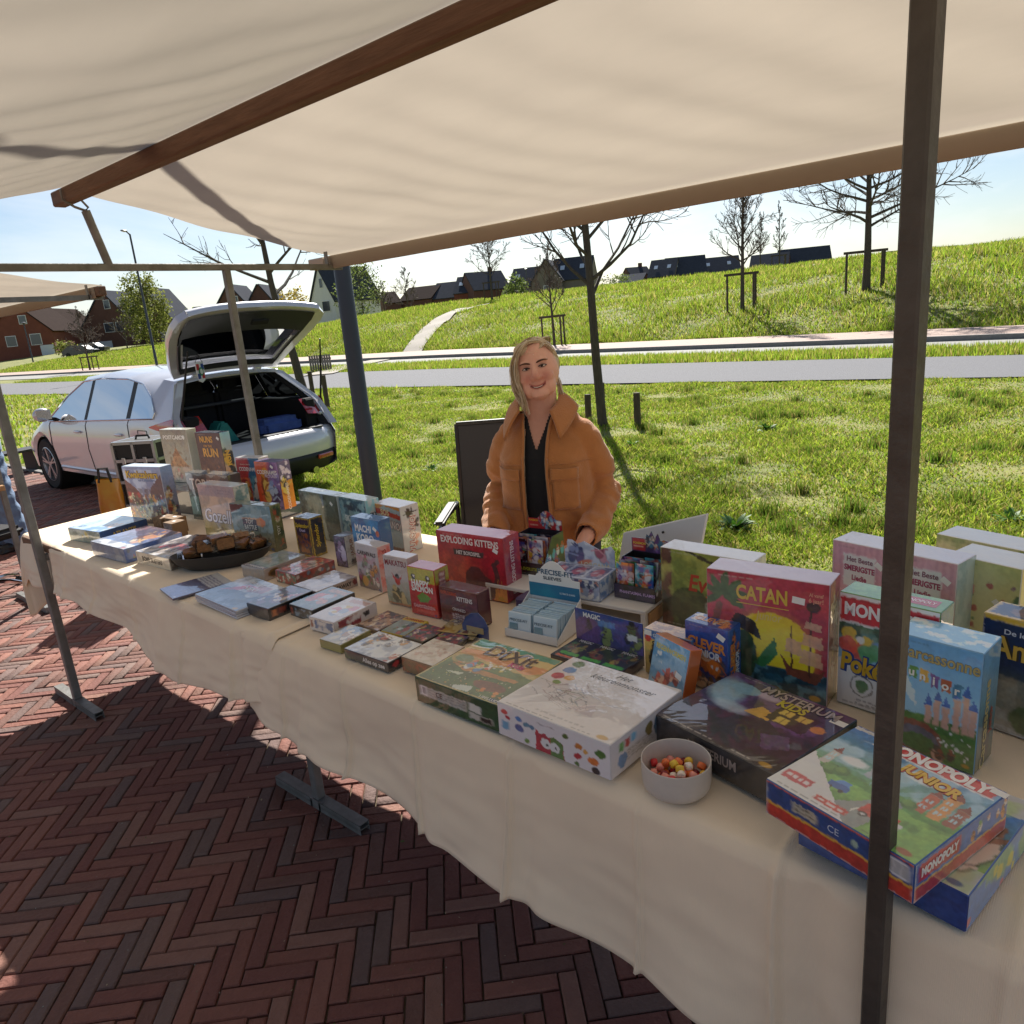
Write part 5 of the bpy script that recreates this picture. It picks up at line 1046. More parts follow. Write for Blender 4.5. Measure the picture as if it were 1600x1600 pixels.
def f(A): A.grad('#7a4a30', '#a8b8b8', 0, 1); A.poly([(0, .75), (.4, .98), (1, .92), (1, 1), (0, 1)], '#d88a3c'); A.poly([(0, .0), (.0, .6), (.2, .55), (.5, 0)], '#c9722c'); A.noise('#e8a050', 5, .6, .5, u1=.5, v1=.6); A.rect(.45, .1, 1, .55, '#9fb4b4', .7); A.figs(4, .1, .05, .5, .5, ['#6a3a24', '#e8b05c', '#3a2a24'], .2); A.poly([(0, .80), (1, .72), (1, .82), (0, .93)], '#b03a2c')
b.art('F', f, 320, 35).text('F', 'VULCANO!', .54, .60, .055, '#f2e8dc', .90, .03, outline='#8a2a20', rot=-.12).text('F', 'SOS', .45, .83, .03, '#f0d8a0', .3, .03)
b.art('R', lambda A: (A.grad('#c9d0d2', '#d6dadb'), A.figs(2, .3, .75, .8, .9, ['#3a2a2c'], .12), A.line((.15, .82), (.9, .85), .012, '#3a2a2c'), A.line((.4, .75), (.4, .93), .012, '#3a2a2c'), A.line((.6, .75), (.6, .93), .012, '#3a2a2c'), A.noise('#d8743a', 4, .8, .62, v1=.35), A.ell(.8, .62, .2, .04, '#2c3a34', .9, .6), A.ell(.75, .56, .2, .04, '#2c3a34', .9, -.6)), 300, 36, 'side_print').text('R', 'VULCANO!', .55, .38, .042, '#f4ece4', .86, .035, rot=1.45, outline='#c23a2c')
b = up_box(1.445, 1.985, -93, 0.125, 0.160, 0.055, '#cfc6c4', 'pale pink and grey box with a circus scene, side panel salmon pink')
def f(A): A.grad('#8a7468', '#b9b2b4', 0, 1); A.noise('#a87a88', 6, .7, .5, v0=.3, v1=.75); A.figs(14, .06, .04, .94, .62, ['#b0506a', '#c98a4c', '#6a7a4c', '#d8c8b8', '#6a4a3c'], .16); A.ell(.3, .16, .13, .12, '#c9964c')
b.art('F', f, 380, 37).text('F', 'CARNIVALS', .5, .80, .020, '#3f3438', .82, .03).art('R', lambda A: A.grad('#e0a49a', '#dda8a0').noise('#c9443c', 5, .6, .6), 300, 38, 'side_print').text('R', 'CARNIVALS', .5, .55, .022, '#a83a3a', None, .02, rot=1.57)
b = up_box(1.392, 1.775, -87, 0.108, 0.163, 0.05, '#cdbfba', 'pale grey box with a red masked figure, left of the red and green box')
def f(A): A.grad('#6f7a58', '#b4aca8', 0, .5); A.rect(0, .5, 1, 1, '#b4aca8'); A.noise('#98a08c', 5, .6, .5, v1=.5); A.figs(4, .2, .08, .8, .35, ['#4a4a38', '#8a4a3c', '#b8a070'], .22); A.ell(.5, .52, .12, .1, '#b03430'); A.ell(.5, .60, .1, .05, '#3a3230'); A.poly([(.28, .66), (.40, .56), (.36, .52)], '#b03430'); A.poly([(.72, .66), (.60, .56), (.64, .52)], '#b03430'); A.rect(0, 0, 1, .03, '#b06a4a')
b.art('F', f, 400, 39).text('F', 'MAKATSU', .5, .86, .026, '#8a2a34', .86, .02)
b = up_box(1.372, 1.642, -87, 0.112, 0.153, 0.062, '#b32a2c', 'red and lime green box with white lettering and a green fish patch')
def f(A): A.fill('#b82c2e'); A.rect(0, .70, 1, 1, '#a9a232'); A.noise('#a02428', 4, .4, .5, v1=.68); [A.ell(u, .80, .085, .062, '#2a2a28') for u in (.2, .74)]; [A.ell(u + .02, .815, .035, .028, '#e8e8e4') for u in (.2, .74)]; A.poly([(.25, .38), (.5, .50), (.78, .40), (.62, .28), (.36, .26)], '#5f8a34'); A.small(.1, .14, .9, .22, '#e8d8d4', 2); A.rect(.2, .04, .85, .11, '#c95a54', .6)
b.art('F', f, 400, 41).text('F', 'HAPPY', .44, .665, .030, '#f4f2ec', .66, .04).text('F', 'SALMON', .5, .56, .030, '#f4f2ec', .78, .04)
b.art('R', lambda A: (A.fill('#a3282a'), A.rect(0, .70, 1, 1, '#98922e'), A.rect(.25, .58, .75, .92, '#7a2024'), A.small(.3, .62, .7, .9, '#e8d8d4', 3)), 300, 42, 'side_print')
# exploding red pair
b = up_box(1.553, 1.692, -86, 0.270, 0.209, 0.082, '#b23242', 'large crimson box with white lettering and a dark cat tail')
def f(A):
    A.grad('#a01f30', '#b02636', 0, 1); A.ell(.25, .15, .35, .5, '#d86a44', .7, soft=.9); A.noise('#8a1a2a', 5, .5, .5); A.ell(.55, .24, .16, .26, '#4f3034', .95); A.ell(.68, .16, .16, .2, '#4f3034', .95); A.line((.78, .1), (.88, .35), .045, '#4f3034'); A.line((.88, .35), (.84, .55), .045, '#4f3034'); A.line((.84, .55), (.89, .62), .04, '#4f3034')
    for k in range(7): u = .80 + .03 * k; A.poly([(u, 0), (u + .05, .25 + .1 * (k % 2)), (u + .06, 0)], '#c98a34', .8)
    A.rect(.25, .64, .70, .74, '#3a3030')
b.art('F', f, 380, 43).text('F', 'EXPLODING KITTENS', .5, .875, .040, '#f0e8e4', .86, .03).text('F', 'HET BORDSPEL', .475, .69, .020, '#e8e0d8', .36, .03).sticker('F', .88, .79, rot=-.45)
b.art('R', lambda A: A.fill('#a3263a').noise('#7a2a5a', 4, .5, .5), 300, 44, 'side_print').text('R', 'EXPLODING KITTENS', .5, .5, .034, '#e4d4dc', None, .02, rot=1.57)
b = up_box(1.378, 1.517, -89, 0.150, 0.109, 0.055, '#57262b', 'small dark maroon box standing before the large crimson box')
b.art('F', lambda A: A.grad('#4a2024', '#5c262c').noise('#6d3034', 5, .6, .5).small(.3, .12, .62, .30, '#d8c4c4', 3), 400, 45).text('F', 'EXPLODING', .26, .84, .018, '#c9502c', .42, .03).text('F', 'KITTENS', .67, .74, .022, '#e8dcd8', .40, .03).text('F', 'CRANKED', .5, .42, .014, '#e0d0cc', .34, .02)
o = Box('deck_box', 1.502, 1.335, -86, 0.062, 0.068, 0.062, side='#4a3a5e', label='small plain purple deck box beside the large crimson box', cat='box', bevel=0.006, gloss=False)
# ---- white riser shelf with the booster displays
m_wwood = mat('white_painted_wood', S('#d9d6d2'), 0.5, var=0.06, scale=8)
e = empty('riser_shelf', (1.562, 1.505, TZ), R(-86), 'low white wooden riser under the booster pack displays', 'shelf')
MB().box((0.275, 0.13, 0.051), (0.55, 0.26, 0.012)).obj('shelf_board', m_wwood, e, bevel=0.002)
for x in (0.01, 0.275, 0.54):
    for y in (0.01, 0.25): MB().box((x, y, 0.0225), (0.014, 0.014, 0.045)).obj('leg', m_wwood, e)
MB().box((0.5495, 0.13, 0.024), (0.004, 0.22, 0.038)).obj('end_panel', mat('bare_wood', S('#b98f62'), 0.7, var=0.15, scale=12), e)
FOIL = ['#c23a34', '#3a5aa8', '#d8b03a', '#4a8a4a', '#7a4a9c', '#e0e0e4', '#26242c', '#d8743a', '#4fb0c4']
m_foil = mat('foil_print', (0.5, 0.5, 0.5), 0.22, metal=0.25, attr='Col', coat=0.6, coatr=0.06)
def pack_art(A): A.fill(FOIL[A.r.integers(len(FOIL))]); A.noise('#1c1a22', 4, .7, .55); A.figs(9, .05, .05, .95, .95, FOIL, .22); A.noise('#e8e8ee', 7, .5, .62); A.rect(.1, .78, .9, .92, '#2a4a9a', .6)
def display(x, y, ang, w, d, h, side, label, front, hdr_h, hdr_pts, hdr_art, lip, title, rows=2, z=TZ + 0.0585):
    """open counter display: tray, upright packs, printed header card at the back"""
    e = empty('booster_display', (x, y, z), R(ang), label, 'card display', 'counter displays with booster packs')
    t = MB(); th = 0.002
    t.box((w / 2, d / 2, th / 2), (w, d, th)).box((w / 2, th / 2, lip / 2), (w, th, lip)).box((w / 2, d - th / 2, h / 2), (w, th, h))
    tray = t.obj('tray', cmat(side), e)
    for s, xx in ((0, 0.001), (1, w - 0.001)):
        pts = [(0, 0), (d, 0), (d, h), (d * 0.45, h), (0, lip)]; q = MB().prism(pts, -0.001, 0.001, Matrix(((0, 0, 1), (1, 0, 0), (0, 1, 0)))); o = q.obj('side_wall', cmat(side), e); o.location = (xx, 0, 0)
    def sheet(name, A, org, a, b, n, m=m_print, mask=None, off=0.0006):
        UU, VV = np.meshgrid(np.linspace(0, A.w, A.nx), np.linspace(0, A.h, A.ny)); P = np.array(org)[None, None] + UU[..., None] * np.array(a) + VV[..., None] * np.array(b) + np.array(n) * off; f = grid_faces(A.ny, A.nx)[:, ::-1]
        if mask is not None: u, v = A.U.ravel()[f].mean(1), A.V.ravel()[f].mean(1); f = f[mask(u, v)]
        me = mesh_np(name, P.reshape(-1, 3), f); setcol(me, A.c.reshape(-1, 3)); return link(name, me, e, m)
    A = Art(w, lip, 420, 3); front(A); sheet('front_print', A, (0, 0, 0), (1, 0, 0), (0, 0, 1), (0, -1, 0))
    A = Art(d, h, 420, 4); A.fill(side); A.figs(10, .05, .05, .95, .95, FOIL, .2); sheet('side_print', A, (w, 0, 0), (0, 1, 0), (0, 0, 1), (1, 0, 0), mask=lambda u, v: v < np.where(u < .45, lip / h + (1 - lip / h) * u / .45, 1.0))
    # header: outline cut from card, printed
    hd = MB().prism([(px * w, py * hdr_h) for px, py in hdr_pts], -0.001, 0.001, Matrix(((1, 0, 0), (0, 0, -1), (0, 1, 0)))).obj('header_card', cmat(side), e); hd.location = (0, d - 0.002, h)
    A = Art(w, hdr_h, 420, 5); hdr_art(A); pl = hdr_pts
    def inside(u, v):
        ins = np.zeros(u.shape, bool)
        for i in range(len(pl)):
            (x0, y0), (x1, y1) = pl[i], pl[(i + 1) % len(pl)]; c = ((y0 > v) != (y1 > v)); ins ^= c & (u < (x1 - x0) * (v - y0) / (y1 - y0 + 1e-12) + x0)
        return ins
    sheet('header_print', A, (0, d - 0.0032, h), (1, 0, 0), (0, 0, 1), (0, -1, 0), mask=inside)
    # packs
    pw = (w - 0.008) / rows
    for r_ in range(rows):
        for k in range(5):
            yy = 0.006 + k * (d * 0.62) / 5; ph = h * 0.98 + 0.004 * math.sin(k * 3 + r_); A = Art(pw - 0.004, ph, 420 if k == 0 else 160, 50 + 7 * k + r_ + int(x * 100)); pack_art(A)
            UU, VV = np.meshgrid(np.linspace(0, 1, A.nx), np.linspace(0, 1, A.ny)); bul = 0.004 * np.sin(np.pi * UU) * np.sin(np.pi * VV)
            P = np.stack([0.004 + r_ * pw + UU * (pw - 0.004), yy - bul + VV * 0.006, 0.003 + VV * (ph - 0.003)], -1); nb_ = P.shape[0] * P.shape[1]
            Pb = P.copy(); Pb[..., 1] += 2 * bul + 0.0006; f = grid_faces(A.ny, A.nx); me = mesh_np('booster_pack', np.concatenate([P.reshape(-1, 3), Pb.reshape(-1, 3)]), np.concatenate([f[:, ::-1], f + nb_]), True); setcol(me, np.concatenate([A.c.reshape(-1, 3)] * 2)); link('booster_pack', me, e, m_foil)
    return e
dome = lambda u0, u1, b, t: [(0, 0), (1, 0), (1, b)] + [(u1 + (u0 - u1) * k / 10, b + (t - b) * math.sin(math.pi * k / 10)) for k in range(11)] + [(0, b)]
def hdA(A): A.fill('#b02c30'); A.figs(26, .3, .05, .95, .95, ['#d8d4d4', '#4a6aa0', '#c23a34', '#2a2a34', '#e8c8a8', '#8ab0c8'], .24); A.rect(.02, .05, .32, .62, '#b82a2e'); A.rect(.84, .30, .98, .52, '#e8e6e2'); A.small(.06, .14, .28, .24, '#f0e0c0', 1)
d1 = display(1.672, 1.488, -84, 0.128, 0.125, 0.115, '#2b2430', 'foil pack display with a domed red header, left on the white riser', lambda A: A.fill('#17161a').noise('#3a3a2c', 5, .5, .5), 0.062, dome(.28, .82, .55, 1.0), hdA, 0.04, None)
def hdB(A): A.fill('#3c2c54'); A.noise('#6a4a8c', 4, .6, .5); A.figs(12, .35, .1, .95, .9, ['#3a7a9c', '#c9743a', '#2a2434', '#8a5aa8', '#d8c8b8'], .3); A.rect(.02, .05, .34, .66, '#b82a2e'); A.rect(.82, .28, .97, .5, '#e8e6e2'); A.small(.06, .2, .30, .30, '#f0e0c0', 1)
d2 = display(1.650, 1.085, -88, 0.128, 0.115, 0.105, '#1d1b20', 'foil pack display with a jagged header, right on the white riser', lambda A: A.fill('#131317').noise('#3a2a4c', 5, .7, .5), 0.060, [(0, 0), (1, 0), (1, .62), (.8, .7), (.72, .62), (.66, 1), (.58, .72), (.5, 1.08), (.44, .8), (.38, .9), (.36, .68), (0, .66)], hdB, 0.042, None)
def et(e, t, loc, size, c, rx=R(90), rz=0.0, width=None, bold=.02, shear=0.0):
    cu = bpy.data.curves.new('lettering', 'FONT'); cu.body = t; cu.size = size; cu.align_x = 'CENTER'; cu.align_y = 'CENTER'; cu.offset = bold * size; cu.resolution_u = 3; cu.shear = shear; cu.materials.append(cmat(c)); o = bpy.data.objects.new('lettering', cu); COL.objects.link(o); o.parent = e; o.location = loc; o.rotation_euler = (rx, 0, rz)
    if width: TEXTS.append((o, width, False))
et(d1, 'MEGA EVOLUTION', (0.064, -0.0016, 0.020), 0.014, '#b9c23a', width=0.10); et(d1, 'POKÉMON', (0.022, 0.1195, 0.143), 0.009, '#e8c83a', width=0.034); et(d2, 'POKÉMON', (0.026, 0.1095, 0.130), 0.009, '#e8c83a', width=0.040); et(d2, 'PHANTASMAL FLAMES', (0.074, -0.0016, 0.021), 0.012, '#c9a8d8', width=0.11)
# pale blue box of packs with a wavy header
bb = Box('booster_box', 1.572, 1.286, -83, 0.190, 0.115, 0.062, z=TZ + 0.0585, side='#8a98b4', label='icy blue sealed card box with a wavy header, between the two foil displays', cat='card display', group='counter displays with booster packs')
def f(A): A.grad('#7d90b4', '#a8b4cc'); A.noise('#dfe4ee', 5, .7, .5); A.figs(16, .05, .1, .95, .9, ['#4a5a8a', '#c98a7a', '#d8dce8', '#6a4a7a', '#3a4a6c'], .3)
bb.art('F', f, 380, 61).art('T', lambda A: (A.fill('#aab4cc'), [(A.rect(.04 + k * .32, .1, .32 + k * .32, .92, '#4a5078'), A.ell(.18 + k * .32, .5, .10, .26, '#9c4a5c'), A.noise('#d0d4e4', 8, .4, .6)) for k in range(3)]), 340, 62, 'window_print').art('R', lambda A: A.grad('#4f74a8', '#6a90bc').noise('#dfe6ee', 5, .6, .5), 300, 63, 'side_print')
hp = [(0, 0), (1, 0), (1, .80), (.93, .92), (.82, .86), (.70, .80), (.55, .90), (.40, .99), (.26, .90), (.16, 1.0), (.07, 1.0), (.05, .76), (0, .72)]
hd = MB().prism([(x * 0.165 + 0.02, y * 0.115) for x, y in hp], -0.001, 0.001, Matrix(((1, 0, 0), (0, 0, -1), (0, 1, 0)))).obj('header_card', cmat('#b9c4d8'), bb.o); hd.location = (0, 0.117, 0.02)
A = Art(0.165, 0.115, 420, 64); A.grad('#6d88b4', '#b4c0d4'); A.noise('#dfe6ee', 4, .7, .5); A.figs(5, .12, .55, .35, .8, ['#3a4270', '#8a98c0', '#5a4a7c'], .26); A.figs(3, .55, .55, .8, .8, ['#a8546a', '#d0909c'], .26); A.ell(.4, .42, .16, .07, '#d8743a', .9, .3); A.rect(0, 0, 1, .12, '#3a5a8c', .7)
UU, VV = np.meshgrid(np.linspace(0, 1, A.nx), np.linspace(0, 1, A.ny)); P = np.stack([0.02 + UU * 0.165, np.full_like(UU, 0.1150), 0.02 + VV * 0.115], -1); f = grid_faces(A.ny, A.nx)[:, ::-1]; u, v = UU.ravel()[f].mean(1), VV.ravel()[f].mean(1); ins = np.zeros(len(u), bool)
for i in range(len(hp)):
    (x0, y0), (x1, y1) = hp[i], hp[(i + 1) % len(hp)]; c = ((y0 > v) != (y1 > v)); ins ^= c & (u < (x1 - x0) * (v - y0) / (y1 - y0 + 1e-12) + x0)
me = mesh_np('header_print', P.reshape(-1, 3), f[ins]); setcol(me, A.c.reshape(-1, 3)); link('header_print', me, bb.o, m_print)
et(bb.o, 'LORCANA', (0.122, 0.1140, 0.060), 0.024, '#d8c8a8', width=0.098, bold=.03)

# ---- sleeve display
e = empty('sleeve_display', (1.388, 1.278, TZ), R(-85), 'white counter display with rows of clear card sleeve packs and an arched header', 'card display', 'counter displays')
w_, d_ = 0.168, 0.135
t = MB().box((w_ / 2, d_ / 2, 0.001), (w_, d_, 0.002)).box((w_ / 2, 0.001, 0.012), (w_, 0.002, 0.024)).box((w_ / 2, d_, 0.05), (w_, 0.002, 0.10)); t.obj('tray', m_white, e)
for x in (0.0, w_):
    o = MB().prism([(0, 0), (d_, 0), (d_, 0.085), (0, 0.012)], -0.001, 0.001, Matrix(((0, 0, 1), (1, 0, 0), (0, 1, 0)))).obj('side_wall', m_white, e); o.location = (x, 0, 0)
ar = [(0, 0), (w_, 0), (w_, 0.062)] + [(w_ * (0.86 - 0.72 * k / 14), 0.062 + 0.050 * math.sin(math.pi * k / 14)) for k in range(15)] + [(0, 0.062)]
o = MB().prism(ar, -0.001, 0.001, Matrix(((1, 0, 0), (0, 0, -1), (0, 1, 0)))).obj('header_card', m_white, e); o.location = (0, d_, 0.072)
MB().box((w_ / 2, d_ - 0.0016, 0.094), (w_ - 0.002, 0.0006, 0.040)).obj('header_band', mat('band_gradient', S('#2c4a86'), 0.4, col2=S('#2f93a8'), scale=3, contrast=0.3), e)
et(e, 'PRECISE-FIT', (w_ * 0.54, d_ - 0.0022, 0.150), 0.021, '#2a5a78', width=0.118); et(e, 'SLEEVES', (w_ * 0.48, d_ - 0.0022, 0.132), 0.011, '#44525c', width=0.06); et(e, 'ULTIMATE GUARD', (w_ * 0.76, d_ - 0.0026, 0.092), 0.009, '#dce8f0', width=0.05)
m_sleeve = mat('sleeve_pack', S('#a9c4d4'), 0.15, coat=1.0, coatr=0.03, var=0.1, scale=30, alpha=1.0); m_slw = mat('sleeve_label', S('#cfe0ea'), 0.3, coat=0.8)
for r_ in range(2):
    for k in range(14):
        p = MB().box((0.004 + w_ / 4 + r_ * (w_ / 2 - 0.003) + random.uniform(-.001, .001), 0.010 + k * 0.0082, 0.036 + random.uniform(-.001, .002)), (w_ / 2 - 0.010, 0.0055, 0.068), Matrix.Rotation(-0.12, 3, 'X')).obj('sleeve_pack', m_slw if k == 0 else m_sleeve, e, bevel=0.0012)
    et(e, 'PRECISE-FIT', (0.004 + w_ / 4 + r_ * (w_ / 2 - 0.003), 0.0030, 0.052), 0.010, '#2a5a78', width=0.058, rx=R(90 - 7)); o = MB().box((w_ / 8 + 0.006 + r_ * (w_ / 2 - 0.003), 0.0045, 0.028), (0.026, 0.001, 0.026), Matrix.Rotation(-0.12, 3, 'X')).obj('pack_print', cmat('#6f97a8'), e)
# ---- card display with a blue header
bb = Box('booster_box', 1.318, 1.068, -92, 0.205, 0.112, 0.026, side='#2c1f30', label='low dark box of booster packs with a tall blue purple header behind', cat='card display', group='counter displays with booster packs')
def f(A): A.fill('#17161a'); [(A.rect(.03 + k * .325, .05, .335 + k * .325, .97, '#1c2420'), A.figs(6, .06 + k * .325, .35, .31 + k * .325, .85, ['#4a6a34', '#6a3a24', '#8a7a3c', '#2a2a2c'], .2), A.rect(.05 + k * .325, .17, .32 + k * .325, .30, '#3f9a34'), A.rect(.05 + k * .325, .04, .33 + k * .325, .12, '#c95a2c')) for k in range(3)]
bb.art('T', f, 420, 71); [bb.text('T', 'MAGIC', .19 + k * .32, .90, .016, '#e8e8e8', .20, .03) for k in range(3)]
hb = MB().box((0.1025, 0.112, 0.056), (0.205, 0.002, 0.112)).obj('header_card', cmat('#2f3f7c'), bb.o)
hx = Box.__new__(Box); hx.w, hx.d, hx.h, hx.o = 0.205, 0.0, 0.112, bb.o
hx.org = lambda f_: (Vector((0, 0.1108, 0)), 0.205, 0.112)
def f(A): A.grad('#3a2a5c', '#2c4a8c', 0, 1); A.noise('#5a4a90', 4, .6, .5); A.ell(.18, .5, .22, .35, '#5e3a78', .8); A.figs(9, .2, .2, .95, .75, ['#4a5c34', '#3a3050', '#7a8a4c', '#23202c'], .26); A.rect(.35, .70, .60, .84, '#5a90c8', .7); A.rect(.78, .52, .92, .66, '#e6e4e0'); A.rect(.76, .05, .98, .2, '#4a8a34', .8)
Box.art(hx, 'F', f, 400, 72, 'header_print'); Box.text(hx, 'F', 'MAGIC', .26, .88, .018, '#f0f0f0', .26, .03)

# ---- right hand standing boxes
b = up_box(1.398, 0.842, -94, 0.128, 0.115, 0.05, '#5a86b8', 'blue and yellow box with a black cat, half hidden behind the small blue box')
def f(A): A.grad('#8a7a4a', '#d8b860', 0, .8); A.rect(0, .80, 1, 1, '#3a6aa8'); A.ell(.28, .35, .2, .3, '#1c1a1c'); A.ell(.30, .60, .16, .13, '#1c1a1c'); A.ell(.24, .42, .045, .05, '#e8e8e0'); A.ell(.36, .40, .045, .05, '#e8e8e0'); A.ell(.08, .80, .07, .08, '#c23a34'); A.noise('#a35a34', 6, .5, .58, u0=.5)
b.art('F', f, 400, 73).text('F', 'SUSHI BAR', .52, .70, .024, '#2c2a24', .70, .03).text('F', 'Gezelschapsspel', .5, .90, .012, '#e0ecf4', .6).sticker('F', .09, .93)
b.art('T', lambda A: A.fill('#c9a05a').noise('#7a4a2c', 6, .7, .5).small(.1, .3, .9, .7, '#6a4a30', 2), 300, 74, 'top_print')
b = Box('game_box', 1.330, 0.800, -112, 0.118, 0.034, 0.135, side='#c96a34', label='small light blue box leaning against the cat box and the big blue box', group=G1, tilt=-0.24)
def f(A): A.grad('#7aa0b8', '#4a88b8', 0, 1); A.noise('#a8c4d4', 4, .5, .5); A.figs(9, .1, .08, .9, .5, ['#c05a4a', '#e8dcd4', '#8a3a30', '#d8a890'], .2); A.dots(5, ['#e8e8e4'], .03, .1, .55, .3, .75)
b.art('F', f, 420, 75).text('F', 'REGENWORMEN', .5, .82, .020, '#d8c85a', .82, .03).sticker('F', .8, .5, rot=-.2)
b = up_box(1.400, 0.736, -95, 0.108, 0.158, 0.055, '#2a55a0', 'royal blue box with orange lettering and a fox, before the palm box')
def f(A): A.grad('#1c3060', '#2a5cac', 0, 1); A.noise('#20408a', 5, .6, .5); A.figs(12, .1, .03, .95, .42, ['#b0602c', '#d88a3c', '#4a4a52', '#c9b090', '#3a2a24'], .18); A.ell(.66, .36, .16, .12, '#c9722c'); A.ell(.62, .38, .03, .03, '#f0ece4'); A.ell(.74, .37, .03, .03, '#f0ece4')
b.art('F', f, 420, 77).text('F', 'CLEVER', .5, .70, .036, '#e8964a', .88, .04, rot=-.06).text('F', 'JUNIOR', .5, .56, .028, '#dfe8f4', .66, .04, rot=-.06).sticker('F', .84, .87, rot=-.5)
b.art('R', lambda A: A.grad('#24509a', '#2c5cac').figs(6, .2, .1, .8, .9, ['#c9722c', '#e0a050', '#2a3a60'], .14), 340, 78, 'side_print').text('R', 'CLEVER', .35, .5, .026, '#d8823a', None, .03, rot=1.57).text('R', 'JUNIOR', .72, .4, .02, '#dfe8f4', None, .03, rot=1.57)
b.art('T', lambda A: A.fill('#2c4f94').figs(6, .1, .2, .9, .8, ['#d88a4c', '#e8dcc8'], .35), 300, 79, 'top_print').text('T', 'CLEVER', .5, .5, .034, '#e8a868', .8, .04)
b = up_box(1.670, 0.945, -92, 0.262, 0.222, 0.075, '#dedbd8', 'green woodland box with red script, behind the palm tree box')
def f(A): A.grad('#3f4a2c', '#8a9440', 0, 1); A.rect(0, 0, .12, 1, '#5c3a30'); A.noise('#b0b458', 4, .6, .5, v0=.4); A.line((.3, 1), (.75, .82), .02, '#3f3a24'); A.ell(.33, .30, .22, .24, '#3a4a2c', .9); A.noise('#22301e', 6, .8, .5, v1=.45); A.rect(.52, .02, .75, .42, '#8fa09c', .7); A.noise('#c9d0c8', 9, .5, .55, u0=.5, u1=.78, v1=.42)
b.art('F', f, 340, 81).text('F', 'Ever', .50, .60, .075, '#c2482c', .40, .02, shear=.2).text('F', 'Twin', .60, .42, .030, '#d0602c', .2, .02, shear=.2)
b = up_box(1.440, 0.700, -87, 0.262, 0.276, 0.078, '#c9b2bc', 'largest crimson box with a palm, a yellow sun and a sailing ship')
def f(A):
    A.grad('#8a2836', '#a8384a', 0, 1); A.noise('#b84858', 3, .5, .5, v0=.3); A.ell(.55, .36, .36, .34, '#d8b424'); A.ell(.55, .36, .30, .28, '#e4c42c', .6, soft=.8); A.ell(.08, .35, .09, .36, '#b05a5a', .0)
    A.line((.02, .12), (.04, .45), .03, '#7a4a44'); A.line((.04, .45), (.10, .70), .03, '#7a4a44')
    for an, l in ((-.5, .2), (.1, .2), (.7, .2), (1.4, .2), (2.1, .18), (2.8, .18), (3.7, .18)): A.ell(.13 + .55 * l * math.cos(an), .80 + .5 * l * math.sin(an), l * .55, l * .17, '#3f5a34', 1, an)
    A.rect(0, 0, 1, .24, '#23566a'); A.noise('#16323e', 6, .8, .5, v1=.24); A.noise('#6a9aa4', 9, .5, .6, v1=.25)
    A.poly([(.63, .36), (.68, .20), (.92, .16), (.99, .30), (.94, .26), (.72, .27)], '#6d3a2c'); A.line((.72, .26), (.71, .62), .008, '#4a2c24'); A.line((.86, .22), (.86, .78), .008, '#4a2c24')
    for (u0, v0, u1, v1) in ((.66, .38, .80, .52), (.78, .30, .96, .44), (.79, .46, .96, .58), (.81, .60, .95, .68)): A.poly([(u0, v0 + .02), (u0 + .02, v1), (u1 - .01, v1 - .02), (u1, v0)], '#c0967c', .85)
    A.ell(.88, .80, .06, .045, '#3a2a34'); A.poly([(.20, .58), (.26, .66), (.42, .60), (.46, .46), (.34, .50)], '#221a1c'); A.ell(.30, .30, .13, .22, '#24422c'); A.poly([(.40, .24), (.58, .50), (.60, .36), (.50, .22)], '#2f6a3c'); A.noise('#1a2a1e', 8, .5, .55, u0=.15, u1=.45, v0=.1, v1=.5); A.line((.1, .1), (.6, .05), .02, '#7a5a34')
b.art('F', f, 420, 83).text('F', 'CATAN', .47, .835, .062, '#d8b84a', .42, .03).text('F', 'Junior', .53, .665, .034, '#e0c878', .22, .01, shear=.15).quad('F', [(.26, .745), (.69, .745), (.69, .752), (.26, .752)], '#d8b84a').text('F', 'Al vanaf', .90, .90, .014, '#e0a088', .11).text('F', '6 jaar!', .90, .855, .016, '#e0a088', .11).sticker('F', .765, .84, .026, .015, rot=-.1)
b.art('R', lambda A: A.grad('#8a6a44', '#a33c4c', 0, 1).figs(12, .1, .1, .9, .8, ['#c9a05a', '#6a4a3c', '#d8c4b0', '#7a2a34'], .1), 300, 84, 'side_print')
b = up_box(1.490, 0.430, -98, 0.190, 0.252, 0.07, '#5f8a34', 'white box with a red title band and blue and yellow lettering, behind the near post')
def f(A):
    A.fill('#dcdcde'); A.rect(0, .76, 1, .97, '#b8262e'); A.rect(0, .97, 1, 1, '#e8e6e4'); A.grad('#8ab4d0', '#3f6a4a', .42, .74); A.noise('#2c4a30', 6, .8, .5, v0=.62, v1=.75); A.dots(26, ['#d8b43a', '#5a9a6a', '#c94a3a', '#e8e8e0', '#6a90c0'], .06, .03, .44, .97, .66)
    for u, c in ((.26, '#4a7a54'), (.62, '#a84a44')): A.ell(u, .20, .12, .10, '#3a3a38'); A.ell(u, .20, .105, .088, '#e8e8e4'); A.ell(u, .20, .07, .06, c)
    A.small(.2, .02, .8, .08, '#6a6a70', 2)
b.art('F', f, 400, 85).text('F', 'MONOPOLY', .5, .865, .046, '#f2f0ee', .90, .04).text('F', 'Pokémon', .46, .375, .070, '#d8ac34', .84, .04, outline='#2c4a8c', rot=-.06, ow=.07)
b.art('T', lambda A: A.fill('#5f9438').noise('#7aa84a', 4, .5, .5), 280, 86, 'top_print').text('T', 'MONOPOLY', .72, .5, .03, '#f0dcdc', .35, .03).quad('T', [(.52, .25), (.92, .25), (.92, .75), (.52, .75)], '#b8262e', .0006)
b.art('R', lambda A: A.fill('#2c4a9c').rect(0, .0, 1, .6, '#b02a30'), 240, 87, 'side_print')
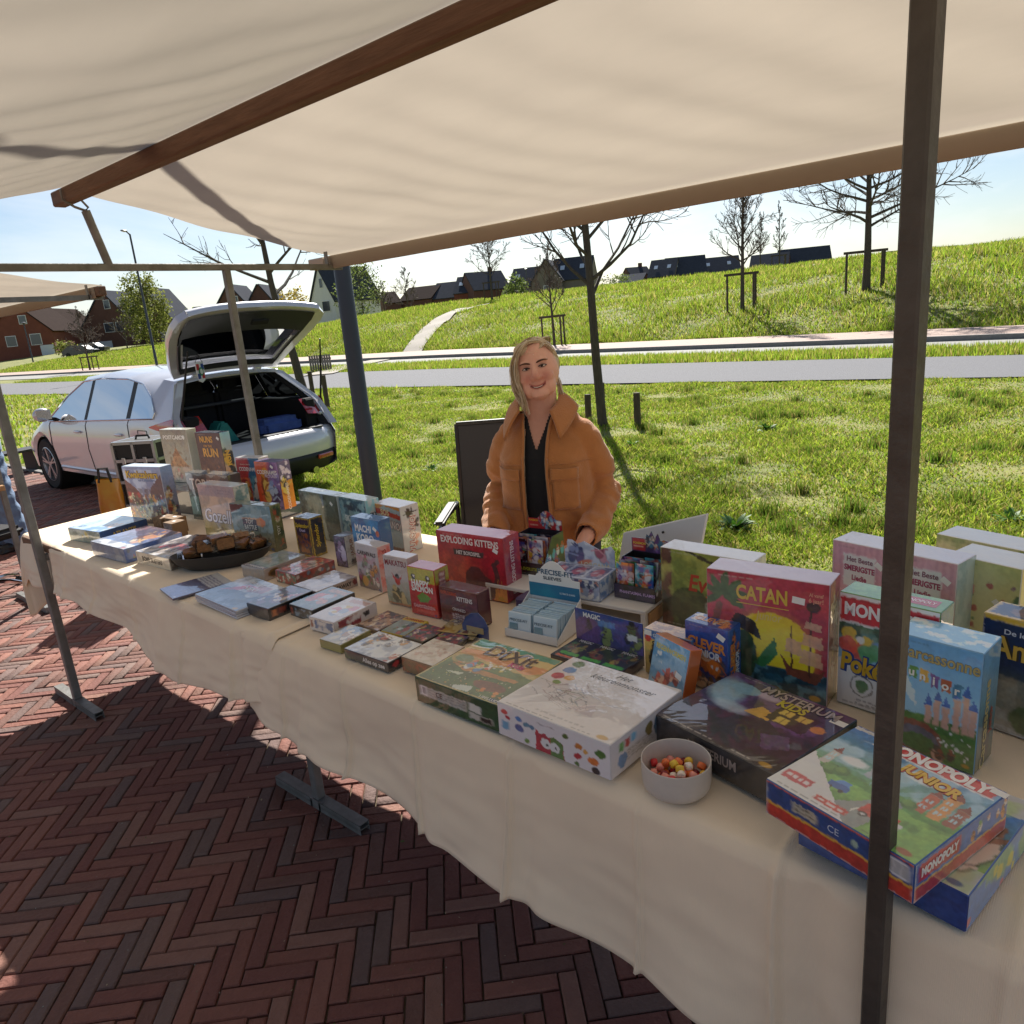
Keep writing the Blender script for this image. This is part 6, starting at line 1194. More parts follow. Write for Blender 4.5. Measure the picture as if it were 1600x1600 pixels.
for i, (x, y, lb) in enumerate(((1.760, 0.528, 'left'), (1.728, 0.388, 'right'))):
    b = up_box(x, y, -104, 0.137, 0.272, 0.085, '#d9d2d6', 'pink and white box with two fuzzy creatures, %s one of the identical pair' % lb)
    def f(A):
        A.grad('#c9ccd2', '#d8dade', 0, .5); A.rect(0, .48, 1, 1, '#c99aa8')
        for k in range(9): A.rect(k / 9, .48, k / 9 + .05, 1, '#b88698', .5)
        A.rect(.20, .60, .78, .90, '#ded6da'); A.ell(.36, .36, .20, .13, '#a8452c'); A.noise('#7a3020', 12, .5, .55, u0=.15, u1=.55, v0=.22, v1=.48); A.ell(.70, .36, .18, .16, '#5c78a8'); A.ell(.64, .39, .055, .045, '#eeeeea'); A.ell(.76, .38, .055, .045, '#eeeeea'); A.ell(.65, .39, .02, .018, '#1c1c1c'); A.ell(.77, .38, .02, .018, '#1c1c1c'); A.ell(.45, .15, .3, .1, '#c9823a' if i else '#6a4a3c', .8)
    b.art('F', f, 360, 88 + i).text('F', 'Het Beste', .5, .855, .018, '#8a5a6c', .46).text('F', 'SMERIGSTE', .5, .775, .024, '#a8466a', .54, .04).text('F', 'Liedje', .5, .69, .018, '#a8466a', .26, .03).sticker('F', .84, .84, rot=-.6)
    b.art('R', lambda A: A.fill('#8fa8ac').noise('#b8c8c8', 4, .6, .5), 200, 90, 'side_print')
b = up_box(1.790, 0.290, -108, 0.150, 0.262, 0.10, '#e0dcd2', 'cream box with a painted branch and birds at the right edge')
def f(A): A.grad('#c9bf90', '#a8ad74', 0, 1); A.ell(.5, .5, .5, .4, '#d8cda0', .6, soft=.8); A.line((0, .55), (.35, .70), .02, '#5c7a54'); A.line((.7, .45), (1, .75), .02, '#4f6a50'); A.ell(.12, .78, .11, .1, '#9c4a3c'); A.ell(.3, .74, .1, .06, '#c98a80'); A.poly([(.75, .45), (.85, .62), (.95, .55)], '#6a5a7c'); A.dots(14, ['#a84a4c', '#5c7a54', '#7a5a7c'], .02); A.noise('#8a9a5c', 5, .5, .55, v1=.25)
b.art('F', f, 360, 91).sticker('F', .72, .66, rot=-.8).art('R', lambda A: A.fill('#d8c088').noise('#c9a86a', 4, .5, .5).dots(3, ['#b0523c'], .05, .2, .1, .8, .4), 240, 92, 'side_print')
b = up_box(1.930, 0.340, -108, 0.20, 0.262, 0.09, '#e2dfd6', 'pale green topped box behind the cream box with the branch')
b.art('F', lambda A: A.grad('#a8ad74', '#8f9a5c').noise('#d8cda0', 4, .6, .5), 240, 93)
b = up_box(1.378, 0.300, -99, 0.146, 0.236, 0.088, '#6aa4cc', 'sky blue box with a castle and bunting, right of the near post')
def f(A):
    A.grad('#9cc4dc', '#5f9ccc', .3, 1); A.rect(0, 0, 1, .36, '#3f6a34'); A.noise('#6a9444', 5, .6, .5, v1=.36); A.hills(.34, .05, '#4f7a3c'); A.poly([(.0, .62), (.3, .42), (.26, .55), (.02, .80)], '#d8e4ee', .7)
    for u, h_ in ((.44, .14), (.54, .20), (.64, .16), (.76, .26), (.86, .30), (.94, .2)): A.rect(u - .04, .30, u + .04, .32 + h_, '#c9a08c'); A.poly([(u - .05, .32 + h_), (u + .05, .32 + h_), (u, .42 + h_)], '#4a68a8')
    for k, c in enumerate(('#a84a3c', '#5c8a4a', '#c9a04a', '#7a5a8c', '#b0603c', '#4a7a9c')): u = .10 + k * .13; A.poly([(u - .05, .78 - .015 * k), (u + .06, .77 - .015 * k), (u + .05, .66 - .015 * k), (u, .69 - .015 * k), (u - .04, .66 - .015 * k)], c)
    A.ell(.30, .16, .32, .14, '#8a4a40', .9); A.ell(.32, .14, .27, .11, '#5a5e70', .95); A.ell(.34, .11, .22, .08, '#3f6a34'); A.dots(16, ['#e0e4dc'], .012, .5, .06, .95, .3); A.figs(3, .3, .02, .75, .1, ['#8a4a34', '#c9a08c', '#4a3a34'], .1)
b.art('F', f, 420, 95).text('F', 'Carcassonne', .52, .865, .040, '#b8a86a', .92, .02, outline='#5a6a7c', rot=-.03, ow=.02)
[b.text('F', ch, .10 + k * .13, .722 - .015 * k, .022, '#f0ece4', None, .03) for k, ch in enumerate('Junior')]
b.art('R', lambda A: (A.grad('#2c4424', '#6aa4cc', 0, 1), A.rect(.25, .02, .75, .45, '#33303a', .8)), 300, 96, 'side_print').text('R', 'Carcassonne', .40, .36, .034, '#c9b87a', None, .02, rot=1.57).text('R', 'Junior', .72, .36, .022, '#a84a3c', None, .03, rot=1.57)
b.art('T', lambda A: A.fill('#7ab0d4').noise('#d8e8f4', 7, .8, .55), 300, 97, 'top_print')
b = up_box(1.545, 0.185, -104, 0.19, 0.235, 0.075, '#c2a42c', 'dark blue box with a yellow rim and castle ruin at the right edge')
def f(A): A.grad('#5c6a4a', '#16244a', .2, .6); A.rect(0, .6, 1, 1, '#14224a'); A.noise('#7d7868', 5, .8, .5, v1=.5); A.rect(.1, .05, .35, .45, '#8a8676', .8); A.ell(.6, .15, .3, .16, '#4a5a34'); A.rect(0, .96, 1, 1, '#c9a82c')
b.art('F', f, 380, 98).text('F', 'Andor', .45, .74, .060, '#d8b444', .7, .02, outline='#3a2a14').text('F', 'De legenden van', .5, .88, .012, '#d0d8e4', .6)
b.art('T', lambda A: (A.fill('#c9a82c'), A.rect(.02, .08, .98, .92, '#2c2c3c'), A.ell(.3, .5, .14, .3, '#7a5a3c', .8)), 320, 99, 'top_print').text('T', 'Andor', .68, .5, .032, '#d8b444', .4, .02)

# ---- boxes lying flat
b = flat((1.172, 3.822), -82, 0.268, 0.235, 0.062, '#9fb0b4', 'light blue box lying at the far left corner of the table')
b.art('T', lambda A: A.grad('#5a84b4', '#8ab0d0').noise('#d0dce8', 3, .6, .5).figs(5, .1, .1, .9, .9, ['#3a4a6a', '#d8a87a', '#a8c0d4'], .2), 240, 101).art('F', lambda A: A.grad('#8f9a8c', '#b4c0c0').noise('#5c6a60', 4, .7, .5).dots(4, ['#c9b86a'], .14, .4, .3, .7, .7), 240, 102, 'side_print').art('R', lambda A: A.grad('#24385c', '#2c4870'), 200, 103, 'side_print').text('R', 'ATLANTIS', .5, .5, .03, '#c9a83c', .5)
b = flat((1.124, 3.428), -87, 0.30, 0.255, 0.062, '#5c6f9c', 'blue box with a brown picture lying second from the far left corner')
b.art('T', lambda A: A.grad('#4a6a9c', '#7a5a54', .2, 1).noise('#3a3448', 5, .7, .5).figs(10, .4, .3, .95, .9, ['#a8703c', '#5a3a3c', '#c9a87a', '#3a4a70'], .16).ell(.75, .6, .14, .1, '#b8783a', .8), 260, 104).art('F', lambda A: A.grad('#6a7690', '#8a94a4').noise('#a8acb0', 3, .7, .5), 240, 105, 'side_print').art('R', lambda A: A.grad('#3c5488', '#48609a').figs(3, .05, .2, .25, .8, BUSY, .3), 240, 106, 'side_print')
b = flat(nl((1.187, 2.835), .255, -86), -86, 0.255, 0.24, 0.052, '#cfc4b2', 'cream and red box lying before the blue box, lettered on its edge')
b.art('T', lambda A: A.grad('#c9bcb4', '#5c5458', .1, .9).noise('#e0d8d4', 4, .7, .5).rect(.3, .35, .85, .6, '#b03430', .8).noise('#3f3a40', 8, .6, .56).figs(6, .2, .1, .9, .9, ['#b03430', '#e4dcd4', '#4a4448'], .18), 280, 107).art('F', lambda A: A.grad('#c4b8a4', '#d4c9b8').noise('#a3937c', 5, .5, .6), 300, 108, 'side_print').text('F', 'BOMB BUSTERS', .48, .5, .032, '#2c2624', .60, .04).art('R', lambda A: A.fill('#b8a892').noise('#4f4238', 6, .9, .48), 260, 109, 'side_print')
b = Box('leaflet_stack', *nl((1.027, 2.491), .16, -100), -100, 0.16, 0.21, 0.007, side='#4a4560', label='thin dark purple leaflets lying at the front edge by the dish', cat='leaflets')
b.art('T', lambda A: (A.grad('#8a8ab4', '#2a2440', 0, .6), [A.rect(0, .35 + .06 * k, 1, .375 + .06 * k, '#4a4068', .8) for k in range(9)], A.rect(0, 0, 1, .3, '#7f7fa8', .6)), 300, 110)
e_mag = []
for k in range(4):
    b = Box('magazine', *nl((1.052 + .002 * (k % 2), 2.112 + .003 * (k % 3)), .29, -93 + .6 * (k % 2)), -93 + .6 * (k % 2), 0.29, 0.205, 0.0068, z=TZ + k * 0.0072, side='#b9b9c0', label=['bottom', 'second lowest', 'second highest', 'top'][k] + ' magazine in the stack with a dark teal cover', cat='magazine', group='magazine stack')
    if k == 3: b.art('T', lambda A: (A.grad('#8a9cb4', '#39424c', 0, .5), A.noise('#5a6a78', 4, .6, .5), A.poly([(.1, .35), (.35, .75), (.5, .75), (.35, .5)], '#b03438'), A.rect(.5, .55, .75, .85, '#a8383c', .6), A.ell(.68, .5, .10, .10, '#b4b8bc'), A.ell(.2, .85, .06, .08, '#b0b4b8'), A.noise('#2a3238', 7, .5, .58)), 320, 111).text('T', 'WHAT', .42, .82, .03, '#d8d4d4', .3, .03).text('T', 'NEXT', .5, .64, .03, '#d8d4d4', .3, .03)
b = flat(nl((1.099, 1.998), .118, -88), -88, 0.118, 0.17, 0.042, '#1f2024', 'black box with blue edge lettering beside the magazine stack')
b.art('T', lambda A: A.grad('#30323c', '#4a4c58').noise('#7a5a70', 5, .6, .5).figs(10, .1, .1, .9, .9, ['#a85a5c', '#8a8aa8', '#c9b8a8', '#3a4a6c'], .16), 380, 113).art('F', lambda A: A.grad('#1f1f24', '#2b2b30').noise('#4a4a50', 5, .5, .55), 300, 114, 'side_print').art('R', lambda A: A.fill('#1c1b1e').rect(.06, .2, .16, .8, '#a8623a').rect(.19, .25, .36, .75, '#7a3a2c', .8), 380, 115, 'side_print').text('R', 'CLUE', .68, .5, .032, '#4fa0c8', .4, .02)
b = flat(nl((1.306, 2.354), .14, -87), -87, 0.14, 0.185, 0.045, '#a89a90', 'grey box with a landscape top lying right of the dish')
b.art('T', lambda A: A.grad('#7a7a5c', '#8a94a0').noise('#a8a894', 4, .6, .5).noise('#5c6a44', 6, .6, .55).rect(0, 0, 1, .12, '#5f5658'), 340, 116).art('F', lambda A: A.grad('#8f8680', '#a89e96'), 300, 117, 'side_print').text('T', 'COPENHAGEN', .5, .06, .018, '#e8e0d8', .8, .03).art('R', lambda A: A.fill('#a39890').ell(.22, .45, .16, .36, '#7a5a2c').ell(.22, .45, .1, .22, '#4a3a20'), 340, 118, 'side_print')
b = flat(nl((1.330, 2.190), .122, -88), -88, 0.122, 0.172, 0.045, '#8a3028', 'red and green patterned box lying beside the grey landscape box', )
b.art('T', lambda A: A.fill('#a8382c').noise('#d8cdb8', 9, .8, .5).noise('#4a5a44', 10, .8, .55).noise('#c9542c', 6, .7, .55).noise('#3a2a28', 12, .6, .6), 380, 119).art('F', lambda A: A.fill('#5c6a5a').noise('#a8382c', 7, .9, .5).dots(20, ['#d8d0c0', '#8a9a8a'], .1), 380, 120, 'side_print').art('R', lambda A: A.fill('#8a342c').noise('#4a4a48', 7, .8, .5).dots(12, ['#b8a8a0', '#5a6a7c'], .14), 380, 121, 'side_print')
b = flat(nl((1.280, 2.002), .135, -92), -92, 0.135, 0.165, 0.034, '#a08e84', 'pale box with a glossy top, lettered on its right edge')
b.art('T', lambda A: A.grad('#b4a8a4', '#8a7c78').noise('#d0c8c4', 4, .6, .5).small(.2, .4, .7, .55, '#4a3a3c', 1), 340, 122).art('R', lambda A: A.fill('#a5948a').noise('#7a3a44', 5, .6, .62, u1=.45).ell(.93, .5, .06, .36, '#7a3430'), 340, 123, 'side_print').text('R', 'CASTAWAY', .55, .5, .022, '#221c1c', .58, .04)
b = flat(nl((1.164, 1.861), .118, -89), -89, 0.118, 0.168, 0.040, '#262a2e', 'dark teal box with a flower like emblem lying second in the front row')
b.art('T', lambda A: A.fill('#6a7a80').noise('#7f8e94', 4, .5, .5).dots(16, ['#c98a7c', '#d8b860', '#a8b8c8', '#c9605c'], .09, .25, .3, .75, .65).rect(.2, .78, .95, .92, '#c98a6a', .7).noise('#58686e', 6, .4, .55), 380, 124).art('F', lambda A: A.fill('#1d2226').rect(.04, .2, .12, .8, '#8a4a3c').noise('#6a8094', 3, .95, .47, u0=.22, u1=.95, v0=.15, v1=.85), 380, 125, 'side_print')
b = flat(nl((1.137, 1.715), .112, -86), -86, 0.112, 0.170, 0.042, '#c9bab6', 'white and pink box with a flower like emblem lying third in the front row')
b.art('T', lambda A: A.fill('#c4bcb8').noise('#d4ccc8', 4, .5, .5).dots(20, ['#c9787c', '#d8b868', '#98a8c0', '#e4dcd8'], .08, .2, .25, .8, .62).rect(.2, .78, .95, .92, '#b87a5c', .7), 380, 126).art('F', lambda A: A.fill('#c9c0ba').rect(.03, .2, .12, .8, '#8a4a34').noise('#48628c', 3, .95, .5, u0=.2, u1=.95, v0=.15, v1=.85), 380, 127, 'side_print').art('R', lambda A: A.fill('#cdc4c0').noise('#8a2a3a', 4, .95, .5, u0=.08, u1=.6, v0=.1, v1=.9).dots(3, ['#22201f'], .16, .68, .3, .78, .75), 380, 128, 'side_print')
b = flat(nl((1.071, 1.601), .090, -87), -87, 0.090, 0.112, 0.026, '#8a8448', 'small olive box lying at the front edge where the cloths meet')
b.art('T', lambda A: A.grad('#b0a488', '#6a86a0').noise('#c9b890', 4, .7, .5).figs(4, .5, .2, .95, .9, ['#a8804c', '#4a6a8c', '#d8cbb0'], .25), 420, 129)
b = flat(nl((1.208, 1.610), .094, -91), -91, 0.094, 0.118, 0.012, '#5c4238', 'thin brown picture puzzle lying left of the yellow edged one')
b.art('T', lambda A: A.grad('#6a4a3c', '#4a3a38').noise('#b8987c', 5, .8, .5).figs(8, .1, .1, .9, .9, ['#a8604c', '#d8c0a0', '#5a3a34'], .2), 420, 130)
b = flat(nl((1.222, 1.511), .090, -84), -84, 0.090, 0.108, 0.013, '#c9a818', 'thin picture box with a bright yellow edge')
b.art('T', lambda A: A.grad('#7a8a84', '#9aa49c').figs(8, .1, .1, .9, .8, ['#5a7a4c', '#b8c8cc', '#a8584c', '#4a4a54'], .2).rect(0, .8, 1, 1, '#d8b020'), 420, 131).text('T', 'BOHNANZA', .5, .9, .014, '#b8382c', .8, .03)
b = flat(nl((1.064, 1.396), .176, -89), -89, 0.176, 0.126, 0.028, '#2c2a2e', 'black edged box with a glossy winter scene lying at the table front')
b.art('T', lambda A: A.grad('#8a94a4', '#a8b0bc').noise('#d8dce2', 4, .8, .5).figs(12, .05, .1, .95, .9, ['#5a6a84', '#b8844c', '#e0dcd8', '#4a4448', '#a85a4c'], .2), 420, 132).art('F', lambda A: A.fill('#2a282c').noise('#4a5a40', 4, .8, .5, u1=.4), 420, 133, 'side_print').text('F', 'Alles op zee', .68, .5, .018, '#d8d4d0', .5, .03).art('R', lambda A: A.fill('#242226').ell(.2, .5, .1, .3, '#a8383c').small(.5, .3, .9, .7, '#a8a4a0', 1), 380, 134, 'side_print')
for i, (N_, lb) in enumerate((((1.222, 1.436), 'left'), ((1.216, 1.340), 'right'))):
    b = flat(nl(N_, .084, -89), -89, 0.084, 0.096, 0.012, '#38302c', 'thin dark colourful card box, %s of two beside the foil packs' % lb)
    b.art('T', lambda A: A.grad('#3a4a30', '#4a3a4c').noise('#a8484c', 6, .7, .55).figs(9, .05, .05, .95, .95, ['#8a9a54', '#c9686c', '#5a5a84', '#d8c8b0'], .18), 420, 136 + i)
b = flat(nl((1.096, 1.262), .112, -88), -88, 0.112, 0.122, 0.040, '#7a5c40', 'brown box with white glare painted on top, left of the large green edged box')
b.art('T', lambda A: A.fill('#c4b8a8').noise('#d8d0c4', 4, .6, .5).noise('#9a5a4c', 8, .5, .66), 400, 138).art('F', lambda A: A.grad('#5c4a34', '#8a6444').noise('#a8503c', 6, .6, .6), 380, 139, 'side_print')  # pale lid tones put the white sky glare into the print colour
b = flat(nl((1.007, 0.969), .258, -90), -90, 0.258, 0.236, 0.064, '#1d4a2c', 'large green edged box with a dusk meadow scene and ornate dark lettering')
def f(A):
    A.grad('#3a5a34', '#4f9478', 0, 1); A.hills(.86, .05, '#d8b878', 3); A.hills(.74, .05, '#d8905c', 3); A.hills(.62, .06, '#b8a05c', 4); A.hills(.54, .05, '#55703c', 4); A.hills(.40, .05, '#3f5f34', 3); A.noise('#2f4a2c', 5, .6, .5, v1=.45); A.poly([(.1, .42), (.9, .44), (.88, .38), (.3, .34)], '#b87a44', .8)
    A.figs(7, .15, .42, .8, .52, ['#d8dce0', '#c95a3c', '#e8c870', '#5a88b0'], .10); A.dots(70, ['#d8d060', '#e8e4c8', '#d89a4c'], .006, .05, .03, .95, .38); A.ell(.15, .55, .14, .12, '#b8945c', .6); A.ell(.15, .55, .10, .08, '#5c7a5c', .9); A.ell(.72, .22, .18, .08, '#6a4034'); A.poly([(.42, .08), (.60, .14), (.62, .04), (.45, .0)], '#b8c0b4'); A.poly([(.15, .25), (.35, .3), (.33, .24)], '#b8bfa8'); A.dots(6, ['#c9722c', '#d8883c'], .022, .7, .08, .95, .16); A.dots(10, ['#e8e6dc'], .012, .1, .5, .7, .62)
    for q in ((0, 0, .015, 1), (.985, 0, 1, 1), (0, 0, 1, .015), (0, .985, 1, 1)): A.rect(*q, '#b09a5c')
b.art('T', f, 460, 141).text('T', 'DiXit', .53, .80, .070, '#4a3424', .58, .02, outline='#d8b47c', ow=.045).text('T', 'Kids', .70, .665, .026, '#c9587c', .17, .05, outline='#e8e0d8')
b.art('F', lambda A: (A.fill('#1c4a2c'), A.rect(.04, .30, .64, .72, '#a8a8a0'), A.bars(.05, .34, .13, .70), A.small(.16, .36, .62, .68, '#4a4a48', 3, .6), A.rect(.66, .40, .80, .72, '#c9c8c0'), A.rect(.66, .12, .93, .36, '#b4b4ac'), A.rect(.78, .14, .92, .33, '#1a1a1a')), 460, 142, 'side_print').text('F', 'CE', .30, .55, .018, '#22221f', None, .01)
b.text('T', 'LIBELLUD', .86, .045, .012, '#e8e4d8', .2, .02)
b = flat(nl((0.983, 0.675), .284, -92), -92, 0.284, 0.262, 0.074, '#d9d6d6', 'large white box with coloured dots and a pencil drawing, glare on its lid', tilt=-0.035, z=TZ + 0.0095)
def f(A):
    A.fill('#cfc9c6'); A.noise('#d8d4d2', 3, .5, .5)
    for u, v, r_, c in ((.12, .90, .055, '#6a7f4c'), (.12, .77, .055, '#5a84b0'), (.10, .63, .055, '#a84450'), (.20, .65, .045, '#c9974c'), (.16, .53, .035, '#5f8a44')): A.ell(u, v, r_, r_, c)
    for k in range(46):
        a = A.r.uniform(0, 6.28); u, v = .36 + .12 * A.r.normal(), .42 + .08 * A.r.normal(); A.line((u, v), (u + .16 * math.cos(a), v + .10 * math.sin(a)), .003, ['#5a5a60', '#7a4a50', '#4a6a84', '#6a7a54'][A.r.integers(4)], .7)
    A.poly([(.48, .25), (.62, .42), (.70, .22)], '#b8a8ac', .5); A.small(.3, .06, .75, .1, '#8a8684', 1, .5); [A.line((.2 + .04 * k, .3), (.45 + .03 * k, .2 + .02 * k), .003, '#7a6a6c', .6) for k in range(6)]
b.art('T', f, 460, 143).text('T', 'Het', .56, .90, .034, '#2c2a2a', .13, -.012, shear=.3).text('T', 'kleurenmonster', .60, .80, .036, '#2c2a2a', .56, -.012, shear=.3)
def f(A):
    A.fill('#d6d0d2'); [A.ell(u, v, r_ * .62, r_ * 1.6, c) for u, v, r_, c in ((.06, .78, .05, '#b02c34'), (.09, .62, .04, '#a82c38'), (.20, .70, .05, '#4a78b0'), (.20, .42, .07, '#56608c'), (.27, .62, .05, '#5a86a0'), (.32, .62, .045, '#5a7a94'), (.27, .12, .04, '#6a8a44'), (.63, .75, .04, '#4f6a30'), (.74, .60, .05, '#b87434'), (.73, .30, .055, '#b03a40'), (.80, .52, .04, '#c9974c'), (.86, .32, .07, '#c9743a'), (.92, .62, .07, '#4a7034'), (.88, .08, .06, '#3a3638'), (.72, .06, .04, '#54743c'))]
    A.poly([(.36, .0), (.36, .62), (.40, .50), (.44, .58), (.48, .50), (.52, .56), (.60, .46), (.62, .0)], '#a83e48'); A.poly([(.50, .0), (.50, .5), (.52, .56), (.60, .46), (.61, .0)], '#5f7a44'); A.ell(.45, .28, .045, .14, '#e8e6e0'); A.ell(.53, .26, .045, .14, '#e8e6e0'); A.ell(.46, .26, .012, .04, '#26221f'); A.ell(.54, .25, .012, .04, '#26221f'); A.small(.38, .78, .55, .86, '#8a8486', 1); A.rect(.03, .22, .10, .48, '#6a9ab8')
b.art('F', f, 460, 144, 'side_print').art('R', lambda A: (A.fill('#c9c6cc'), A.rect(.10, .58, .16, .82, '#5f9a54'), A.rect(.18, .60, .24, .84, '#a8383c'), A.rect(.26, .62, .32, .86, '#7ab0d0'), A.small(.2, .2, .55, .5, '#6a686c', 4, .7), A.ell(.14, .3, .06, .2, '#5a86b8'), A.ell(.5, .62, .05, .2, '#7a6a3c'), A.ell(.62, .55, .05, .3, '#4a6a84'), A.rect(.85, .3, .97, .75, '#5a4434')), 380, 145, 'side_print')
b = flat(nl((1.078, 0.409), .275, -104), -104, 0.275, 0.262, 0.062, '#1c1c22', 'large dark purple box with a ghost and a lit window scene, behind the candy bowl', tilt=-0.022, z=TZ + 0.006)
def f(A):
    A.grad('#26222c', '#4a3a5c', 0, 1); A.noise('#6a4a80', 4, .7, .5, v0=.45); A.noise('#1c1a22', 6, .7, .52); A.ell(.40, .82, .10, .05, '#c9b8d0', .7, soft=.8); A.ell(.14, .68, .13, .22, '#8fb4c4', .85, .5, soft=.5); A.ell(.22, .80, .12, .08, '#7fa8bc', .85); A.ell(.30, .50, .14, .07, '#a8c0cc', .7, soft=.6); A.poly([(.40, .52), (.46, .66), (.62, .62), (.60, .52)], '#d8a850', .8)
    A.poly([(.55, .55), (.55, .78), (.85, .78), (.86, .52)], '#3a2a34'); [A.rect(u, v, u + .09, v + .085, '#d8b45c') for u, v in ((.59, .67), (.72, .67), (.62, .55))]; [A.rect(u + .042, v, u + .048, v + .085, '#3a2a24') for u, v in ((.59, .67), (.72, .67), (.62, .55))]; A.poly([(.42, .44), (.62, .52), (.86, .36), (.60, .22)], '#2c3034'); A.poly([(.66, .34), (.82, .44), (.92, .30), (.78, .18)], '#5a4a70', .8); A.ell(.90, .66, .05, .05, '#c9824a'); A.noise('#0f0f14', 8, .6, .58, v1=.3)
b.art('T', f, 460, 147).text('T', 'MYSTERIUM', .62, .90, .048, '#b8a8a4', .60, .02, outline='#241c2c').text('T', 'KIDS', .62, .80, .034, '#c9b83c', .22, .04, outline='#4a2a4c').sticker('T', .94, .86, .03, .018)
b.art('F', lambda A: A.grad('#17171b', '#26262c').noise('#3a3a40', 5, .6, .5).rect(.3, .1, .42, .35, '#8a9a2c', .5), 400, 148, 'side_print').text('F', 'MYSTERIUM', .52, .58, .034, '#a89c98', .4, .02)
b = flat(nl((0.972, 0.105), .245, -101), -101, 0.245, 0.262, 0.060, '#2c4a94', 'blue and green box lying underneath the topmost box at the near end')
b.art('T', lambda A: A.grad('#6a9a3c', '#4a7ab8', .2, .8).noise('#a8c45c', 4, .5, .5).poly([(.1, .3), (.5, .5), (.55, .2), (.2, .08)], '#b8343a').small(.2, .22, .45, .38, '#f0dcd8', 3).figs(4, .55, .2, .95, .8, ['#8a5a34', '#c98a5c', '#3a4a8c', '#d8c8b0'], .3), 400, 149).art('F', lambda A: A.fill('#26427e').noise('#3a5a9c', 4, .5, .5).rect(.1, .4, .35, .7, '#c9ccd2', .6), 380, 150, 'side_print').art('R', lambda A: A.fill('#3f78b8').noise('#8ab84c', 4, .7, .55).dots(8, ['#d8c83c', '#c9504c'], .16), 380, 151, 'side_print')
b = flat(nl((0.915, 0.160), .238, -108), -108, 0.238, 0.238, 0.062, '#2f5a9c', 'blue and red box with a red title band, topmost at the near end', z=TZ + 0.061)
def f(A):
    A.grad('#5f9a4c', '#3a74b4', .35, .95); A.rect(0, 0, 1, .36, '#5f9a4c'); A.noise('#a8c8dc', 4, .6, .5, v0=.5, v1=.9)
    for k in range(9):
        if k % 2: an = .25 + k * .16; A.poly([(.42, .30), (.42 + 1.2 * math.cos(an), .30 + 1.2 * math.sin(an)), (.42 + 1.2 * math.cos(an + .12), .30 + 1.2 * math.sin(an + .12))], '#8fc0d8', .35)
    A.hills(.46, .05, '#4f8a44', 4); A.hills(.36, .04, '#78ac54', 3); A.noise('#3f7038', 9, .6, .55, v0=.05, v1=.46)
    A.poly([(.30, .0), (.62, .42), (.70, .42), (.62, .0)], '#8a8c94', .9); [A.line((.47 + .045 * k, .03 + .10 * k), (.49 + .045 * k, .08 + .10 * k), .006, '#e4e0d0') for k in range(4)]
    for u, w_, h_, c in ((.76, .07, .22, '#b0543c'), (.85, .08, .28, '#c98a4c'), (.94, .07, .20, '#8a4a3c'), (.10, .06, .18, '#b8b4ac')):
        A.rect(u - w_ / 2, .42, u + w_ / 2, .42 + h_, c); A.poly([(u - w_ * .6, .42 + h_), (u + w_ * .6, .42 + h_), (u, .50 + h_)], '#7a3430'); [A.rect(u - .02 + .022 * i, .47 + .07 * j, u - .008 + .022 * i, .51 + .07 * j, '#a8d0e0') for i in range(2) for j in range(3) if .51 + .07 * j < .42 + h_]
    A.rect(.36, .50, .40, .80, '#9aa4b0'); A.ell(.38, .80, .05, .035, '#c0483c'); A.ell(.38, .83, .03, .03, '#7ab0d0')
    for u, v, r_ in ((.18, .40, .06), (.25, .43, .05), (.56, .46, .05), (.70, .44, .045)): A.ell(u, v, r_, r_ * 1.1, '#3c6a34'); A.ell(u - .01, v + .015, r_ * .7, r_ * .7, '#5c8a44')
    A.rect(.54, .16, .76, .27, '#b8342c'); A.rect(.70, .16, .79, .23, '#c9c9cc'); A.rect(.56, .27, .70, .30, '#d8b83c'); [A.ell(u, .155, .026, .026, '#22242a') for u in (.58, .74)]; [A.ell(u, .155, .012, .012, '#c9c9cc') for u in (.58, .74)]
    A.rect(.26, .24, .40, .31, '#2c5aa0'); A.poly([(.28, .31), (.31, .36), (.37, .36), (.39, .31)], '#4a80c0'); [A.ell(u, .235, .02, .02, '#22242a') for u in (.29, .37)]
    A.poly([(0, 0), (0, .50), (.55, .0)], '#d4d0d2', .9); A.rect(.2, .86, .97, .985, '#b8262e'); A.rect(.19, .85, .98, .86, '#f0ecec'); A.rect(.02, .10, .22, .20, '#b83a44'); A.small(.04, .12, .2, .18, '#f0dcdc', 1); A.rect(.30, .05, .52, .11, '#b8342c'); A.small(.32, .06, .5, .10, '#f0dcdc', 1); A.rect(.0, .985, 1, 1, '#2c4a8c'); A.ell(.24, .58, .09, .05, '#e4e8ec', .8, soft=.5); A.ell(.62, .74, .12, .05, '#e4e8ec', .7, soft=.5)  # first polygon: pale glare painted over the lower left of the cover
b.art('T', f, 500, 152).text('T', 'MONOPOLY', .585, .922, .036, '#f4f0ee', .70, .05).text('T', 'JUNIOR', .66, .755, .034, '#e0b43a', .40, .05, outline='#a8262c', rot=-.1).sticker('T', .97, .955, .022, .014)
b.art('F', lambda A: (A.rect(0, .38, 1, 1, '#2c4a80'), A.rect(0, 0, 1, .38, '#b03a30'), A.rect(0, .36, 1, .42, '#d8a83a'), A.rect(0, .95, 1, 1, '#c9503c'), A.rect(.20, .52, .38, .80, '#b8b09c'), A.bars(.84, .48, .97, .88), A.ell(.64, .62, .02, .1, '#9ab0a0'), A.small(.22, .56, .36, .78, '#4a4238', 2)), 460, 153, 'side_print').text('F', 'CE', .50, .66, .016, '#c9d4e4', None, .0)
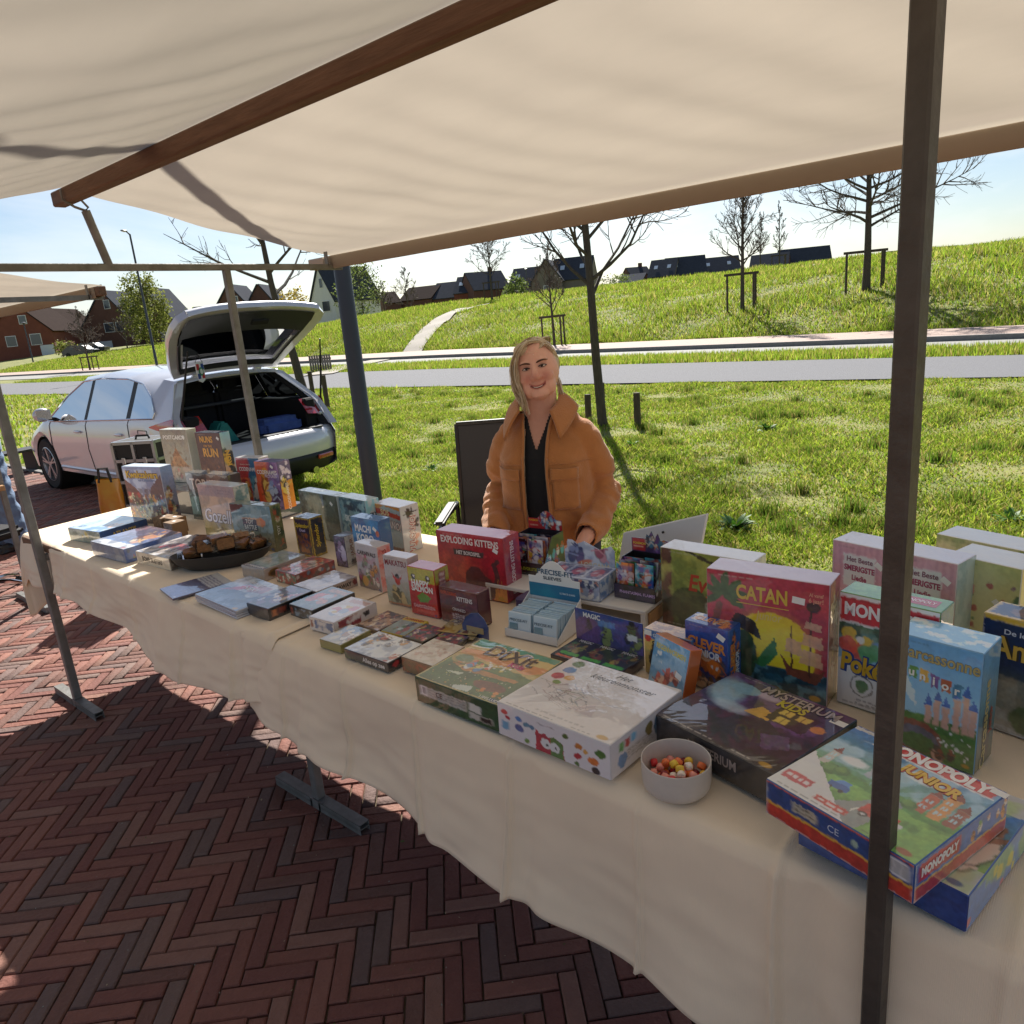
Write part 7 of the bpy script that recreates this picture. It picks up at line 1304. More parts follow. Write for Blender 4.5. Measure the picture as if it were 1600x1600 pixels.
b.art('R', lambda A: (A.rect(0, .34, 1, 1, '#3a68a8'), A.rect(0, 0, 1, .34, '#b03a30'), A.rect(0, .32, 1, .37, '#d8a83a'), A.figs(6, .5, .5, .98, .85, ['#c98a4c', '#8a5a34', '#d8d0c8', '#5f9a44'], .2), A.rect(.03, .45, .46, .90, '#b8262e')), 460, 154, 'side_print').text('R', 'MONOPOLY', .25, .67, .022, '#f4f0ee', .38, .05)
# ---- foil packs, generic header
e = empty('foil_packs', (1.285, 1.420, TZ), R(-78), 'loose pile of gold and blue foil booster packs before the maroon box', 'card packs')
for k in range(6):
    A = Art(0.062, 0.088, 420, 200 + k); A.fill('#2a3a68' if k % 2 else '#b8964a'); A.noise('#d8c488', 4, .7, .5); A.figs(6, .1, .1, .9, .9, ['#4a3428', '#d8c8a0', '#23305c', '#7a4a34'], .24); A.rect(0, .9, 1, 1, '#c9b070'); A.rect(0, 0, 1, .07, '#c9b070')
    UU, VV = np.meshgrid(np.linspace(0, 1, A.nx), np.linspace(0, 1, A.ny)); P = np.stack([UU * 0.062, VV * 0.088, 0.004 * np.sin(np.pi * UU) * np.sin(np.pi * VV) + 0.0006], -1); Q = P.copy(); Q[..., 2] = -Q[..., 2] * 0.3; f = grid_faces(A.ny, A.nx); me = mesh_np('foil_pack', np.concatenate([P.reshape(-1, 3), Q.reshape(-1, 3)]), np.concatenate([f[:, ::-1], f + P.shape[0] * P.shape[1]]), True); setcol(me, np.concatenate([A.c.reshape(-1, 3)] * 2)); o = link('foil_pack', me, e, m_foil)
    o.location = ((k % 2) * 0.065 - 0.03, (k // 2) * 0.012 - 0.01, 0.003 + 0.0048 * (k // 2)); o.rotation_euler = (0.0, 0.0, random.uniform(-.25, .25) + (0.2 if k % 2 else -0.1))
sh = [(0, 0), (.09, 0), (.092, .035), (.080, .06), (.06, .075), (.035, .070), (.015, .055), (-.002, .03)]
o = MB().prism(sh, -0.001, 0.001, Matrix(((1, 0, 0), (0, 0, -1), (0, 1, 0)))).obj('pack_display_card', cmat('#3a4a7c'), None); o.location = (1.335, 1.388, TZ + 0.001); o.rotation_euler = (0, 0, R(-86)); tag(o, 'small plain blue cut out display card behind the foil packs', 'display card')
MB().box((0.045, -0.0016, 0.022), (0.06, 0.0006, 0.018)).obj('card_band', cmat('#b8a070'), o)
# ---- text widths
bpy.context.view_layer.update()
for o, w, only_shrink in TEXTS:
    k = o.dimensions.x / max(1e-9, o.matrix_local.to_scale().x)
    if k > 1e-6:
        s_ = min(1.0, w / k) if only_shrink else w / k; L_ = o.matrix_local.copy(); sy = min(1.45, max(0.75, s_)) ; o.matrix_local = L_ @ Matrix.Diagonal(Vector((s_, 1.0 if 0.8 < s_ < 1.3 else (s_ ** 0.5), 1.0, 1.0)))
# ---- oval dish with wrapped cakes, bowl of sweets
m_dish = mat('black_stoneware', S('#2f2e2f'), 0.45, var=0.1, scale=30)
e = empty('oval_dish', (1.335, 2.700, TZ), R(-42), 'black oval dish filled with wrapped brown cake slices', 'dish')
prof = [(0.62, 0.0), (0.72, 0.004), (0.90, 0.030), (1.0, 0.060), (0.985, 0.0615), (0.965, 0.058), (0.87, 0.030), (0.70, 0.009), (0.001, 0.008)]
mb = MB().lathe([(0.001, 0.0)] + prof, 48, (0, 0, 0), Matrix.Diagonal(Vector((0.195, 0.090, 1)))); mb.obj('dish_body', m_dish, e, sm=True)
m_cake = mat('brown_cake', S('#8a5a34'), 0.85, col2=S('#b98048'), scale=60, bump=0.5, bscale=90); m_film = bpy.data.materials.new('clear_film'); m_film.use_nodes = True
n_ = m_film.node_tree.nodes; l_ = m_film.node_tree.links.new; n_.clear(); o_ = n_.new('ShaderNodeOutputMaterial'); t_ = n_.new('ShaderNodeBsdfTransparent'); g_ = n_.new('ShaderNodeBsdfGlossy'); g_.inputs['Roughness'].default_value = 0.12; x_ = n_.new('ShaderNodeMixShader'); lw = n_.new('ShaderNodeLayerWeight'); lw.inputs[0].default_value = 0.28
l_(lw.outputs['Fresnel'], x_.inputs[0]); l_(t_.outputs[0], x_.inputs[1]); l_(g_.outputs[0], x_.inputs[2]); l_(x_.outputs[0], o_.inputs[0])
for k, (x, y, z, rx, rz) in enumerate(((-0.11, 0.0, 0.035, .25, .3), (-0.05, -0.01, 0.055, 1.1, .1), (0.02, 0.015, 0.05, .4, .8), (0.08, 0.0, 0.05, .3, -.4), (0.03, -0.03, 0.06, .9, .3), (0.13, 0.01, 0.04, .2, .9), (-0.02, 0.035, 0.06, .2, 1.4), (-0.075, 0.02, 0.068, .5, -.5), (0.075, 0.03, 0.066, .3, .2), (0.0, -0.005, 0.078, .15, .6))):
    c = empty('wrapped_cake', (0, 0, 0), 0, ['cake slice at the left end of the dish', 'upright dark cake slice facing the front of the dish', 'cake slice in the middle of the dish', 'flat pale topped cake slice on top of the dish', 'cake slice leaning at the front of the dish', 'cake slice at the right end of the dish', 'cake slice at the back of the dish', 'raised cake slice above the left end of the dish', 'raised cake slice above the right end of the dish', 'topmost cake slice in the middle of the heap'][k] + ', in clear film', 'cake', 'wrapped cake slices'); c.matrix_world = e.matrix_basis @ Matrix.Translation((x, y, z + 0.030)) @ Matrix.Rotation(rz, 4, 'Z') @ Matrix.Rotation(rx, 4, 'X')
    MB().box((0, 0, 0), (0.062, 0.044, 0.028)).obj('cake', m_cake, c, bevel=0.004, seg=2)
    v = MB().box((0, 0, 0), (0.072, 0.052, 0.035)); v.box((0.044, 0, 0), (0.018, 0.05, 0.002)).box((-0.044, 0, 0), (0.018, 0.05, 0.002)); v.obj('film', m_film, c, bevel=0.006, seg=2)
e = empty('sweet_bowl', (1.045, 0.574, TZ), 0, 'round light grey bowl half full of coloured sweets at the table front', 'bowl')
MB().lathe([(r_ * .75, z_ * .75) for r_, z_ in [(0.001, 0.001), (0.060, 0.001), (0.072, 0.004), (0.0805, 0.014), (0.083, 0.030), (0.0835, 0.080), (0.0822, 0.0815), (0.0805, 0.080), (0.080, 0.03), (0.076, 0.014), (0.06, 0.008), (0.001, 0.007)]], 64).obj('bowl_body', mat('grey_ceramic', S('#cdc5ba'), 0.5, var=0.04, scale=60), e, sm=True)
SW = [('#d6383c', 'red'), ('#ecc844', 'yellow'), ('#f2eade', 'white'), ('#ee7c44', 'orange'), ('#f0a296', 'pink'), ('#8a2838', 'dark red')]
sm_ = [MB().lathe([(r_ * .8, z_ * .8) for r_, z_ in [(0.001, 0), (0.0085, 0.0005), (0.0098, 0.003), (0.0098, 0.010), (0.0085, 0.014), (0.001, 0.0158)]], 14).mesh('sweet', sm=True, ang=60) for _ in SW]
for me, (c, n) in zip(sm_, SW): me.materials.append(mat('sweet_' + n.replace(' ', '_'), S(c), 0.45, subs=0.3, var=0.1, scale=90))
pl = []; rr = random.Random(5)
for lay, (zz, rmax) in enumerate(((0.010, 0.048), (0.022, 0.050), (0.034, 0.049))):
    for _ in range(400):
        a, r_ = rr.uniform(0, 6.28), rmax * math.sqrt(rr.random()); p = Vector((r_ * math.cos(a), r_ * math.sin(a), zz + rr.uniform(-.002, .004) - 0.010 * (r_ / rmax) ** 2 * (lay == 2)))
        if all((p - q).length > 0.0145 for q in pl): pl.append(p)
for i, p in enumerate(pl):
    k = rr.choices(range(6), (4, 4, 4, 3, 3, 2))[0]; o = link('sweet', sm_[k]); o.location = Vector((1.045, 0.574, TZ)) + p; o.rotation_euler = (rr.uniform(0, 3), rr.uniform(0, 3), rr.uniform(0, 3)); tag(o, SW[k][1] + ' jelly sweet among the mixed sweets in the round grey bowl', 'sweet', 'sweets in the bowl, ' + SW[k][1])
# ================================================================== the seller
def remesh(mb, voxel, it=3, name='tmp'):
    ob = bpy.data.objects.new(name, mb.mesh(name)); COL.objects.link(ob)
    m = ob.modifiers.new('r', 'REMESH'); m.mode = 'VOXEL'; m.voxel_size = voxel; m.use_smooth_shade = True
    if it: s = ob.modifiers.new('s', 'SMOOTH'); s.factor = 0.5; s.iterations = it
    dg = bpy.context.evaluated_depsgraph_get(); dg.update(); me = bpy.data.meshes.new_from_object(ob.evaluated_get(dg)); bpy.data.objects.remove(ob)
    me.name = name; me.polygons.foreach_set('use_smooth', np.ones(len(me.polygons), bool)); return me
def loft(mb, secs, n=32, k=1.0, cy=None):
    """stacked ellipses (z, rx, ry, cx, cy), closed"""
    o = len(mb.v)
    for z, rx, ry, cx_, cy_ in secs:
        for j in range(n): t = 2 * math.pi * j / n; c, s = math.cos(t), math.sin(t); e_ = 0.82; mb.v.append((cx_ + rx * k * math.copysign(abs(c) ** e_, c), cy_ + ry * k * math.copysign(abs(s) ** e_, s), z))
    m = len(secs)
    for i in range(m - 1):
        for j in range(n): j2 = (j + 1) % n; mb.f.append((o + i * n + j, o + i * n + j2, o + (i + 1) * n + j2, o + (i + 1) * n + j))
    mb.f.append(tuple(o + j for j in range(n))[::-1]); mb.f.append(tuple(o + (m - 1) * n + j for j in range(n))); return mb
def caps(mb, pts, rad, n=16):
    mb.tube(pts, rad, n)
    for p, r in zip(pts, rad): mb.ell(p, (r * 0.995,) * 3, None, n, 10)
    return mb
def get_v(me): a = np.empty(len(me.vertices) * 3, np.float32); me.vertices.foreach_get('co', a); return a.reshape(-1, 3)
def get_n(me): a = np.empty(len(me.vertices) * 3, np.float32); me.vertex_normals.foreach_get('vector', a); return a.reshape(-1, 3)
def put_v(me, v): me.vertices.foreach_set('co', np.ascontiguousarray(v, np.float32).ravel()); me.update()
def cut(me, mask):
    """drop faces whose centre satisfies mask(centres)"""
    bm = bmesh.new(); bm.from_mesh(me); c = np.array([f.calc_center_median() for f in bm.faces]); m = mask(c); bm.faces.ensure_lookup_table()
    bmesh.ops.delete(bm, geom=[bm.faces[i] for i in np.nonzero(m)[0]], context='FACES'); bm.to_mesh(me); bm.free(); me.update(); return me
m_skin = mat('skin', S('#c08a72'), 0.5, attr='Col', subs=0.12, spec=0.35, var=0.04, scale=60)
seller = empty('person', (2.26, 1.77, 0), R(-66), 'smiling person in a tan jacket and black top standing behind the game table', 'person')
HZ, HX = 1.487, -0.012
HM = Matrix.Translation((HX, -0.005, HZ)) @ Matrix.Rotation(R(9), 4, 'Z') @ Matrix.Rotation(R(-9), 4, 'Y') @ Matrix.Rotation(R(-4), 4, 'X')     # head pose
H3 = HM.to_3x3()
def hp(p): return HM @ Vector(p)
TOR = [(0.78, .190, .135, 0, .01), (0.88, .192, .14, 0, .008), (0.98, .190, .14, 0, .004), (1.08, .190, .142, 0, 0), (1.16, .186, .135, 0, .004), (1.22, .172, .118, 0, .012), (1.265, .140, .098, 0, .018), (1.31, .096, .078, 0, .018), (1.335, .066, .066, 0, .012)]
sk = MB(); loft(sk, TOR, k=0.86)
# head: shaped grid
n_t, n_p = 56, 40; o0 = len(sk.v)
for i in range(n_p + 1):
    ph = math.pi * i / n_p; z = -math.cos(ph); r = max(1e-3, math.sin(ph))
    for j in range(n_t):
        t = 2 * math.pi * j / n_t; x, y = r * math.cos(t), r * math.sin(t)
        X = x * 0.0825; Y = y * (0.088 if y < 0 else 0.098); Z = z * 0.116
        if Z < -0.02: q = (-0.02 - Z) / 0.096; X *= 1 - 0.22 * q ** 1.9; Y = Y * (1 - 0.15 * q) if y < 0 else Y * (1 - 0.55 * q)
        if y < 0 and abs(Z - 0.012) < 0.02: Y *= 1 - 0.06 * (1 - abs(Z - 0.012) / 0.02) * min(1, abs(X) / 0.02)
        sk.v.append(tuple(hp((X, Y, Z))))
for i in range(n_p):
    for j in range(n_t): j2 = (j + 1) % n_t; sk.f.append((o0 + i * n_t + j, o0 + i * n_t + j2, o0 + (i + 1) * n_t + j2, o0 + (i + 1) * n_t + j))
def hell(p, r): sk.ell(hp(p), r, H3, 14, 9)
caps(sk, [hp((0, -0.082, 0.016)), hp((0, -0.094, -0.006)), hp((0, -0.103, -0.026))], [0.0085, 0.0105, 0.0150], 12)
for s in (-1, 1):
    hell((s * 0.012, -0.090, -0.030), (0.0115, 0.011, 0.009)); hell((s * 0.036, -0.056, -0.032), (0.030, 0.026, 0.026)); hell((s * 0.030, -0.072, 0.032), (0.024, 0.012, 0.008)); hell((s * 0.074, 0.004, -0.012), (0.009, 0.018, 0.030))
    hell((s * 0.036, -0.042, -0.062), (0.030, 0.036, 0.040))
hell((0, -0.064, -0.090), (0.034, 0.026, 0.026)); hell((0, -0.070, -0.064), (0.034, 0.016, 0.020))
caps(sk, [hp((s, y, z)) for s, y, z in ((-0.029, -0.070, -0.053), (-0.014, -0.084, -0.0605), (0, -0.087, -0.062), (0.014, -0.084, -0.0605), (0.029, -0.070, -0.053))], [0.003, 0.0045, 0.005, 0.0045, 0.003], 8)
caps(sk, [hp((s, y, z)) for s, y, z in ((-0.027, -0.070, -0.056), (-0.012, -0.082, -0.0715), (0, -0.085, -0.0735), (0.012, -0.082, -0.0715), (0.027, -0.070, -0.056))], [0.003, 0.0048, 0.0055, 0.0048, 0.003], 8)
caps(sk, [(HX, 0.015, 1.28), (HX, 0.012, 1.36), hp((0, 0.012, -0.03))], [0.072, 0.066, 0.062])
ARM = [[(s * 0.152, 0.012, 1.205), (s * 0.200, 0.03, 1.10), (s * 0.222, 0.035, 0.985), (s * 0.205, -0.10, 0.905), (s * 0.175, -0.225, 0.872)] for s in (-1, 1)]
for P in ARM: caps(sk, P, [0.050, 0.046, 0.040, 0.034, 0.027])
# hands flat on the table, five fingers each
for s in (-1, 1):
    w = Vector((s * 0.170, -0.250, 0.868)); sk.ell(w + Vector((-s * 0.006, -0.045, -0.004)), (0.036, 0.048, 0.014))
    caps(sk, [Vector((s * 0.175, -0.225, 0.872)), w + Vector((0, -0.02, -0.002))], [0.026, 0.022])
    for k, (dx_, l) in enumerate(((-0.028, 0.062), (-0.010, 0.072), (0.009, 0.070), (0.026, 0.056))):
        b0 = w + Vector((-s * 0.006 + dx_, -0.078, -0.003)); caps(sk, [b0, b0 + Vector((dx_ * 0.15, -l * 0.5, 0.003)), b0 + Vector((dx_ * 0.25, -l, -0.010))], [0.0088, 0.0082, 0.0068], 10)
    caps(sk, [w + Vector((-s * 0.030, -0.022, -0.004)), w + Vector((-s * 0.055, -0.048, -0.004)), w + Vector((-s * 0.062, -0.072, -0.011))], [0.0105, 0.0095, 0.0080], 10)
me = remesh(sk, 0.0042, 2, 'body'); v = get_v(me); IM = np.array(HM.inverted()); q = v @ IM[:3, :3].T + IM[:3, 3]
col = np.tile(np.array(S('#e3ae98')), (len(v), 1)); x, y, z = q[:, 0], q[:, 1], q[:, 2]; fr = np.clip((-y - 0.03) / 0.03, 0, 1)
def tint(m, c, a): global col; m = (np.clip(m, 0, 1) * a)[:, None]; col = col * (1 - m) + np.array(S(c)) * m
tint(np.exp(-(((np.abs(x) - .038) / .022) ** 2 + ((z + .028) / .02) ** 2)) * fr, '#b8655a', .6); tint(np.exp(-((x / .016) ** 2 + ((z + .025) / .016) ** 2)) * fr, '#b8685a', .5)
lipc = -0.062 + 0.010 * (np.abs(x) / 0.029) ** 2; tint((np.abs(x) < .031) * np.exp(-((z - lipc + .003) / .0075) ** 4) * fr, '#a0443f', .95); tint(np.exp(-(((np.abs(x) - .030) / .014) ** 2 + ((z - .010) / .010) ** 2)) * fr, '#7d4638', .65)
tint((z < -.10) * 1.0, '#b8806a', .5); setcol(me, col); me.materials.append(m_skin); body = link('body', me, seller)
m_eyew = mat('eye_white', S('#c9bdb4'), 0.25); m_iris = mat('dark_iris', S('#2c2420'), 0.15); m_lash = mat('lashes', S('#33241d'), 0.7); m_brow = mat('eyebrow', S('#4f3526'), 0.8); m_teeth = mat('teeth', S('#dcd4c8'), 0.3)
bvf = BVHTree.FromPolygons([tuple(p) for p in get_v(me)], [tuple(p.vertices) for p in me.polygons])
def onf(x, z, off):
    d_ = (H3 @ Vector((0, 1, 0))).normalized(); h_ = bvf.ray_cast(hp((x, -0.25, z)), d_); return (h_[0] if h_[0] else hp((x, -0.08, z))) - d_ * off
for s in (-1, 1):
    c_ = onf(s * 0.031, 0.008, 0.0004); e_ = MB().ell(c_, (0.0125, 0.0030, 0.0034), H3).obj('eye', m_eyew, body, sm=True); MB().ell(onf(s * 0.030, 0.0085, 0.0022), (0.0052, 0.0024, 0.0034), H3).obj('iris', m_iris, e_, sm=True)
    MB().tube([onf(s * (0.031 + a), 0.0118 - 16 * a * a, 0.0012) for a in (-.015, -.010, -.005, 0, .005, .010, .016)], [.0012, .0024, .0029, .0031, .0031, .0028, .0016], 6).obj('eyelash', m_lash, body, sm=True)
    MB().tube([onf(s * (0.031 + a), 0.0040 + 10 * a * a, 0.0004) for a in (-.012, -.006, 0, .006, .013)], [.0006, .0010, .0011, .0011, .0008], 5).obj('lower_lash', m_lash, body, sm=True)
    MB().tube([onf(s * (0.032 + a), 0.0290 + 0.10 * a - 9 * a * a, 0.0008) for a in (-.020, -.014, -.007, 0, .007, .014, .022)], [.0022, .0034, .0036, .0034, .0030, .0024, .0012], 6).obj('eyebrow', m_brow, body, sm=True)
MB().tube([onf(a, -0.0665 + 13 * a * a, 0.0002) for a in np.linspace(-.029, .029, 11)], [.0008, .0016, .0022, .0026, .0028, .0028, .0028, .0026, .0022, .0016, .0008], 8).obj('mouth_line', mat('mouth_shadow', S('#5c2a28'), 0.6), body, sm=True)
MB().tube([onf(a, -0.0655 + 13 * a * a, 0.0010) for a in np.linspace(-.019, .019, 9)], [.0008, .0014, .0018, .0020, .0020, .0020, .0018, .0014, .0008], 8).obj('teeth', m_teeth, body, sm=True)
# black top
me = remesh(loft(MB(), [(0.70, .20, .135, 0, .01)] + TOR, k=0.93), 0.0042, 4, 'top'); cut(me, lambda c: ((c[:, 1] < 0.03) & (c[:, 2] > 1.195) & (np.abs(c[:, 0] + .012) < 0.004 + (c[:, 2] - 1.195) * 0.36)) | (c[:, 2] > 1.330)); me.materials.append(mat('black_top_fabric', S('#17161a'), 0.85, var=0.2, scale=30, bump=0.3, bscale=14)); tp = link('black_top', me, seller); md = tp.modifiers.new('t', 'SOLIDIFY'); md.thickness = 0.004
# jacket
jk = MB(); loft(jk, [(0.80, .205, .160, 0, .012), (0.83, .212, .166, 0, .010)] + [(z, rx * 0.97, ry * 1.10, cx_, cy_) for z, rx, ry, cx_, cy_ in TOR[1:]])
for s, P in zip((-1, 1), ARM):
    caps(jk, P[:1] + [Vector(P[1]), Vector(P[2]), Vector(P[3]), Vector(P[4]) + Vector((0, 0.03, 0.006))], [0.068, 0.066, 0.063, 0.057, 0.048]); jk.ell((s * 0.085, -0.085, 1.11), (0.075, 0.065, 0.085)); jk.ell((s * 0.120, 0.015, 1.240), (0.080, 0.072, 0.054)); jk.ell((s * 0.078, 0.020, 1.290), (0.062, 0.060, 0.045))
me = remesh(jk, 0.0075, 4, 'jacket'); v = get_v(me); n = get_n(me); d = np.zeros(len(v))
for i, p in enumerate(v):
    x, y, z = p; arm = min(1, max(0, (abs(x) - 0.165) / 0.03)); a = mnoise.noise(Vector((x * 9, y * 9, z * 16 + x * 8))); b = mnoise.noise(Vector((x * 20 + z * 22, y * 20, z * 26 - x * 10)))
    el = math.exp(-((z - 0.985) / 0.07) ** 2) * arm; d[i] = 0.0040 * a + 0.0022 * b + el * (0.003 * math.sin((z * 1.0 + abs(x) * 0.6 + y * .5) * 95 + 5 * a) + .005 * b) + arm * 0.002 * math.sin((z + 0.4 * y + .5 * x) * 48 + 6 * a) + (1 - arm) * 0.004 * math.sin((z * 0.45 + x * 0.9) * 70 + 4 * a) * max(0, min(1, (1.12 - z) / .15))
v = v + n * d[:, None]; put_v(me, v); GAPC = -0.012
bvh = BVHTree.FromPolygons([tuple(p) for p in v], [tuple(p.vertices) for p in me.polygons])
gap = lambda z: np.interp(z, [0.8, 1.0, 1.15, 1.23, 1.28, 1.32], [0.050, 0.046, 0.042, 0.044, 0.050, 0.06])
cut(me, lambda c: ((c[:, 1] < 0.0) & (np.abs(c[:, 0] - GAPC) < gap(c[:, 2]))) | (c[:, 2] > 1.325) | ((np.abs(c[:, 0]) > 0.1) & (c[:, 1] < -0.205)))
m_jack = mat('tan_wool_jacket', S('#b07342'), 0.88, var=0.08, scale=16, detail=8, bump=0.25, bscale=160, sheen=0.35, spec=0.2); me.materials.append(m_jack); jac = link('jacket', me, seller); md = jac.modifiers.new('t', 'SOLIDIFY'); md.thickness = 0.006
def front(x, z, off=0.004):
    h = bvh.ray_cast(Vector((x, -0.6, z)), Vector((0, 1, 0))); return (h[0] + Vector((0, -off, 0))) if h[0] else Vector((x, -0.15, z))
def patch(name, pts, off, m=m_jack, n=10, th=0.004):
    """four corners (x, z) laid on the jacket front"""
    P = []
    for a in np.linspace(0, 1, n):
        for b in np.linspace(0, 1, n):
            x = (pts[0][0] * (1 - b) + pts[1][0] * b) * (1 - a) + (pts[3][0] * (1 - b) + pts[2][0] * b) * a; z = (pts[0][1] * (1 - b) + pts[1][1] * b) * (1 - a) + (pts[3][1] * (1 - b) + pts[2][1] * b) * a; P.append(front(x, z, off))
    o = link(name, mesh_np(name, np.array(P), grid_faces(n, n), True), jac, m); md = o.modifiers.new('t', 'SOLIDIFY'); md.thickness = th; md.offset = 0; return o
m_zip = mat('jacket_zip', S('#8a745c'), 0.5, metal=0.3)
for s in (-1, 1):
    zs_ = np.linspace(0.82, 1.30, 26); MB().tube([front(GAPC + s * (gap(z) + 0.004), z, 0.004) for z in zs_], 0.0055, 6).obj('placket_edge', m_jack, jac, sm=True); MB().tube([front(GAPC + s * (gap(z) - 0.001), z, 0.002) for z in zs_], 0.0028, 5).obj('zip', m_zip, jac, sm=True)
    x0, x1 = (s * 0.066 + GAPC, s * 0.158 + GAPC); patch('pocket', [(x0, 0.965), (x1, 0.965), (x1, 1.105), (x0, 1.105)], 0.004); patch('pocket_flap', [(x0 - s * .004, 1.086 - .0), (x1 + s * .004, 1.086), (x1 + s * .004, 1.128), (x0 - s * .004, 1.128)], 0.010, th=0.006)
    MB().tube([front(x, 1.143 + 0.0 * x, 0.0008) for x in np.linspace(s * 0.056 + GAPC, s * 0.19, 14)], 0.0022, 5).obj('yoke_seam', m_jack, jac, sm=True)
    for xs_ in (0.058, 0.170):
        if xs_ < 0.1: MB().tube([front(GAPC + s * (gap(z) + 0.016), z, 0.0006) for z in np.linspace(0.83, 1.13, 16)], 0.0016, 4).obj('stitching', m_jack, jac)
    # collar flap
    A_, B_, C_, D_ = Vector((s * 0.060 + HX, 0.070, 1.398)), Vector((s * 0.058 + GAPC, -0.086, 1.338)), Vector((s * 0.106 + GAPC, -0.150, 1.240)), Vector((s * 0.140, 0.010, 1.338)); P = []
    for a in np.linspace(0, 1, 12):
        for b in np.linspace(0, 1, 8):
            p = (A_ * (1 - b) + D_ * b) * (1 - a) + (B_ * (1 - b) + C_ * b) * a; bow = math.sin(math.pi * a) * 0.014; p += Vector((s * bow * (1 - .3 * b), 0, 0.010 * math.sin(math.pi * b))); P.append(p)
    o = link('collar', mesh_np('collar', np.array(P), grid_faces(12, 8), True), jac, m_jack); md = o.modifiers.new('t', 'SOLIDIFY'); md.thickness = 0.007
P = []
for a in np.linspace(-1, 1, 15):
    for b in np.linspace(0, 1, 4): x = HX + 0.055 * math.sin(a * 1.5); y = 0.012 + 0.062 * math.cos(a * 1.5); P.append((x * (1 + .5 * b), y + 0.03 * b, 1.375 - 0.055 * b))
o = link('collar', mesh_np('collar', np.array(P), grid_faces(15, 4), True), jac, m_jack); md = o.modifiers.new('t', 'SOLIDIFY'); md.thickness = 0.007
# trousers and shoes (mostly behind the table)
tr = MB(); loft(tr, [(0.70, .19, .135, 0, .012), (0.80, .195, .14, 0, .012), (0.90, .18, .13, 0, .01)])
for s in (-1, 1): caps(tr, [(s * 0.09, 0.012, 0.76), (s * 0.095, 0.0, 0.45), (s * 0.10, 0.015, 0.08)], [0.092, 0.072, 0.056])
me = remesh(tr, 0.012, 4, 'trousers'); me.materials.append(mat('navy_trousers', S('#23263a'), 0.85, var=0.15, scale=20)); link('trousers', me, seller)
for s in (-1, 1): sh_ = MB().ell((s * 0.10, -0.05, 0.045), (0.045, 0.125, 0.045)); sh_.box((s * 0.10, -0.05, 0.012), (0.085, 0.25, 0.022)); me = remesh(sh_, 0.008, 3, 'shoe'); me.materials.append(mat('dark_shoe', S('#2a2727'), 0.6)); link('shoe', me, seller)
# hair
m_hair = mat('blonde_hair', S('#bda27e'), 0.45, col2=S('#ead8b8'), scale=60, detail=6, stretch=(1, 1, 0.12), spec=0.5, translucent=0.18)
hc = MB(); hc.ell(hp((0.002, 0.024, 0.022)), (0.086, 0.093, 0.103), H3, 28, 18); hc.ell(hp((-0.072, -0.020, -0.020)), (0.020, 0.044, 0.074), H3); hc.ell(hp((0.0, 0.115, -0.01)), (0.045, 0.035, 0.045), H3); hc.ell(hp((-0.035, -0.040, 0.078)), (0.035, 0.030, 0.030), H3)
me = remesh(hc, 0.006, 3, 'hair'); cut(me, lambda c: (c[:, 2] < 1.30)); me.materials.append(m_hair); hair = link('hair', me, seller)
rs = random.Random(9); st_ = MB(); SC_ = []; HC = [np.array(S(c)) for c in ('#a88e6c', '#cdb48e', '#e2cfac', '#f2e6cc', '#fbf2e0', '#bfa480')]
def strand(P, r=0.0016, jit=0.004):
    j = Vector((rs.gauss(0, jit), rs.gauss(0, jit), rs.gauss(0, jit))); K = [hp(Vector(p) + j * (0.3 + 0.7 * i / len(P)) + Vector((rs.gauss(0, .0012),) * 3)) for i, p in enumerate(P)]; Q = []
    for i in range(len(K) - 1):
        p0, p1, p2, p3 = K[max(0, i - 1)], K[i], K[i + 1], K[min(len(K) - 1, i + 2)]
        for t in (0, .34, .67): Q.append(0.5 * ((2 * p1) + (p2 - p0) * t + (2 * p0 - 5 * p1 + 4 * p2 - p3) * t * t + (3 * p1 - p0 - 3 * p2 + p3) * t ** 3))
    Q.append(K[-1]); m = len(Q); SC_.append((HC[rs.randrange(len(HC))], m * 4)); st_.tube(Q, [r * (1 - 0.75 * (i / m) ** 3) for i in range(m)], 4, cap=False)
for i in range(420):                     # fringe swept across the brow to one side and falling
    a = rs.random(); y0 = -0.055 + 0.10 * a; e_ = rs.random(); drop_ = -0.055 - 0.065 * e_ - (0.05 if rs.random() < .12 else 0)
    strand([(0.030 - .01 * a, y0 + 0.012, 0.108 - 0.25 * max(0, -y0 - .02)), (-0.004, y0 - 0.006, 0.116 - 0.3 * max(0, -y0 - .01)), (-0.042, y0 - 0.014 + .02 * a, 0.098 - 0.22 * max(0, -y0)), (-0.080, -0.054 + 0.085 * a, 0.038), (-0.092, -0.050 + 0.080 * a, -0.020), (-0.089 - .006 * e_, -0.048 + 0.075 * a, -0.060), (-0.070 - .014 * e_, -0.042 + 0.06 * a, drop_)], 0.0012, .007)
for i in range(40): e_ = rs.random(); strand([(-0.004, -0.066, 0.108), (-0.040, -0.076, 0.078), (-0.066, -0.068, 0.032), (-0.077, -0.062, -0.025), (-0.074 + .01 * e_, -0.060, -0.080), (-0.086 + .03 * e_, -0.058 - .02 * e_, -0.120 - .04 * e_)], 0.0012, .005)
for i in range(240):                     # combed back on the other side
    a = rs.random(); strand([(0.030, -0.058 + 0.10 * a, 0.105 - .10 * max(0, .35 - a)), (0.060, -0.046 + 0.085 * a, 0.086 - .04 * a), (0.0785, -0.018 + 0.065 * a, 0.045 - 0.02 * a), (0.076, 0.040 + 0.03 * a, 0.012 - 0.02 * a), (0.050, 0.092, -0.022 - 0.02 * a), (0.012, 0.125, -0.03)], 0.0016)
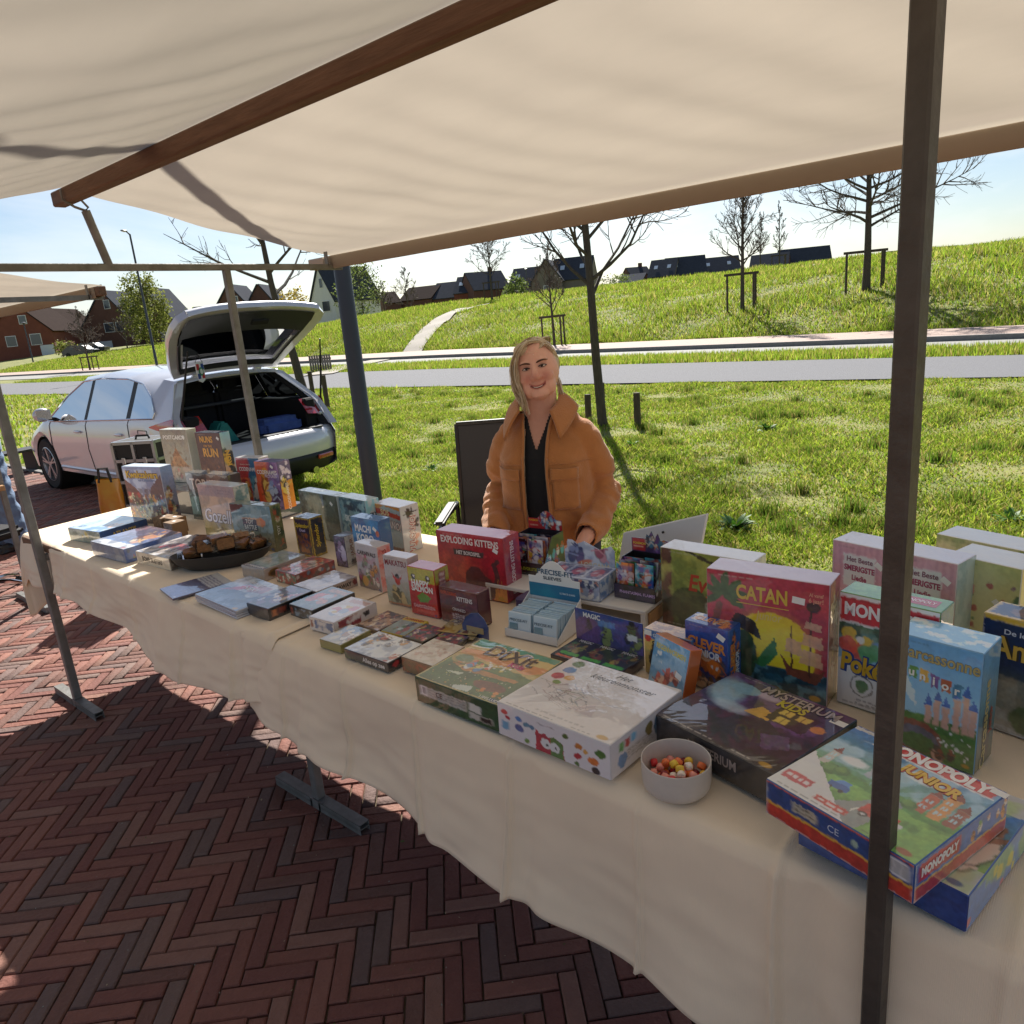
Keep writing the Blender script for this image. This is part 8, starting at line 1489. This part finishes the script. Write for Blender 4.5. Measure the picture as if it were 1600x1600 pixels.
for i in range(40): a = rs.random(); strand([(0.064, 0.035, -0.03), (0.068, 0.045, -0.07), (0.062 + .012 * a, 0.040, -0.105 - .03 * a)], 0.0011, .006)
for i in range(50): a = rs.uniform(-1, 1); strand([(0.026, -0.01, 0.102), (0.02 + 0.05 * a, 0.04, 0.110), (0.055 * a, 0.10, 0.075), (0.03 * a, 0.135, 0.01)], 0.0016)
for i in range(26): a, b = rs.uniform(0, 6.28), rs.uniform(.2, 1.2); d_ = Vector((math.cos(a) * math.cos(b), math.sin(a) * math.cos(b), math.sin(b))); p0 = Vector((0.002, 0.024, 0.024)) + Vector((d_.x * .081, d_.y * .092, d_.z * .104)); strand([p0, p0 + d_ * .010 + Vector((rs.gauss(0, .012), rs.gauss(0, .012), 0)), p0 + d_ * .016 + Vector((rs.gauss(0, .03), rs.gauss(0, .03), -.005))], 0.0007)
me = mesh_np('hair_strands', np.array(st_.v), np.array([f_ for f_ in st_.f]), True); setcol(me, np.concatenate([np.tile(c_, (k_, 1)) for c_, k_ in SC_])); o = link('hair_strands', me, hair, mat('hair_strand', (0.5, 0.4, 0.3), 0.38, attr='Col', spec=0.5, translucent=0.2)); o['kind'] = 'stuff'

# ================================================================== things behind and beside the table
m_sling = mat('charcoal_mesh_fabric', S('#3c3c3e'), 0.8, var=0.08, scale=120); m_cfr = mat('dark_chair_frame', S('#2e2f31'), 0.35, metal=0.5)
ch = empty('garden_chair', (2.70, 2.43, 0), R(-55), 'charcoal mesh garden chair with armrests standing beside the seller', 'chair')
for s in (-1, 1):
    MB().tube([(s * 0.245, 0.20, 0.40), (s * 0.245, 0.33, 1.15)], 0.013, 8).obj('back_post', m_cfr, ch, sm=True); MB().tube([(s * 0.275, 0.26, 0.725), (s * 0.285, -0.05, 0.73), (s * 0.285, -0.28, 0.70), (s * 0.28, -0.30, 0.02)], 0.014, 8).obj('front_leg', m_cfr, ch, sm=True); MB().tube([(s * 0.275, 0.26, 0.725), (s * 0.275, 0.30, 0.02)], 0.013, 8).obj('rear_leg', m_cfr, ch, sm=True)
    MB().box((s * 0.285, -0.03, 0.75), (0.05, 0.40, 0.02)).obj('armrest', m_black, ch, bevel=0.008, seg=2)
MB().tube([(-0.245, 0.33, 1.15), (0.245, 0.33, 1.15)], 0.013, 8).obj('top_rail', m_cfr, ch, sm=True)
MB().add([(-0.235, 0.20, 0.42), (0.235, 0.20, 0.42), (0.235, 0.32, 1.14), (-0.235, 0.32, 1.14), (-0.235, 0.206, 0.42), (0.235, 0.206, 0.42), (0.235, 0.326, 1.14), (-0.235, 0.326, 1.14)], [(0, 1, 2, 3), (7, 6, 5, 4), (0, 4, 5, 1), (1, 5, 6, 2), (2, 6, 7, 3), (3, 7, 4, 0)]).obj('back_sling', m_sling, ch); MB().box((0, -0.03, 0.42), (0.50, 0.50, 0.012)).obj('seat_sling', m_sling, ch)
# trolley case: black panels in silver edging
tc_ = empty('trolley_case', (2.175, 5.73, 0), R(-62), 'tall black beauty trolley case with silver edges standing behind the table end', 'trolley case'); m_panel = mat('black_panel', S('#26221f'), 0.55, var=0.2, scale=60); m_alu = mat('aluminium_edge', S('#b4b8be'), 0.3, metal=0.85)
W3, D3, H3_ = 0.345, 0.25, 1.035
MB().box((W3 / 2, D3 / 2, H3_ / 2 + 0.02), (W3 - .01, D3 - .01, H3_ - .04)).obj('case_body', m_panel, tc_)
lv = [0.03, 0.36, 0.56, 0.74, 0.90, H3_ - .004]
for z in lv:
    for a, b in (((0, 0), (W3, 0)), ((W3, 0), (W3, D3)), ((0, 0), (0, D3)), ((0, D3), (W3, D3))): MB().bar((*a, z), (*b, z), 0.022, 0.022).obj('edge_rail', m_alu, tc_)
for x, y in ((0, 0), (W3, 0), (0, D3), (W3, D3), (W3 * .5, 0)): MB().bar((x, y, 0.03), (x, y, H3_), 0.022).obj('corner_rail', m_alu, tc_)
MB().box((W3 / 2, D3 / 2, H3_), (W3, D3, 0.012)).obj('lid', m_panel, tc_)
for x in (0.08, 0.26):
    for z in (0.90, 0.74): MB().box((x, -0.012, z), (0.03, 0.012, 0.05)).obj('latch', m_alu, tc_, bevel=0.003)
MB().tube([(0.11, 0.12, H3_), (0.12, 0.12, H3_ + .03), (0.22, 0.12, H3_ + .03), (0.23, 0.12, H3_)], 0.008, 6).obj('handle', m_black, tc_, sm=True)
for x in (0.03, W3 - .03): MB().tube([(x, D3 - .03, 0.03), (x + .001, D3 - .06, 0.03)], 0.03, 12).obj('wheel', m_tyre, tc_)
# yellow carrier bag
yb = MB(); n = 22
for i in range(n):
    t = i / (n - 1); z = 0.02 + 0.80 * t; rx = 0.115 - 0.025 * t ** 2; ry = 0.07 - 0.045 * t ** 1.5
    for j in range(26): a = 2 * math.pi * j / 26; w_n = 1 + 0.10 * n2(math.cos(a) * 2, z * 5, 1.3, 2) + 0.06 * math.sin(a * 5 + z * 16); yb.v.append((rx * w_n * math.cos(a), ry * w_n * math.sin(a), z))
for i in range(n - 1):
    for j in range(26): j2 = (j + 1) % 26; yb.f.append((i * 26 + j, i * 26 + j2, (i + 1) * 26 + j2, (i + 1) * 26 + j))
yb.f.append(tuple(range(26))[::-1])
e = empty('carrier_bag', (2.01, 5.52, 0), R(-60), 'yellow plastic carrier bag standing against the black trolley case', 'bag'); yb.obj('bag_body', mat('yellow_plastic', S('#c99a1c'), 0.32, col2=S('#c2701c'), scale=9, coat=0.4, translucent=0.25, bump=0.3, bscale=12), e, sm=True, ang=80); MB().tube([(-0.05, -0.02, 0.80), (-0.035, -0.02, 0.90), (0.035, -0.02, 0.90), (0.05, -0.02, 0.80)], 0.010, 6).obj('handle', m_black, e, sm=True)
# white panel standing at the back of the table
o = MB().prism([(0, 0), (0.275, 0), (0.326, 0.244), (0.033, 0.148)], -0.006, 0.006, Matrix.Rotation(R(90), 3, 'X')).obj('white_panel', mat('white_plastic_panel', S('#c9c9cd'), 0.45, var=0.04, scale=5), None, bevel=0.003); o.location = (1.94, 1.26, 0.843); o.rotation_euler = (0, 0, R(-90)); tag(o, 'white plastic panel propped up at the back of the table right of the seller', 'panel')
MB().tube([(0.18, -0.008, 0.17), (0.18, -0.012, 0.17)], 0.004, 10).obj('screw', m_black, o)
# neighbour at the left edge
m_denim = mat('light_denim', S('#7d93b0'), 0.85, col2=S('#667c9a'), scale=26, detail=8, bump=0.3, bscale=30)
nbp = empty('person', (1.93, 7.86, 0), R(-75), 'person in pale wide jeans and black shoes at the left edge', 'person')
bd = MB(); loft(bd, [(0.86, .17, .12, -.10, 0), (0.98, .18, .13, -.10, 0), (1.2, .19, .13, -.12, 0), (1.34, .17, .11, -.13, 0), (1.40, .08, .08, -.13, 0)]); caps(bd, [(-.13, 0, 1.38), (-.13, -.01, 1.47)], [.05, .05]); bd.ell((-.13, -.01, 1.57), (.075, .092, .115)); bd.ell((-.13, -.105, 1.55), (.012, .016, .018))
for s in (-1, 1): caps(bd, [(-.12 + s * .19, 0, 1.33), (-.11 + s * .22, -.02, 1.10), (-.10 + s * .20, -.16, .93)], [.055, .047, .032]); bd.ell((-.10 + s * .20, -.20, .91), (.035, .05, .02)); [caps(bd, [(-.10 + s * .20 + k, -.23, .91), (-.10 + s * .20 + k * 1.2, -.285 + abs(k) * .5, .90)], [.009, .007], 8) for k in (-.027, -.009, .009, .026)]; caps(bd, [(-.10 + s * .17, -.18, .91), (-.10 + s * .15, -.225, .90)], [.011, .008], 8)
for s in (-1, 1): caps(bd, [(-.10 + s * .09, 0, .84), (-.05 + s * .10, -.01, .45), (0.0 + s * .10, 0, .09)], [.085, .06, .042])
me = remesh(bd, 0.009, 3, 'body'); setcol(me, np.tile(np.array(S('#bf8a72')), (len(me.vertices), 1))); me.materials.append(m_skin); link('body', me, nbp)
tr = MB(); loft(tr, [(0.74, .185, .14, -.10, 0), (0.86, .185, .135, -.10, 0), (0.97, .175, .13, -.10, 0)])
for s in (-1, 1): caps(tr, [(-.10 + s * .09, 0, .80), (-.05 + s * .10, -.01, .45), (0.0 + s * .11, 0, .14)], [.105, .100, .115])
me = remesh(tr, 0.012, 3, 'trousers'); v = get_v(me); n = get_n(me); v = v + n * (np.array([0.010 * mnoise.noise(Vector((p[0] * 14, p[1] * 14, p[2] * 6))) + .006 * math.sin(p[2] * 60 + p[0] * 30) for p in v]))[:, None]; put_v(me, v); me.materials.append(m_denim); link('jeans', me, nbp)
sw = MB(); loft(sw, [(0.90, .19, .14, -.10, 0), (1.0, .195, .145, -.10, 0), (1.2, .205, .145, -.12, 0), (1.34, .185, .125, -.13, 0), (1.40, .09, .09, -.13, 0)])
for s in (-1, 1): caps(sw, [(-.12 + s * .19, 0, 1.33), (-.11 + s * .22, -.02, 1.10), (-.10 + s * .205, -.12, .97)], [.072, .064, .052])
me = remesh(sw, 0.011, 3, 'sweater'); me.materials.append(mat('light_blue_sweater', S('#a9bdd4'), 0.9, var=0.1, scale=30)); link('sweater', me, nbp)
hr = MB().ell((-.13, .02, 1.60), (.088, .098, .105)); hr.ell((-.13, .07, 1.47), (.07, .05, .10)); me = remesh(hr, 0.009, 2, 'hair'); me.materials.append(mat('brown_hair', S('#4a3626'), 0.5, var=0.2, scale=40)); link('hair', me, nbp)
for s in (-1, 1): q = MB().ell((0.0 + s * .11, -.06, .045), (.05, .14, .045)); q.box((0.0 + s * .11, -.06, .012), (.09, .27, .022)); me = remesh(q, 0.009, 3, 'shoe'); me.materials.append(mat('black_shoe', S('#1d1c1e'), 0.35)); link('shoe', me, nbp)
oc = empty('office_chair', (1.36, 6.42, 0), 0.3, 'office chair with a five armed chrome base and castors, cut off by the left edge', 'chair')
for k in range(5):
    a = k * 2 * math.pi / 5 + 0.2; d_ = Vector((math.cos(a), math.sin(a), 0)); MB().tube([Vector((0, 0, .11)), d_ * .16 + Vector((0, 0, .10)), d_ * .27 + Vector((0, 0, .065))], [.020, .017, .012], 8).obj('base_arm', m_chrome, oc, sm=True); MB().tube([d_ * .27 + Vector((-d_.y * .022, d_.x * .022, .028)), d_ * .27 + Vector((d_.y * .022, -d_.x * .022, .028))], .028, 14).obj('castor', m_black, oc, sm=True)
MB().tube([(0, 0, .08), (0, 0, .42)], .024, 12).obj('gas_lift', m_chrome, oc, sm=True); MB().box((0, 0, .46), (.46, .46, .08)).obj('seat', m_black, oc, bevel=.03, seg=3); MB().box((-.22, 0, .76), (.06, .42, .46)).obj('backrest', m_black, oc, bevel=.03, seg=3)
e = empty('garden_bench', (3.25, 12.9, 0), R(14), 'low dark bench on the paving beyond the neighbouring stall', 'bench')
MB().box((0, 0, .33), (1.3, .35, .04)).obj('seat', m_black, e, bevel=.005)
for x in (-.5, .5): MB().box((x, 0, .155), (.06, .3, .31)).obj('leg', m_black, e)
# ---- lettering to plain meshes
bpy.context.view_layer.update(); dg = bpy.context.evaluated_depsgraph_get()
for ob in [o for o in bpy.data.objects if o.type == 'FONT']:
    me = bpy.data.meshes.new_from_object(ob.evaluated_get(dg)); me.materials.clear(); me.materials.append(ob.data.materials[0])
    pr, ml, nm = ob.parent, ob.matrix_local.copy(), ob.name.split('.')[0]; bpy.data.objects.remove(ob); q = link(nm, me, pr); q.matrix_local = ml
